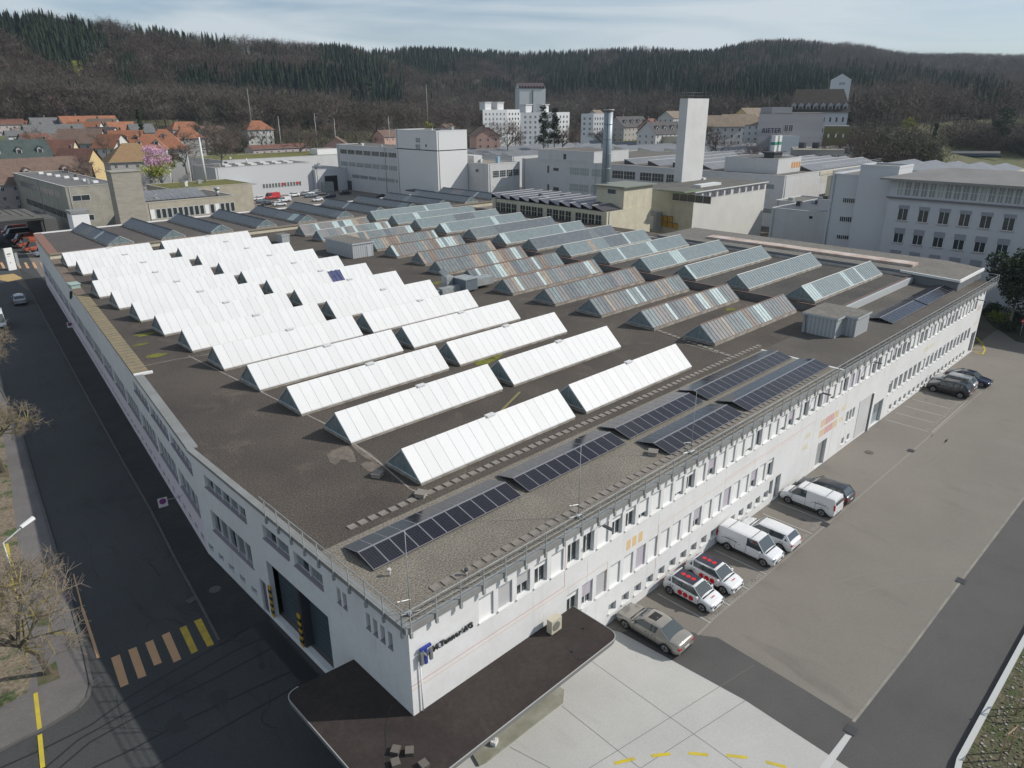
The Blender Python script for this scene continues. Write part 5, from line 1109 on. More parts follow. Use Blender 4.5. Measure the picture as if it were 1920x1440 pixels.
for k in range(8):       # sawtooth roof lights on the long hall
    y = 94 + k * 5.6 if k < 4 else 118 + (k - 4) * 9.5; x0, x1 = (213, 261) if k < 4 else (198, 259)
    mb.face([(x0, y, 14.1), (x1, y, 14.1), (x1, y + 4.6, 15.6), (x0, y + 4.6, 15.6)], RS); mb.face([(x0, y + 4.6, 14.1), (x0, y + 4.6, 15.6), (x1, y + 4.6, 15.6), (x1, y + 4.6, 14.1)], DARKM); mb.face([(x0, y, 14.1), (x0, y + 4.6, 15.6), (x0, y + 4.6, 14.1)], DARKM)
    mb.box(x0, x1, y + 4.5, y + 4.7, 15.58, 15.66, FRAME)
part('roof_light', mb, LH)
mb = MB()
for k in range(24): mb.bar((215 + k * 2, 92.5, 14.2), (215 + k * 2, 92.5, 15.4), .04, GREYM)
mb.bar((215, 92.5, 15.4), (261, 92.5, 15.4), .04, GREYM); mb.bar((215, 92.5, 14.9), (261, 92.5, 14.9), .03, GREYM); part('railing', mb, LH)
# sheds behind the long hall
def shed(name, label, x0, x1, y0, y1, z1, wall, roof, ridge=1.6, n=5):
    t = block(name, label, 'shed', x0, x1, y0, y1, z1, wall, roof, 0); mb = MB(); st = (y1 - y0) / n
    for k in range(n):
        y = y0 + k * st; mb.face([(x0 - .2, y, z1 + .06), (x1, y, z1 + .06), (x1, y + st * .8, z1 + ridge), (x0 - .2, y + st * .8, z1 + ridge)], RS); mb.face([(x0 - .2, y + st * .8, z1), (x0 - .2, y + st * .8, z1 + ridge), (x1, y + st * .8, z1 + ridge), (x1, y + st * .8, z1)], DARKM); mb.face([(x0 - .2, y, z1), (x0 - .2, y + st * .8, z1 + ridge), (x0 - .2, y + st * .8, z1)], wall)
    part('sawtooth_roof', mb, t); return t
shed('glazed_shed', 'row of pale sawtooth roofs behind the two storey workshop', 215, 300, 222, 262, 12.5, GREYW, ROOFGREY)
shed('far_shed', 'farthest sawtooth shed, its roofs just above the long hall', 270, 360, 120, 215, 13.2, CREAM, ROOFGREY, 1.6, 7)
block('flat_shed', 'low blue grey shed with a moss roof under the dark roofed houses', 'shed', 330, 410, 235, 285, 13.5, mat('blue_grey_wall', (.2, .23, .27), .8), MOSSR, .2)
block('cream_cabin', 'small cream roof cabin beyond the steel chimney', 'cabin', 318, 330, 208, 220, 17.5, CREAM, ROOFGREY, .1)
# two storey workshop
WS = block('workshop', 'two storey white workshop between the office block and the long hall', 'workshop', 176.5, 192.2, 194.5, 214.5, 12.7, GREYW, mat('beige_flat_roof', (.24, .215, .175), .95), .3)
rowF(WS, 194.5, 178.5, 192, 8.1, 2.4, 4, .9, 3, 3); rowF(WS, 194.5, 178.5, 192, 2.6, 2.6, 4, .9, 3, 2, glass=mat('bright_panel_glass', (.5, .52, .5), .3)); pxL(WS, 176.5, 891.5, 316, 898, 323.5, 2)
mb = MB(); mb.box(176.5, 181, 214.6, 219.5, 0, 12.2, GREYW); mb.box(179, 183, 205, 212, 12.7, 15.2, GREYW); mb.box(183.5, 184.6, 197, 198.2, 12.7, 15, mat('blue_tank', (.3, .42, .5))); part('annex', mb, WS)
# office block with penthouse
OF = block('office_block', 'long three storey grey white office block with window bands behind the rear car park', 'office block', 162.5, 176, 205.5, 271.8, 17.4, GREYW, mat('brown_flat_roof', (.15, .135, .11)), .25)
for zz, ht, ya, yb, n in ((14.0, 1.9, 224, 269.5, 8), (9.3, 1.9, 224, 269.5, 8), (4.9, 1.5, 219.5, 262, 7)): rowL(OF, 162.5, ya, yb, zz, ht, n, .92, 5, 1, glass=random.choice((GLASS, GLASS2)))
for k in range(3): wL(OF, 162.5, 211.2 + k * 2.1, 6.3, .55, 9.5, 1, 1, frame=None, glass=GLASS2, name='slit_window')
wL(OF, 162.5, 262.5, .0, 3.4, 3.6, 1, 1, frame=None, glass=DARKM, name='door'); mb = MB(); mb.box(158.5, 162.5, 208, 220, 3.2, 3.6, DARKM); part('porch', mb, OF)
PHH = block('stairwell_penthouse', 'tall white windowless cube on the near end of the office block', 'stair tower', 162.45, 176.3, 205.45, 229.8, 23.9, mat('clean_white_render', (.62, .63, .63), .85), ROOFGREY, .3, -.1)
pxL(PHH, 162.45, 779, 258, 788, 268, 3, 3, frame=FRAME, glass=GLASS2); pxL(PHH, 162.45, 779, 270, 788, 280, 3, 3, frame=FRAME, glass=GLASS2); pxL(PHH, 162.45, 797, 270, 801, 276, 1)
# white warehouse and its lower wing
WH = block('warehouse', 'big windowless pale grey warehouse behind the rear car park', 'warehouse', 109.2, 148, 267.5, 288, 11.3, mat('pale_grey_cladding', (.52, .53, .54), .6), ROOFGREY, .15)
ht_ = [(124.5 + k * .0, 0) for k in range(1)]
x0 = FP(492, 350, 267.5)[0]; x1 = FP(566, 350, 267.5)[0]
rowF(WH, 267.5, x0, x1, 2.9, 1.7, 13, .72, 2, 1, frame=FRAME)
for px in (529, 556): mb = MB(); xx = FP(px, 352, 267.5)[0]; mb.box(xx, xx + 1.2, 267.38, 267.42, 3.6, 4.5, mat('red_sticker', (.5, .04, .05))); part('red_sticker', mb, WH)
mb = MB(); xx = FP(440, 370, 267.5)[0]; mb.box(xx - 1, xx + 4.5, 262, 267.5, 0, 5.2, FRAME); mb.box(xx - 1.2, xx + 6.6, 261.5, 267.6, 5.2, 5.5, GREYM); part('gate_shelter', mb, WH)
mb = MB()
for k in range(6):
    for j in range(2): mb.box(115 + k * 5 + j * 2, 117.4 + k * 5 + j * 2, 272 + j * 7, 274 + j * 7, 11.33, 11.8, FRAME)
part('roof_light', mb, WH); mb = MB(); mb.cyl(128, 282, 11.3, 13.2, .25, FRAME, 8); part('vent_pipe', mb, WH)
WG = block('warehouse_wing', 'low grey wing with open gate joining warehouse and office block', 'warehouse', 148.1, 162.4, 265.5, 285, 8.6, mat('pale_grey_cladding', (.52, .53, .54)), RS, .1)
wF(WG, 265.5, 152.0, .0, 5.8, 6.0, 1, 1, frame=None, glass=BLACK, name='gate'); mb = MB(); mb.box(150.2, 154.5, 263.2, 265.5, 0, 3.8, GREYM); part('gate_shelter', mb, WG)
block('moss_roof_hall', 'long low hall with a yellow green moss roof behind the warehouse', 'hall', 122, 215, 292, 325, 12.2, GREYW, MOSSR, .1); block('moss_roof_cabin', 'cream stair head on the moss roofed hall', 'cabin', 166, 176, 294, 300, 14.6, WHITE2, ROOFGREY, .1, 12.3)
HWR = mat('pinkish_yard_wall', (.36, .31, .28), .9)
# left concrete works building
CB = block('concrete_building', 'grey concrete works building with two window bands at the left', 'works building', 48.1, 61, 213.5, 272, 13.0, CONC, mat('grey_flat_roof', (.12, .115, .12), .95, (.15, .145, .14), .2, .3), .2)
for zz, ya, yb in ((9.6, 219, 265), (4.6, 214.5, 262)): rowL(CB, 48.1, ya, yb, zz, 1.9, 7, .94, 3, 1, frame=mat('yellowish_frame', (.38, .34, .24)), glass=GLASS2 if zz > 9 else GLASS)
for zz in (9.4, 4.3): wF(CB, 213.5, 49.2, zz, 4.2, 1.5, 2, 1)
mb = MB()
for k in range(7): mb.box(53 + .6 * k, 54.2 + .6 * k, 262 - 7 * k, 263.6 - 7 * k, 13.05, 13.6, WHITE2)
part('roof_light', mb, CB)
xa = G(208, 324, 17)[0]; t = thing('concrete_lift_tower', 'bare board marked concrete tower between the two low concrete wings', 'tower', (xa, 199.2, 0)); mb = MB(); mb.box(xa, 62.2, 199.2, 203.2, -.1, 17.0, mat('warm_concrete', (.36, .335, .28), .9, (.28, .26, .22), .4, .35, stretch=(1, 1, 5))); part('shaft', mb, t); mb = MB(); mb.box(xa - .2, 62.4, 199, 203.4, 17, 17.25, CONC); part('cap', mb, t)
LW = block('low_concrete_wing', 'low beige concrete wing with large windows and a zigzag metal roof light', 'works building', 62.4, 86.2, 200.2, 222, 8.9, mat('beige_concrete', (.42, .39, .30), .9, (.34, .31, .25), .4, .3), mat('dark_flat_roof', (.085, .082, .072)), .2)
for i in range(16): wF(LW, 200.2, 63.2 + i * 1.42, 4.8, 1.22, 2.5, 1, 1, glass=(GLASS if i not in (0, 10, 12) else WHITE2))
mb = MB()
for k in range(11): mb.face([(63.5 + k * 1.5, 203.5, 9.1), (64.9 + k * 1.5, 203.5, 9.1), (65.1 + k * 1.5, 212, 10.9), (63.7 + k * 1.5, 212, 10.9)], RS); mb.bar((63.55 + k * 1.5, 203.5, 9.12), (63.75 + k * 1.5, 212, 10.95), .08, FRAME)
part('roof_light', mb, LW); mb = MB(); mb.cyl(82.5, 203, 8.9, 10.6, .5, GREYM, 10); mb.cyl(82.5, 203, 10.6, 11.3, .8, GREYM, 10); part('roof_vent', mb, LW)
block('moss_roof_annex', 'small annex with moss green roof behind the low concrete wing', 'annex', 80, 106, 232, 252, 8.7, mat('beige_concrete', (.42, .39, .30)), MOSSR, .15)
# dark open hall at the far left and a pinkish gabled block
t = thing('vehicle_shelter', 'dark open sided shelter roof over the row of orange and white vans', 'shelter', (24, 206, 0))
mb = MB(); mb.prism([(4, 206), (40.5, 206), (41, 229), (4, 236)], 6.5, 7.0, mat('dark_green_hall', (.035, .04, .035), .9), top=mat('dark_flat_roof', (.085, .082, .072))); part('roof', mb, t)
for x_, y_ in ((40, 207), (22, 207), (6, 207), (6, 233)): mb = MB(); mb.box(x_ - .2, x_ + .2, y_ - .2, y_ + .2, 0, 6.5, DARKM); part('post', mb, t)
mb = MB(); mb.box(40.7, 43.5, 208, 228, 0, 6.4, mat('dark_hall_wall', (.09, .09, .085), .9)); part('side_wall', mb, t)
for k in range(4): mb = MB(); mb.bar((39 - k * 1.5, 209 + k * 4, 7), (33 - k * 1.5, 214 + k * 4, 11.5), .12, DARKM); part('steel_brace', mb, t)
mb = MB(); mb.box(5, 44, 246, 246.4, 0, 3.4, HWR); mb.build('garden_wall', label='pinkish wall behind the van shelter', cat='wall')
mb = MB(); mb.box(42, 45.5, 186, 190, 0, 9.6, WHITE2); mb.box(41.8, 45.7, 185.8, 190.2, 9.6, 10.2, FASCIA); mb.build('white_kiosk', label='small white plant box behind the annex roof corner', cat='plant box')
# the low wing between stair block and long hall
t = block('low_grey_annex', 'low grey annex with dark roof squeezed between the white halls', 'annex', 150, 172, 58.8, 74, 11.3, GREYW, DARKM, .1)
pxL(t, 150, 1517, 404, 1524, 411, 1); block('covered_ramp', 'narrow white roofed ramp in the gap between the white halls', 'ramp', 176, 190, 72, 86, 9.5, GREYW, ROOFGREY, .3)
# building groups beyond
FG = shed('right_sawtooth_hall', 'pale sawtooth roofed hall behind the white office building', 200, 262, 52, 84, 14.2, CREAM, ROOFGREY, 1.5, 5)

def quad_block(name, label, cat, L, Cc, Rr, D, dL, dR, depthz, wall, roof, top_over=.2, zb=-2, group=None):
    "building from its front corner (photo x,y of the roof corner at distance D) and the two roof ends"
    c = Q(*Cc, D); zt = c[2]; l = Q(*L, D + dL); r = Q(*Rr, D + dR); c2 = (c[0], c[1]); l2 = (l[0], l[1]); r2 = (r[0], r[1]); b = (l2[0] + r2[0] - c2[0], l2[1] + r2[1] - c2[1])
    t = thing(name, label, cat, (c[0], c[1], zb if zb > 0 else 0), 0, group); mb = MB(); mb.prism([c2, r2, b, l2], zb, zt, wall); part('wall', mb, t)
    mb = MB(); mb.prism([c2, r2, b, l2], zt, zt + top_over, roof); part('roof', mb, t)
    def face(A, B, u0, u1, z0, z1, glass=GLASS, frame=FRAME, nm='window'):
        v = Vector((B[0] - A[0], B[1] - A[1])); Lg = v.length; d = v / Lg; a = math.atan2(d.y, d.x)
        return part_at(nm, win_mesh(Lg * (u1 - u0), z1 - z0, 1, 1, glass, frame, nm), t, (A[0] + v.x * u0, A[1] + v.y * u0, z0), a)
    def grid(side, cols, rows, z0, z1, fw=.5, fh=.5, u0=.05, u1=.95, glass=GLASS, frame=None):
        A, B = (l2, c2) if side == 'L' else (c2, r2)
        for i in range(cols):
            for j in range(rows):
                ua = u0 + (u1 - u0) * (i + .5 - fw / 2) / cols; ub = u0 + (u1 - u0) * (i + .5 + fw / 2) / cols; za = z0 + (z1 - z0) * (j + .5 - fh / 2) / rows; face(A, B, ua, ub, za, za + (z1 - z0) * fh / rows, glass, frame)
    return t, zt, grid, (l2, c2, r2, b)
BWH = mat('bright_white', (.68, .69, .70), .8)
# grain silo block, behind apartments
t, zt, g_, P4 = quad_block('silo_building', 'tall windowless white silo block with a dark dormered roof edge in the middle distance', 'silo', (966, 165), (974, 166), (1023, 166), 620, 16, 6, 0, mat('silo_white', (.55, .58, .60), .8), DARKM)
mb = MB(); l2, c2, r2, b2 = P4; m1 = ((l2[0] + c2[0]) / 2, (l2[1] + c2[1]) / 2); m2 = ((r2[0] + b2[0]) / 2, (r2[1] + b2[1]) / 2); RD_ = mat('dark_purple_roof', (.07, .05, .055), .8)
mb.face([(*c2, zt), (*r2, zt), (*m2, zt + 4.5), (*m1, zt + 4.5)], RD_); mb.face([(*b2, zt), (*l2, zt), (*m1, zt + 4.5), (*m2, zt + 4.5)], RD_); mb.face([(*l2, zt), (*c2, zt), (*m1, zt + 4.5)], mat('silo_white', (.55, .58, .60)))
for k in range(9):
    u = (k + .5) / 9; x = c2[0] + (r2[0] - c2[0]) * u; y = c2[1] + (r2[1] - c2[1]) * u; mb.box(x - .7, x + .7, y - .4, y + 1.5, zt + .2, zt + 1.9, RD_)
part('gabled_roof', mb, t)
mb = MB(); x = (c2[0] + r2[0]) / 2; y = (c2[1] + r2[1]) / 2; mb.box(x - .2, x + .2, y - .5, y + .3, 5, zt - 1, DARKM); part('drain_line', mb, t)
ap_ = [((905, 206), (951, 206), (976, 207), 470, -8, 8, 'left white apartment block in front of the silo, sunlit windows'), ((977, 211), (1040, 211), (1068, 212), 450, -6, 8, 'right white apartment block below the silo'), ((1090, 214), (1113, 214), (1134, 215), 430, 4, 4, 'small white flat block left of the steel chimney')]
for L_, C_, R_, D, a, b, lb_ in ap_:
    t, zt, g_, P4 = quad_block('apartment_block', lb_, 'apartment block', L_, C_, R_, D, a, b, 0, BWH, FRAME, group='white apartment blocks in the middle distance')
    g_('L', 6 if D > 440 else 2, 6 if D > 440 else 4, zt - 18 if D > 440 else zt - 12, zt - 1, .35, .45, glass=GLASS2); g_('R', 4, 6 if D > 440 else 4, zt - 18 if D > 440 else zt - 12, zt - 1, .35, .45, glass=GLASS)
    if D > 440:
        mb = MB(); l2, c2, r2, b2 = P4
        for u in (.25, .75): mb = MB(); x = l2[0] * (1 - u) + c2[0] * u; y = l2[1] * (1 - u) + c2[1] * u; mb.box(x - 2.2, x + 3, y + 1, y + 6, zt, zt + 4.2, BWH); mb.box(x - 2.6, x + 3.4, y + .6, y + 6.4, zt + 4.2, zt + 4.6, FRAME); part('lift_head', mb, t)
# far right group: pink factory, mansion, white tower
t, zt, g_, P4 = quad_block('pink_factory', 'large windowless pinkish grey factory block with a lettered front in the distance', 'factory', (1424, 213), (1424.5, 213.5), (1546, 216), 330, 30, 14, 0, mat('pinkish_grey_cladding', (.36, .345, .36), .8, (.32, .31, .32), .15, .3, stretch=(.2, .2, 4)), ROOFGREY)
l2, c2, r2, b2 = P4; dd = Vector((r2[0] - c2[0], r2[1] - c2[1])); a_ = math.atan2(dd.y, dd.x)
p_ = Vector(c2) + dd * .06; text('lettering', 'RIETER', 2.6, (p_.x, p_.y - .15, SX(1440, 250, p_.x)[1] if False else Q(1440, 249, math.hypot(p_.x, p_.y))[2]), (R(90), 0, a_), mat('dark_blue_letter', (.03, .035, .06), .6), t, .05, True)
def u_of(px):
    r_ = _ray(px, 230); den = dd.x * r_[1] - dd.y * r_[0]; return (-c2[0] * r_[1] + c2[1] * r_[0]) / den
def onface(u0, u1, pt, pb, glass=GLASS, nm='window', nx=2):
    p = Vector(c2) + dd * u0; D_ = math.hypot(p.x, p.y); z1_ = Q(1475, pt, D_)[2]; z0_ = Q(1475, pb, D_)[2]; part_at(nm, win_mesh(dd.length * (u1 - u0), z1_ - z0_, nx, 3, glass, FRAME, nm), t, (p.x, p.y, z0_), a_)
onface(u_of(1472), u_of(1479), 234, 246); onface(u_of(1480), u_of(1488), 234, 246)
p1 = Vector(c2) + dd * .2; mb = MB(); q0 = Vector(c2) + dd * .20; q1 = Vector(c2) + dd * .48; nrm = Vector((dd.y, -dd.x)).normalized(); z_ = Q(1455, 254, math.hypot(p1.x, p1.y))[2]
mb.prism([tuple(q0), tuple(q1), tuple(q1 + nrm * 9), tuple(q0 + nrm * 9)], -1, z_, mat('pale_blue_wall', (.42, .46, .48), .8), top=FASCIA); part('front_wing', mb, t)
q0 = Vector(c2) + dd * .12; q1 = Vector(c2) + dd * .50; mb = MB(); zq = Q(1450, 201, math.hypot(*q0))[2]; q0 = Vector(c2) + dd * .18; q1 = Vector(c2) + dd * .49; mb.prism([tuple(q0), tuple(q1), tuple(q1 - nrm * 10), tuple(q0 - nrm * 10)], zt, zq, mat('pinkish_grey_cladding', (.36, .345, .36))); part('upper_storey', mb, t)
t, zt, g_, P4 = quad_block('manor_block', 'long white building with a steep brown dormered roof behind the pink factory', 'building', (1479, 209), (1480, 210), (1591, 209), 400, 20, 4, 0, mat('manor_white', (.52, .54, .57), .8), FASCIA)
l2, c2, r2, b2 = P4; nrm = Vector((r2[1] - c2[1], -(r2[0] - c2[0]))).normalized() * -1; dd = Vector((r2[0] - c2[0], r2[1] - c2[1])); BR = mat('dark_brown_tiles', (.035, .028, .026), .9, (.06, .05, .04), .5, .35)
e = dd.normalized() * 1.0; hR = 10.5; A = Vector(c2) - e - nrm; B_ = Vector(r2) + e - nrm; A2 = Vector(c2) + e * 3 + nrm * 9; B2 = Vector(r2) - e * 2 + nrm * 9; Ab = A + nrm * 20; Bb = B_ + nrm * 20; mb = MB()
for f in ([(*A, zt), (*B_, zt), (*B2, zt + hR), (*A2, zt + hR)], [(*B_, zt), (*Bb, zt), (*B2, zt + hR)], [(*Bb, zt), (*Ab, zt), (*A2, zt + hR), (*B2, zt + hR)], [(*Ab, zt), (*A, zt), (*A2, zt + hR)]): mb.face(f, BR)
part('steep_roof', mb, t)
for i in range(8):
    p = Vector(c2) + dd * ((i + .5) / 8) + nrm * .6; mb = MB(); mb.box(-1.1, 1.1, -.3, 3, .6, 3.0, mat('dormer_white', (.33, .34, .36))); mb.face([(-1.5, -.5, 2.9), (1.5, -.5, 2.9), (0, -.5, 4.4)], mat('dormer_white', (.33, .34, .36))); mb.face([(-1.5, -.5, 2.9), (0, -.5, 4.4), (0, 3.5, 4.4), (-1.5, 3.5, 2.9)], BR); mb.face([(1.5, 3.5, 2.9), (0, 3.5, 4.4), (0, -.5, 4.4), (1.5, -.5, 2.9)], BR); mb.box(-.7, .7, -.34, -.3, .9, 2.5, GLASS)
    part_at('dormer', mb.mesh('dormer'), t, (p.x, p.y, zt), math.atan2(dd.y, dd.x))
g_('R', 9, 2, zt - 11, zt - 1, .28, .42, u0=.02, u1=.98, glass=GLASS)
c_ = Q(1562, 152, 470); t, zt, g_, P4 = quad_block('white_stair_tower', 'white gabled tower standing above the dark manor roof', 'tower', (1558, 150), (1559.5, 150), (1596.5, 149), 470, 8, 3, 0, mat('tower_cool_white', (.56, .59, .63), .8), FRAME)
l2, c2, r2, b2 = P4; m_ = ((c2[0] + r2[0]) / 2, (c2[1] + r2[1]) / 2); mb_ = ((l2[0] + b2[0]) / 2, (l2[1] + b2[1]) / 2); mb = MB(); mb.face([(*c2, zt + .2), (*r2, zt + .2), (*m_, zt + 3.2)], mat('tower_cool_white', (.56, .59, .63))); mb.face([(*c2, zt + .2), (*m_, zt + 3.2), (*mb_, zt + 3.2), (*l2, zt + .2)], FASCIA); mb.face([(*r2, zt + .2), (*b2, zt + .2), (*mb_, zt + 3.2), (*m_, zt + 3.2)], FASCIA); part('gable', mb, t); g_('R', 5, 1, zt - 3, zt - .8, .35, .6, .4, .7)
t, zt, g_, P4 = quad_block('moss_walled_house', 'mossy green walled building with a pale roof edge right of the manor', 'building', (1546, 237), (1546.5, 238), (1593, 238), 375, 12, 2, 0, mat('mossy_wall', (.17, .17, .07), .9, (.12, .12, .06), .2, .35), FASCIA, .5); g_('R', 3, 2, zt - 12, zt - 1, .2, .3, glass=WHITE2)
t, zt, g_, P4 = quad_block('low_pavilion', 'low grey pavilion with an overhanging beige roof in front of the pink factory', 'pavilion', (1484, 272), (1487, 283), (1584, 283), 285, 22, 6, 0, mat('stone_grey_wall', (.27, .26, .25), .9), mat('beige_roof_sheet', (.30, .28, .22), .9, (.2, .19, .17), .15, .35), .4); g_('R', 8, 1, zt - 3.2, zt - .6, .16, .4, glass=GLASS)
l2, c2, r2, b2 = P4; mb = MB()
for u in (.35, .62): mb = MB(); p = Vector(l2) * .5 + Vector(c2) * .5 + (Vector(r2) - Vector(c2)) * (u - .15); mb.box(p.x - 1, p.x + 1, p.y - 1, p.y + 1, zt, zt + 2.4, DARKM); part('roof_vent', mb, t)

# ================================================================ HOUSES
RTILE = {n: mat('roof_tiles_' + n, c, .9, s, .5, .35, fine=.15, fscale=1.5) for n, c, s in (('brown', (.115, .075, .058), (.16, .11, .085)), ('orange', (.36, .14, .065), (.22, .10, .06)), ('red', (.19, .085, .06), (.13, .065, .05)), ('dark', (.055, .055, .06), (.09, .085, .085)), ('tan', (.24, .185, .13), (.16, .13, .10)), ('moss', (.21, .17, .08), (.26, .15, .08)), ('grey', (.10, .105, .11), (.14, .14, .14)), ('green', (.035, .055, .052), (.06, .08, .075)))}
HW = {n: mat('house_wall_' + n, c, .9) for n, c in (('white', (.55, .55, .53)), ('cream', (.56, .52, .38)), ('grey', (.36, .345, .33)), ('pink', (.47, .30, .25)), ('yellow', (.56, .43, .22)), ('rose', (.42, .36, .35)))}
def house(px, py, D, w_, d_, hr, rot, wall, roof, label, hip=False, floors=3, dorm=0, chim=1, cat='house', group=None, zb=6):
    """px, py = middle of the ridge in the photograph, D = distance; ridge along local x, rot in degrees"""
    x, y, zr = Q(px, py, D); rz = R(rot); he = floors * 2.8 + .6; base = zr - hr - he; t = thing('house', label, cat, (x, y, base), rz, group)
    W2, D2 = w_ / 2, d_ / 2; wm, rm = HW[wall], RTILE[roof]
    mb = MB(); mb.box(-W2, W2, -D2, D2, -zb, he, wm, skip='t')
    if not hip:
        mb.face([(W2, -D2, he), (W2, D2, he), (W2, 0, he + hr * .96)], wm); mb.face([(-W2, D2, he), (-W2, -D2, he), (-W2, 0, he + hr * .96)], wm)
    mb.build('wall', t)
    e = .6; hx = W2 - (D2 * .8 if hip else -e); mb = MB(); lo = he - e * hr / D2 * .9
    A = [(-W2 - e, -D2 - e, lo), (W2 + e, -D2 - e, lo), (W2 + e, D2 + e, lo), (-W2 - e, D2 + e, lo)]; r0, r1 = (-hx, 0, he + hr), (hx, 0, he + hr)
    mb.face([A[0], A[1], r1, r0], rm); mb.face([A[2], A[3], r0, r1], rm)
    if hip: mb.face([A[1], A[2], r1], rm); mb.face([A[3], A[0], r0], rm)
    th = .18; dn = lambda p: (p[0], p[1], p[2] - th); mb.face([dn(A[0]), dn(A[1]), A[1], A[0]], FASCIA); mb.face([dn(A[2]), dn(A[3]), A[3], A[2]], FASCIA)
    if hip: mb.face([dn(A[1]), dn(A[2]), A[2], A[1]], FASCIA); mb.face([dn(A[3]), dn(A[0]), A[0], A[3]], FASCIA)
    ro = mb.build('roof', t)
    for k in range(chim):
        mb = MB(); cx = -W2 * .4 + k * W2; mb.box(cx - .4, cx + .4, .5, 1.2, he + hr * .4, he + hr + 1.0, RTILE['brown']); mb.box(cx - .5, cx + .5, .4, 1.3, he + hr + 1.0, he + hr + 1.15, FASCIA); mb.build('chimney', ro)
    for k in range(dorm):
        cx = -W2 + w_ * (k + .5) / dorm; mb = MB(); mb.box(cx - .9, cx + .9, -D2 * .75, -D2 * .1, he + hr * .18, he + hr * .5, wm); mb.box(cx - .6, cx + .6, -D2 * .75 - .04, -D2 * .75, he + hr * .22, he + hr * .46, GLASS)
        zt_ = he + hr * .5; mb.face([(cx - 1.2, -D2 * .75 - .3, zt_ - .1), (cx, -D2 * .75 - .3, zt_ + .8), (cx, 0, zt_ + .8), (cx - 1.2, 0, zt_ - .1)], rm); mb.face([(cx + 1.2, 0, zt_ - .1), (cx, 0, zt_ + .8), (cx, -D2 * .75 - .3, zt_ + .8), (cx + 1.2, -D2 * .75 - .3, zt_ - .1)], rm); mb.face([(cx - .9, -D2 * .75 - .02, zt_), (cx + .9, -D2 * .75 - .02, zt_), (cx, -D2 * .75 - .02, zt_ + .7)], wm); mb.build('dormer', ro)
    wm_ = win_mesh(1.0, 1.3, 2, 1, GLASS, FRAME); n = max(2, int(w_ / 3.4)); m_ = max(2, int(d_ / 3.6))
    for fl in range(floors):
        z = .9 + fl * 2.8
        for k in range(n): link('window', wm_, t, (-W2 + w_ * (k + .5) / n - .5, -D2, z))
        for k in range(m_): link('window', wm_, t, (-W2, D2 - d_ * (k + .5) / m_ + .5, z), -math.pi / 2)
    return t
TG = 'houses of the town on the left'; RG_ = 'houses behind the factory on the right'
house(30, 297, 285, 34, 17, 6.5, 8, 'rose', 'brown', 'big brown roofed house at the left edge above the concrete building', dorm=3, group=TG, floors=4)
house(22, 262, 325, 20, 14, 6, 5, 'grey', 'green', 'house with a dark green mansard roof and white round topped dormers', dorm=3, group=TG)
house(98, 262, 335, 15, 12, 6, -35, 'cream', 'red', 'cream gabled house with a dark red roof', group=TG, dorm=0)
house(142, 278, 318, 13, 11, 6, -50, 'yellow', 'red', 'yellow gabled house under a steep red roof', group=TG)
house(118, 306, 300, 16, 10, 5, -20, 'white', 'brown', 'low brown roofed house just above the concrete building roof', group=TG, floors=2)
house(150, 241, 385, 17, 13, 5.5, -30, 'grey', 'brown', 'large grey gabled house with purple brown roof and balconies beside it', group=TG, floors=4)
house(100, 233, 450, 27, 12, 5, 3, 'white', 'grey', 'long dark grey roofed house in the middle of the town', group=TG)
house(102, 220, 520, 26, 12, 5, 5, 'white', 'grey', 'dark grey roofed house with a white gable on its right end', group=TG)
house(158, 228, 455, 16, 11, 5, -40, 'white', 'orange', 'house with the brightest orange roof', group=TG)
house(163, 217, 520, 30, 12, 4, 3, 'rose', 'orange', 'long orange brown roofed row in front of the wooded slope', group=TG)
house(192, 222, 500, 18, 12, 5, -50, 'grey', 'tan', 'grey house with tan verge roof below the woods', group=TG)
house(190, 238, 430, 14, 11, 5, -50, 'white', 'dark', 'pink white house with dark roof beside the orange roof', group=TG)
house(243, 268, 300, 17, 15, 5.5, -8, 'grey', 'moss', 'pale hipped roof house with moss tinted tiles behind the concrete tower', hip=True, group=TG)
house(236, 244, 375, 13, 10, 5, -30, 'grey', 'orange', 'grey gabled house with an orange roof and dark dormers', group=TG, dorm=3)
house(275, 251, 345, 13, 12, 5.5, -22, 'white', 'orange', 'white hipped roof house in the row behind the pink tree', hip=True, group=TG, dorm=2)
house(304, 242, 395, 13, 12, 5, -22, 'white', 'orange', 'white house farther along the orange roofed row', hip=True, group=TG, dorm=1)
house(348, 240, 430, 14, 11, 4.5, -5, 'grey', 'orange', 'low orange roofed house behind the round bare tree', hip=True, group=TG)
house(345, 228, 520, 20, 11, 4, 2, 'rose', 'orange', 'dim orange roofed house at the foot of the slope', hip=True, group=TG)
house(480, 226, 470, 15, 12, 4.5, -8, 'white', 'orange', 'white three storey house with yellow blinds and an orange roof standing alone', hip=True, group=TG)
house(262, 232, 470, 12, 9, 4, 0, 'grey', 'grey', 'small grey house among the trees behind the orange roofs', group=TG, floors=2)
house(62, 250, 400, 12, 10, 4.5, 20, 'white', 'red', 'small red roofed house among bare garden trees at the left', group=TG, floors=2)
house(126, 250, 415, 12, 10, 4.5, -15, 'cream', 'brown', 'small brown roofed cream house in the gap of the old town', group=TG, floors=3)
house(206, 251, 360, 11, 10, 5, -60, 'white', 'orange', 'narrow house with orange roof just left of the grey gabled house', group=TG)
house(224, 228, 490, 15, 10, 4, 10, 'white', 'orange', 'orange roofed house before the dark wooded slope', group=TG, floors=2)
house(318, 256, 365, 12, 11, 4.5, -22, 'white', 'orange', 'white end house of the orange roofed row near the bare street tree', hip=True, group=TG)
house(396, 236, 480, 14, 10, 3.5, 8, 'grey', 'brown', 'brown roofed house half hidden by the round bare tree', group=TG, floors=2)
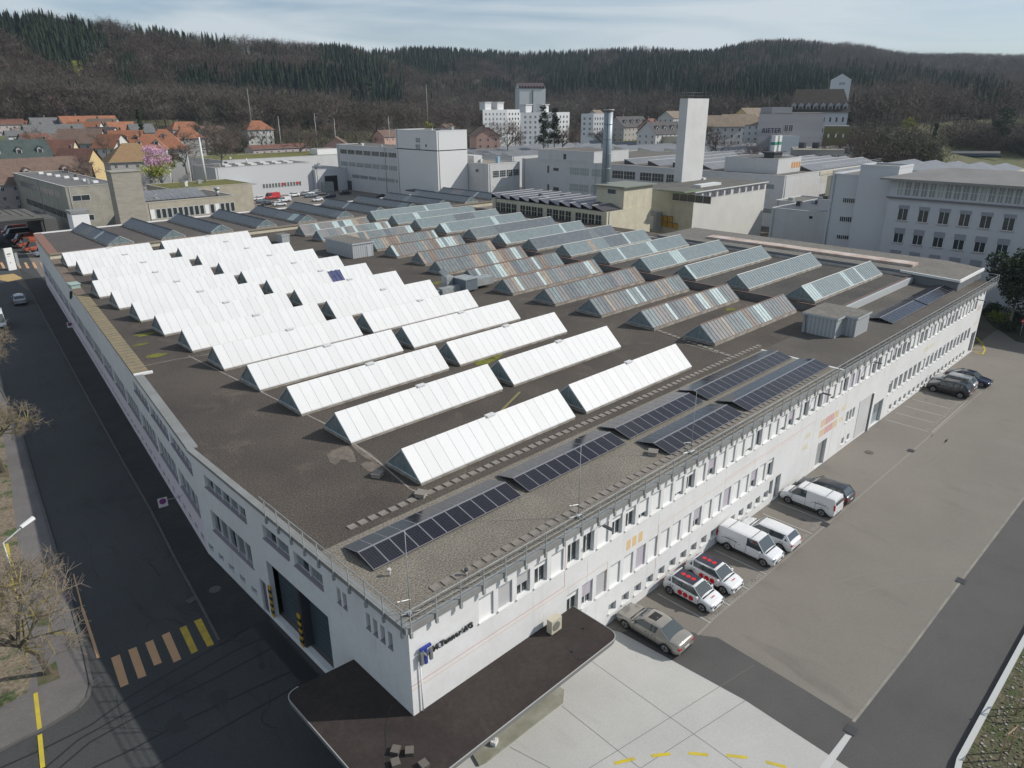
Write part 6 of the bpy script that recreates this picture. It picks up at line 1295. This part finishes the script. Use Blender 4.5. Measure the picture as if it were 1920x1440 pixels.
house(70, 226, 540, 14, 10, 4, -20, 'white', 'orange', 'small orange roofed house at the edge of the hillside meadow', group=TG, floors=2)
house(30, 244, 420, 9, 9, 2, 0, 'white', 'grey', 'small grey hut among the hedges at the far left', group=TG, floors=1)
house(6, 223, 520, 18, 10, 2.5, 0, 'rose', 'red', 'dark red flat gabled hall cut by the left photo edge', group=TG, floors=2)
house(630, 256, 405, 14, 12, 4, 55, 'pink', 'brown', 'pink gabled house partly hidden by the office block', floors=3)
house(908, 238, 350, 14, 11, 3.5, 62, 'pink', 'brown', 'pink gabled house behind the windowless white cube', floors=4)
house(730, 243, 420, 16, 10, 3, 5, 'pink', 'brown', 'low pinkish house with brown roof left of the windowless cube', floors=2)
house(838, 232, 520, 14, 9, 3, 20, 'pink', 'brown', 'small pink house top above the windowless cube', floors=2)
house(520, 270, 380, 30, 8, 1.5, 3, 'rose', 'red', 'low dark red roofed shed behind the moss roof', floors=1, chim=0)
house(1180, 218, 440, 26, 12, 5, 2, 'grey', 'dark', 'dark roofed terrace right of the steel chimney', dorm=4, group=RG_)
house(1242, 228, 395, 24, 12, 5, -4, 'white', 'dark', 'dark roofed terrace with white arched dormers', dorm=4, group=RG_)
house(1220, 222, 420, 12, 10, 4, 20, 'pink', 'red', 'narrow reddish house between the two dark roofed terraces', group=RG_)
house(1262, 208, 520, 22, 11, 4, 10, 'white', 'tan', 'tan roofed house left of the white tower', group=RG_)
house(1352, 216, 370, 18, 12, 4.5, -35, 'white', 'tan', 'tan roofed white flats directly right of the white tower', group=RG_, floors=4)
house(1385, 214, 405, 18, 12, 4.5, -30, 'white', 'tan', 'tan roofed stepped flats in the middle of the group', group=RG_, floors=4)
house(1412, 202, 445, 20, 12, 4.5, -8, 'yellow', 'tan', 'tan roofed flats beside the pink factory', group=RG_, floors=4)
house(1118, 206, 480, 9, 8, 3, 10, 'white', 'tan', 'tan roofed attic just behind the small white flat block', group=RG_, floors=2)
house(1793, 274, 480, 6.5, 6, 2.6, 20, 'cream', 'tan', 'tiny cream hut beside the footbridge', floors=1, chim=0)
house(1893, 250, 520, 24, 8, .8, 0, 'grey', 'grey', 'long low grey bungalow among the trees at the right edge', floors=1, chim=0)

# ================================================================ HILLS
# photo column -> (foot distance, foot row, ridge distance, ridge row of the ground)
HC_ = [(-500, 520, 232, 760, 70), (0, 560, 226, 760, 70), (120, 575, 226, 770, 68), (230, 590, 226, 800, 86), (350, 600, 224, 860, 95), (480, 560, 240, 930, 103), (600, 540, 244, 1050, 112), (700, 560, 248, 1200, 116), (800, 640, 246, 1350, 110), (940, 700, 243, 1500, 116), (1100, 700, 240, 1500, 116), (1200, 660, 240, 1500, 110), (1330, 600, 238, 1500, 114), (1420, 560, 240, 1600, 100), (1500, 560, 236, 1700, 96), (1600, 520, 236, 1900, 104), (1700, 470, 238, 2100, 119), (1800, 560, 226, 2300, 116), (1900, 600, 222, 2400, 118), (2400, 600, 222, 2400, 118)]
def hc(u):
    for a, b in zip(HC_[:-1], HC_[1:]):
        if a[0] <= u <= b[0]: k = (u - a[0]) / (b[0] - a[0]); return [a[i] + (b[i] - a[i]) * k for i in range(1, 5)]
    return list(HC_[-1][1:])
def hash2(x, y): return (math.sin(x * 12.9898 + y * 78.233) * 43758.5453) % 1
def vn(x, y):
    xi, yi = math.floor(x), math.floor(y); fx, fy = x - xi, y - yi; fx = fx * fx * (3 - 2 * fx); fy = fy * fy * (3 - 2 * fy)
    return (hash2(xi, yi) * (1 - fx) + hash2(xi + 1, yi) * fx) * (1 - fy) + (hash2(xi, yi + 1) * (1 - fx) + hash2(xi + 1, yi + 1) * fx) * fy
def hill(u, s):
    "s = 0 foot .. 1 ridge .. beyond"
    fd, fr, rd, rr = hc(u); F = Q(u, fr, fd); Rr = Q(u, rr, rd); dx, dy = Rr[0] - F[0], Rr[1] - F[1]
    x, y = F[0] + dx * s, F[1] + dy * s
    if s < 0: x, y = F[0] * (1 + s * .62), F[1] * (1 + s * .62)
    if s < 0: z = F[2] * max(0, 1 + s * 1.6) ** 1.5 - .3
    elif s <= 1: k = s * .45 + .55 * (s * s * (3 - 2 * s)); z = F[2] + (Rr[2] - F[2]) * k
    else: z = Rr[2] - (s - 1) * 160
    bump = (vn(x / 130, y / 130) - .5) * 26 * min(1, max(0, s) * 3) * max(0, 1 - max(0, s) ** 3) + (vn(x / 45, y / 45) - .5) * 5 * min(1, max(0, s) * 4)
    return (x, y, z + bump)
us = [-500 + 25 * i for i in range(117)]; ss = [-.62, -.5, -.35, -.2, -.1, 0] + [i / 22 for i in range(1, 23)] + [1.08, 1.25, 1.5]
mb = MB()
for u in us:
    for s in ss: mb.v.append(hill(u, s))
ns = len(ss); HM = mat('leaf_litter_slope', (.045, .032, .025), .95, (.036, .036, .02), .01, .3, fine=.35, fscale=.12); MD = mat('meadow', (.085, .115, .03), .95, (.12, .105, .06), .02, .35, fine=.2, fscale=.3)
mh, mm = mb._m(HM), mb._m(MD)
for i in range(len(us) - 1):
    for j in range(ns - 1): mb.f.append((i * ns + j, (i + 1) * ns + j, (i + 1) * ns + j + 1, i * ns + j + 1)); mb.mi.append(mm if ss[j] < -.02 else mh); mb.sm.append(True)
struct(mb, 'hills')

# ---------------------------------------------------------------- trees
def mcol(name, c, rough=.95): return mat(name, c, rough)
BK_ = [mcol('twig_%d' % i, c) for i, c in enumerate(((.062, .062, .036), (.076, .066, .048), (.090, .072, .055), (.104, .076, .064), (.082, .066, .052), (.125, .108, .086), (.18, .16, .135)))]
TRK = mcol('pale_trunk', (.20, .17, .14)); FG_ = [mcol('needles_%d' % i, c) for i, c in enumerate(((.014, .030, .016), (.021, .040, .019), (.010, .022, .014), (.032, .050, .020)))]
def tri_bare(nb, spread=.36):
    "unit-height bare tree made of thin tapered triangles"
    T = []; trunk_h = .9
    for a in (0, 2.1): T.append(((-.009 * math.cos(a), -.009 * math.sin(a), 0), (.009 * math.cos(a), .009 * math.sin(a), 0), (0.01, 0, trunk_h)))
    for k in range(nb):
        z0 = random.uniform(.22, .85); a = random.uniform(0, 2 * math.pi); ln = spread * random.uniform(.5, 1.1) * (1.15 - abs(z0 - .5)); up = random.uniform(.12, .4)
        p = Vector((0, 0, z0)); e = p + Vector((math.cos(a) * ln, math.sin(a) * ln, up * random.uniform(.5, 1))); s_ = Vector((-math.sin(a), math.cos(a), 0)) * .0045
        T.append((tuple(p - s_), tuple(p + s_), tuple(e)))
        for q in range(4):
            f = random.uniform(.3, 1.0); b = p.lerp(e, f); dv = Vector((random.uniform(-1, 1), random.uniform(-1, 1), random.uniform(.1, 1.1))).normalized() * random.uniform(.06, .15); w2 = Vector((random.uniform(-1, 1), random.uniform(-1, 1), random.uniform(-1, 1))).normalized() * .0045
            T.append((tuple(b - w2), tuple(b + w2), tuple(b + dv)))
    return np.array(T)
def tri_fir(layers=11, per=9):
    T = []; 
    T.append(((-.012, 0, 0), (.012, 0, 0), (0, 0, .5)))
    for l in range(layers):
        z = .14 + .82 * l / layers; r = .17 * (1 - l / layers) ** .85 + .02
        for k in range(per):
            a = 2 * math.pi * (k + random.random() * .6) / per; rr = r * random.uniform(.7, 1.2); d = .22
            T.append(((math.cos(a - d) * rr * .8, math.sin(a - d) * rr * .8, z - .05 - random.random() * .02), (math.cos(a + d) * rr, math.sin(a + d) * rr, z - .05 - random.random() * .03), (math.cos(a) * rr * .05, math.sin(a) * rr * .05, z + .11)))
    return np.array(T)
BT = [tri_bare(54) for _ in range(6)]; FT = [tri_fir() for _ in range(5)]
def scatter(name, label, cat, pts, temps, mats, hmin, hmax, wf=1.0):
    "one mesh holding a whole wood"
    V = []; MI = []; lut = []
    for (x, y, z) in pts:
        k = random.randrange(len(temps)); T = temps[k]; h = random.uniform(hmin, hmax); a = random.uniform(0, 6.28); c, s = math.cos(a), math.sin(a)
        W = T.reshape(-1, 3) * np.array([h * wf, h * wf, h]); W = np.stack([W[:, 0] * c - W[:, 1] * s + x, W[:, 0] * s + W[:, 1] * c + y, W[:, 2] + z - .5], 1); V.append(W); n = len(T); nm_ = len(mats); MI.append(np.full(n, random.randrange(nm_) if random.random() < .4 else int(min(.999, max(0, (vn(x / 110 + 7, y / 110) * .65 + vn(x / 35, y / 35) * .35 - .2) / .6)) * (nm_ - 1))))
    V = np.concatenate(V); MI = np.concatenate(MI); nt_ = len(V) // 3; me = bpy.data.meshes.new(name)
    me.vertices.add(len(V)); me.vertices.foreach_set('co', V.astype(np.float32).ravel()); me.loops.add(len(V)); me.loops.foreach_set('vertex_index', np.arange(len(V), dtype=np.int32)); me.polygons.add(nt_)
    me.polygons.foreach_set('loop_start', np.arange(0, len(V), 3, dtype=np.int32)); me.polygons.foreach_set('loop_total', np.full(nt_, 3, dtype=np.int32))
    for m in mats: me.materials.append(m)
    me.polygons.foreach_set('material_index', MI.astype(np.int32)); me.update(calc_edges=True); me.validate()
    return link(name, me, None, label=label, cat=cat, kind='stuff')
def conif(u, v):
    "where the photograph shows dark conifers: rough patches in photo columns / rows"
    P = ((0, 75, 60, 35), (60, 80, 60, 38), (130, 95, 70, 45), (265, 85, 60, 30), (310, 100, 40, 30), (240, 130, 18, 50), (360, 70, 50, 20), (430, 92, 60, 14), (520, 110, 60, 12), (370, 160, 45, 22), (520, 165, 90, 40), (590, 150, 60, 40), (640, 130, 90, 40), (700, 165, 60, 50), (760, 125, 120, 40), (900, 130, 150, 45), (1050, 140, 150, 42), (1200, 140, 140, 45), (1330, 150, 120, 50), (1430, 150, 90, 55), (1500, 165, 60, 40), (1600, 150, 60, 25), (1690, 150, 60, 20), (1800, 160, 60, 20), (1850, 190, 40, 25), (250, 172, 30, 14), (660, 100, 60, 8), (1450, 95, 110, 10), (1300, 112, 60, 14))
    return any(((u - a) / c) ** 2 + ((v - b) / d) ** 2 < 1 for a, b, c, d in P)
pb, pc, pp, pl_ = [], [], [], []
for i in range(30000):
    u = random.uniform(-120, 2040); s = random.random() ** 1.12; x, y, z = hill(u, s)
    D_ = math.hypot(x, y)
    if random.random() > min(1, .25 + D_ / 1600): continue
    # photo position of the tree top
    v = RM.T @ (np.array([x, y, z + 9]) - np.array([0, 0, CAMZ])); uu, vv = 960 + FX * v[0] / v[2], 720 + FX * v[1] / v[2]
    cn_ = conif(uu + random.gauss(0, 9), vv + random.gauss(0, 5)) and vn(x / 60, y / 60) * .6 + vn(x / 22, y / 22) * .4 > (.43 if uu < 600 else .33) or random.random() < .02
    (pc if cn_ else pb).append((x, y, z))
scatter('conifer_wood', 'dark conifer patches on the wooded hills', 'wood', pc, FT, FG_, 12, 23, .95)
scatter('bare_wood', 'bare brownish woods covering the hills', 'wood', pb, BT, BK_, 12, 21, 1.15)
tf = []
for i in range(420):
    u = random.uniform(-60, 1980); x, y, z = hill(u, random.uniform(-.12, .05)); tf.append((x, y, z))
for i in range(1500):   # woods on the flat ground at right
    u = random.uniform(1625, 1990); D_ = random.uniform(330, 620); x, y, z = Q(u, 200, D_); 
    if u > 1690 and D_ < 470: continue
    tf.append((x, y, 1))
for i in range(260):
    u = random.uniform(1640, 1760); D_ = random.uniform(300, 400); x, y, z = Q(u, 200, D_); tf.append((x, y, 0))
for i in range(330):
    u = random.uniform(360, 1340); D_ = random.uniform(440, 560); x, y, z = Q(u, 200, D_); tf.append((x, y, 3))
scatter('valley_wood', 'bare trees at the foot of the hills and along the river', 'wood', tf, BT, BK_, 13, 22, 1.3)

def bare_tree(name, label, x, y, z, h, spread, seed, mats, levels=4, nb=5, r0=.2, group=None, up=.35, pollard=False, th=.4):
    rnd = random.Random(seed); t = thing(name, label, 'tree', (x, y, z), 0, group); tk = MB(); cr_ = MB()
    def grow(p, d, ln, r, lv):
        mbx = tk if lv <= 0 else cr_; m = mats[min(lv, len(mats) - 1)]; q = p; n = 2 if lv < 2 else 1
        for i in range(n):
            dd_ = (d + Vector((rnd.gauss(0, .13), rnd.gauss(0, .13), rnd.gauss(0, .08)))).normalized(); e = q + dd_ * ln / n; mbx.bar(q, e, r * (1 - .35 * i / n), m, 5 if lv < 2 else 3, r * (1 - .35 * (i + 1) / n)); q = e; d = dd_
        if lv >= levels: return
        k = nb + (2 if lv == levels - 1 else 0)
        for j in range(k):
            a = rnd.uniform(0, 2 * math.pi); o = d.orthogonal().normalized(); o = Matrix.Rotation(a, 3, d) @ o
            nd = (d * rnd.uniform(.35, .9) + o * rnd.uniform(.6, 1.1) * spread + Vector((0, 0, up if lv < 2 else up * .4))).normalized()
            st = p.lerp(q, rnd.uniform(.45, 1.0) if lv else rnd.uniform(.8, 1)); grow(st, nd, ln * rnd.uniform(.5, .8) * (1 if lv else (1 - th) / th * .8), r * .55, lv + 1)
    grow(Vector((0, 0, 0)), Vector((0, 0, 1)), h * th, r0, 0)
    tk.build('trunk', t); cr_.build('crown', t); return t
LT_ = [mcol('lichen_bark', (.10, .085, .06)), mcol('lichen_bark', (.10, .085, .06)), mcol('mossy_branch', (.13, .115, .04)), mcol('yellow_lichen_twig', (.24, .20, .07)), mcol('pale_twig', (.20, .165, .125)), mcol('pale_twig', (.20, .165, .125))]
x, y, _ = G(92, 1262); bare_tree('pollarded_tree', 'bare lichen covered pollarded tree rising by the left pavement beside the street lamp', x, y, 0, 8.6, 1.15, 5, LT_, 5, 5, .22, 'bare trees along the left pavement', th=.42)
x, y, _ = G(8, 885); bare_tree('pollarded_tree', 'bare pollarded tree cut by the left photo edge halfway up the street', x, y, 0, 9.0, 1.15, 9, LT_, 5, 5, .22, 'bare trees along the left pavement', th=.42)
x, y, _ = G(-22, 740); bare_tree('pollarded_tree', 'bare tree farthest up the street at the left edge, only its twigs in view', x, y, 0, 9.5, 1.15, 12, LT_, 5, 5, .22, 'bare trees along the left pavement', th=.42)
FT2 = [BK_[2], BK_[0], BK_[1], BK_[3]]
mid = [(178, 318, 270, 13, 'tall twiggy bare bush behind the concrete building'), (410, 268, 300, 19, 'largest round bare tree behind the warehouse'), (560, 262, 360, 17, 'bare tree behind the moss roofed hall, centre left'), (700, 262, 420, 17, 'bare tree above the office block roof'), (620, 245, 440, 15, 'bare tree left of the pink gabled house'), (345, 290, 290, 12, 'bare street tree beside the road and the warehouse'), (950, 252, 330, 17, 'bare tree in front of the left apartment block'), (1320, 250, 330, 14, 'bare tree right behind the white tower'), (1425, 290, 265, 13, 'rounded bare tree in front of the pink factory'), (1345, 270, 300, 12, 'bare tree below the tan roofed flats'), (1055, 258, 340, 13, 'bare tree in front of the right apartment block'), (1130, 255, 350, 12, 'bare bush left of the steel chimney'), (1620, 270, 300, 16, 'bare tree right of the mossy walled house'), (1560, 282, 300, 12, 'bare tree behind the low pavilion')]
for i, (px, py, D, h, lb_) in enumerate(mid):
    x, y, z = Q(px, py, D); bare_tree('bare_tree', lb_, x, y, max(-1, z - h * .55), h, 1.0, 40 + i, FT2, 4, 5, .3, 'bare trees between the far buildings', th=.3)
for i in range(34):
    px = random.uniform(20, 640); D = random.uniform(330, 520); x, y, z = Q(px, 262 - (D - 330) * .12, D)
    bare_tree('garden_tree', 'bare garden tree between the town houses on the left', x, y, z - 7, random.uniform(9, 13), 1.0, 200 + i, FT2, 3, 5, .25, 'garden trees in the town', th=.3)
def leafy(name, label, x, y, z, h, rad, mats, n=1400, seed=1, trunk=.35, cat='tree', sz=.35, shape='round'):
    rnd = random.Random(seed); t = thing(name, label, cat, (x, y, z)); tk = MB(); tk.bar((0, 0, 0), (0, 0, h * .8), h * .02, TRK, 7, h * .006)
    for k in range(9):
        a = rnd.uniform(0, 6.28); zz = h * rnd.uniform(trunk, .75); tk.bar((0, 0, zz), (math.cos(a) * rad * .7, math.sin(a) * rad * .7, zz + h * .12), h * .008, TRK, 5, h * .003)
    tk.build('trunk', t); cr_ = MB(); cl = [(rnd.uniform(0, 6.28), rnd.uniform(.1, .9) * rad, rnd.uniform(trunk, .95) * h, rnd.uniform(.25, .45) * rad) for _ in range(22)]
    for i in range(n):
        a, r_, zz, cr0 = cl[i % len(cl)]
        if shape == 'cone': r_ *= max(.08, 1.15 - zz / h)
        else: r_ *= math.sqrt(max(.05, 1 - ((zz / h - .62) / .42) ** 2))
        v = Vector((rnd.gauss(0, 1), rnd.gauss(0, 1), rnd.gauss(0, .8))).normalized() * cr0 * rnd.random() ** .4; c = Vector((math.cos(a) * r_, math.sin(a) * r_, zz)) + v
        u_ = Vector((rnd.gauss(0, 1), rnd.gauss(0, 1), rnd.gauss(0, 1))).normalized() * sz; w_ = u_.orthogonal().normalized() * sz * .5
        cr_.face([tuple(c - u_), tuple(c + w_), tuple(c + u_), tuple(c - w_)], mats[rnd.randrange(len(mats))])
    cr_.build('crown', t); return t
DG = [mcol('evergreen_leaf_a', (.02, .035, .016)), mcol('evergreen_leaf_b', (.035, .055, .02)), mcol('evergreen_leaf_c', (.014, .024, .013))]
PK_ = [mcol('blossom_a', (.50, .28, .42)), mcol('blossom_b', (.38, .22, .30)), mcol('blossom_c', (.55, .36, .46))]
x, y, _ = G(1890, 618); leafy('evergreen_tree', 'dark spreading evergreen tree at the right edge in front of the office building', x, y, 0, 11.5, 5.2, DG, 5200, 3, .45, sz=.3)
x, y, z = Q(288, 300, 262); leafy('blossom_tree', 'pink flowering magnolia beside the white houses on the left', x, y, z - 5, 9, 5, PK_, 2600, 4, .25, sz=.3)
for i, (px, py, D, h, r_, lb_) in enumerate(((1020, 232, 335, 19, 4.2, 'dark pine in front of the right apartment block'), (262, 222, 400, 12, 2.2, 'slim dark conifer among the orange roofs'), (1752, 255, 420, 17, 2.0, 'slim dark conifer by the footbridge'), (1885, 225, 480, 15, 7, 'green broadleaf evergreen above the bungalow'), (1735, 296, 330, 7, 5, 'dark green shrub mass by the river bank'), (1040, 232, 345, 17, 3.5, 'second dark pine touching the first by the apartments'), (690, 175, 700, 26, 6, 'tall conifer cluster rising from the slope'))):
    x, y, z = Q(px, py, D); leafy('conifer_tree', lb_, x, y, z - h * .6 if i != 6 else z - 12, h, r_, DG, 1500, 60 + i, .15, sz=.55, shape='cone' if i in (0, 1, 2, 5, 6) else 'round')
YGR = [mcol('spring_leaf_a', (.17, .20, .02)), mcol('spring_leaf_b', (.07, .11, .02)), mcol('spring_leaf_c', (.28, .25, .04))]
for i, (px, py, D, h, r_, lb_) in enumerate(((290, 322, 250, 4, 5, 'bright green garden hedge under the pink tree'), (1705, 240, 420, 9, 4, 'yellow green budding tree at the right'), (802, 236, 470, 5, 4, 'pale yellow flowering shrub above the office penthouse'), (145, 135, 650, 16, 5, 'yellow green budding tree on the left slope'), (318, 300, 300, 4, 4, 'yellow forsythia beside the residential road'))):
    x, y, z = Q(px, py, D); leafy('green_shrub', lb_, x, y, z - h * .5, h, r_, YGR, 900, 80 + i, .1, 'shrub', sz=.35)
for i, (px, py) in enumerate(((1850, 590), (1872, 604), (1905, 600), (1895, 622), (1862, 585), (1915, 575))):
    x, y, _ = G(px, py); leafy('dark_shrub', ('low dark shrub nearest the facade corner in the shaded bed', 'low dark shrub with yellow tips in the shaded bed', 'dark shrub right of the evergreen trunk', 'dark shrub in front of the evergreen trunk', 'dark shrub behind the yellow tipped one', 'dark shrub behind the no entry sign')[i], x, y, 0, 1.5, 1.8, DG if i != 1 else YGR[:2], 500, 90 + i, .1, 'shrub', sz=.18)
sheet('shrub_bed', [gp([(1838, 583), (1860, 610), (1905, 640), (2000, 660), (2050, 560), (1900, 560)])], -.005, mat('bed_soil', (.04, .04, .025), .95))
# residential road, meadow patches, footbridge, masts
sheet('residential_road', [gp([(283, 335), (372, 335), (352, 297), (328, 290)], 0)], .02, mat('pale_road', (.17, .165, .155), .9))
mb = MB(); strip(mb, [Q(1873, 287, 470)[:2], Q(1900, 300, 430)[:2], Q(1935, 318, 380)[:2]], 3.2, .6, mat('footpath', (.24, .22, .18), .9)); struct(mb, 'footpath')
sheet('river_meadow', [[Q(u, 200, d)[:2] for u, d in ((1700, 460), (1700, 330), (1990, 300), (1990, 520), (1860, 500))]], .5, mat('bright_meadow', (.11, .15, .03), .95, (.10, .09, .05), .04, .3, fine=.2, fscale=.4))
a = Q(1745, 288, 455); b = Q(1875, 288, 455); t = thing('footbridge', 'low straight footbridge with a dark blue side girder near the right edge', 'bridge', (a[0], a[1], 0)); mb = MB(); mb.bar((a[0], a[1], a[2] + .2), (b[0], b[1], b[2] + .2), 1.0, mat('bridge_deck', (.3, .29, .28), .8)); part('deck', mb, t)
mb = MB(); mb.bar((a[0] - 1, a[1] - 1, a[2] - 1.2), (b[0] - 1, b[1] - 1, b[2] - 1.2), .7, mat('bridge_girder', (.02, .045, .07), .6)); part('girder', mb, t)
for i, (px, pt, pb_, D, lb_) in enumerate(((799, 158, 240, 500, 'tall thin pylon mast right of the wooded slope centre'), (463, 165, 222, 500, 'tall thin pylon mast on the left slope'), (373, 257, 305, 265, 'white lighting mast beside the warehouse'), (728, 218, 246, 400, 'thin lamp mast above the office block'), (626, 222, 268, 400, 'thin lamp mast near the pink house'), (521, 218, 262, 420, 'thin lamp mast right of the lone white house'), (589, 212, 262, 420, 'second thin lamp mast left of the pink house'))):
    a = Q(px, pt, D); b = Q(px, pb_, D); t_ = .28 if i < 2 else (.5 if i == 2 else .14); mb = MB(); hm = a[2] - b[2]; mb.cyl(0, 0, -6, hm, t_, mat('mast_green_grey', (.28, .30, .22), .7) if i < 2 else FRAME, 8, t_ * .5)
    mb.build('mast', None, (a[0], a[1], b[2]), label=lb_, cat='mast')

HZ = bpy.data.materials.new('haze_air'); HZ.use_nodes = True; hn = HZ.node_tree.nodes; hn.clear(); ho = hn.new('ShaderNodeOutputMaterial'); hv = hn.new('ShaderNodeVolumePrincipled')
hv.inputs['Color'].default_value = (.72, .84, 1.0, 1); hv.inputs['Density'].default_value = .00008; hv.inputs['Anisotropy'].default_value = .2; HZ.node_tree.links.new(hv.outputs[0], ho.inputs['Volume'])
mb = MB(); mb.box(-1200, 3300, -1200, 3300, -90, 330, HZ); mb.build('haze', kind='stuff', label='thin bluish air over the valley', cat='haze')
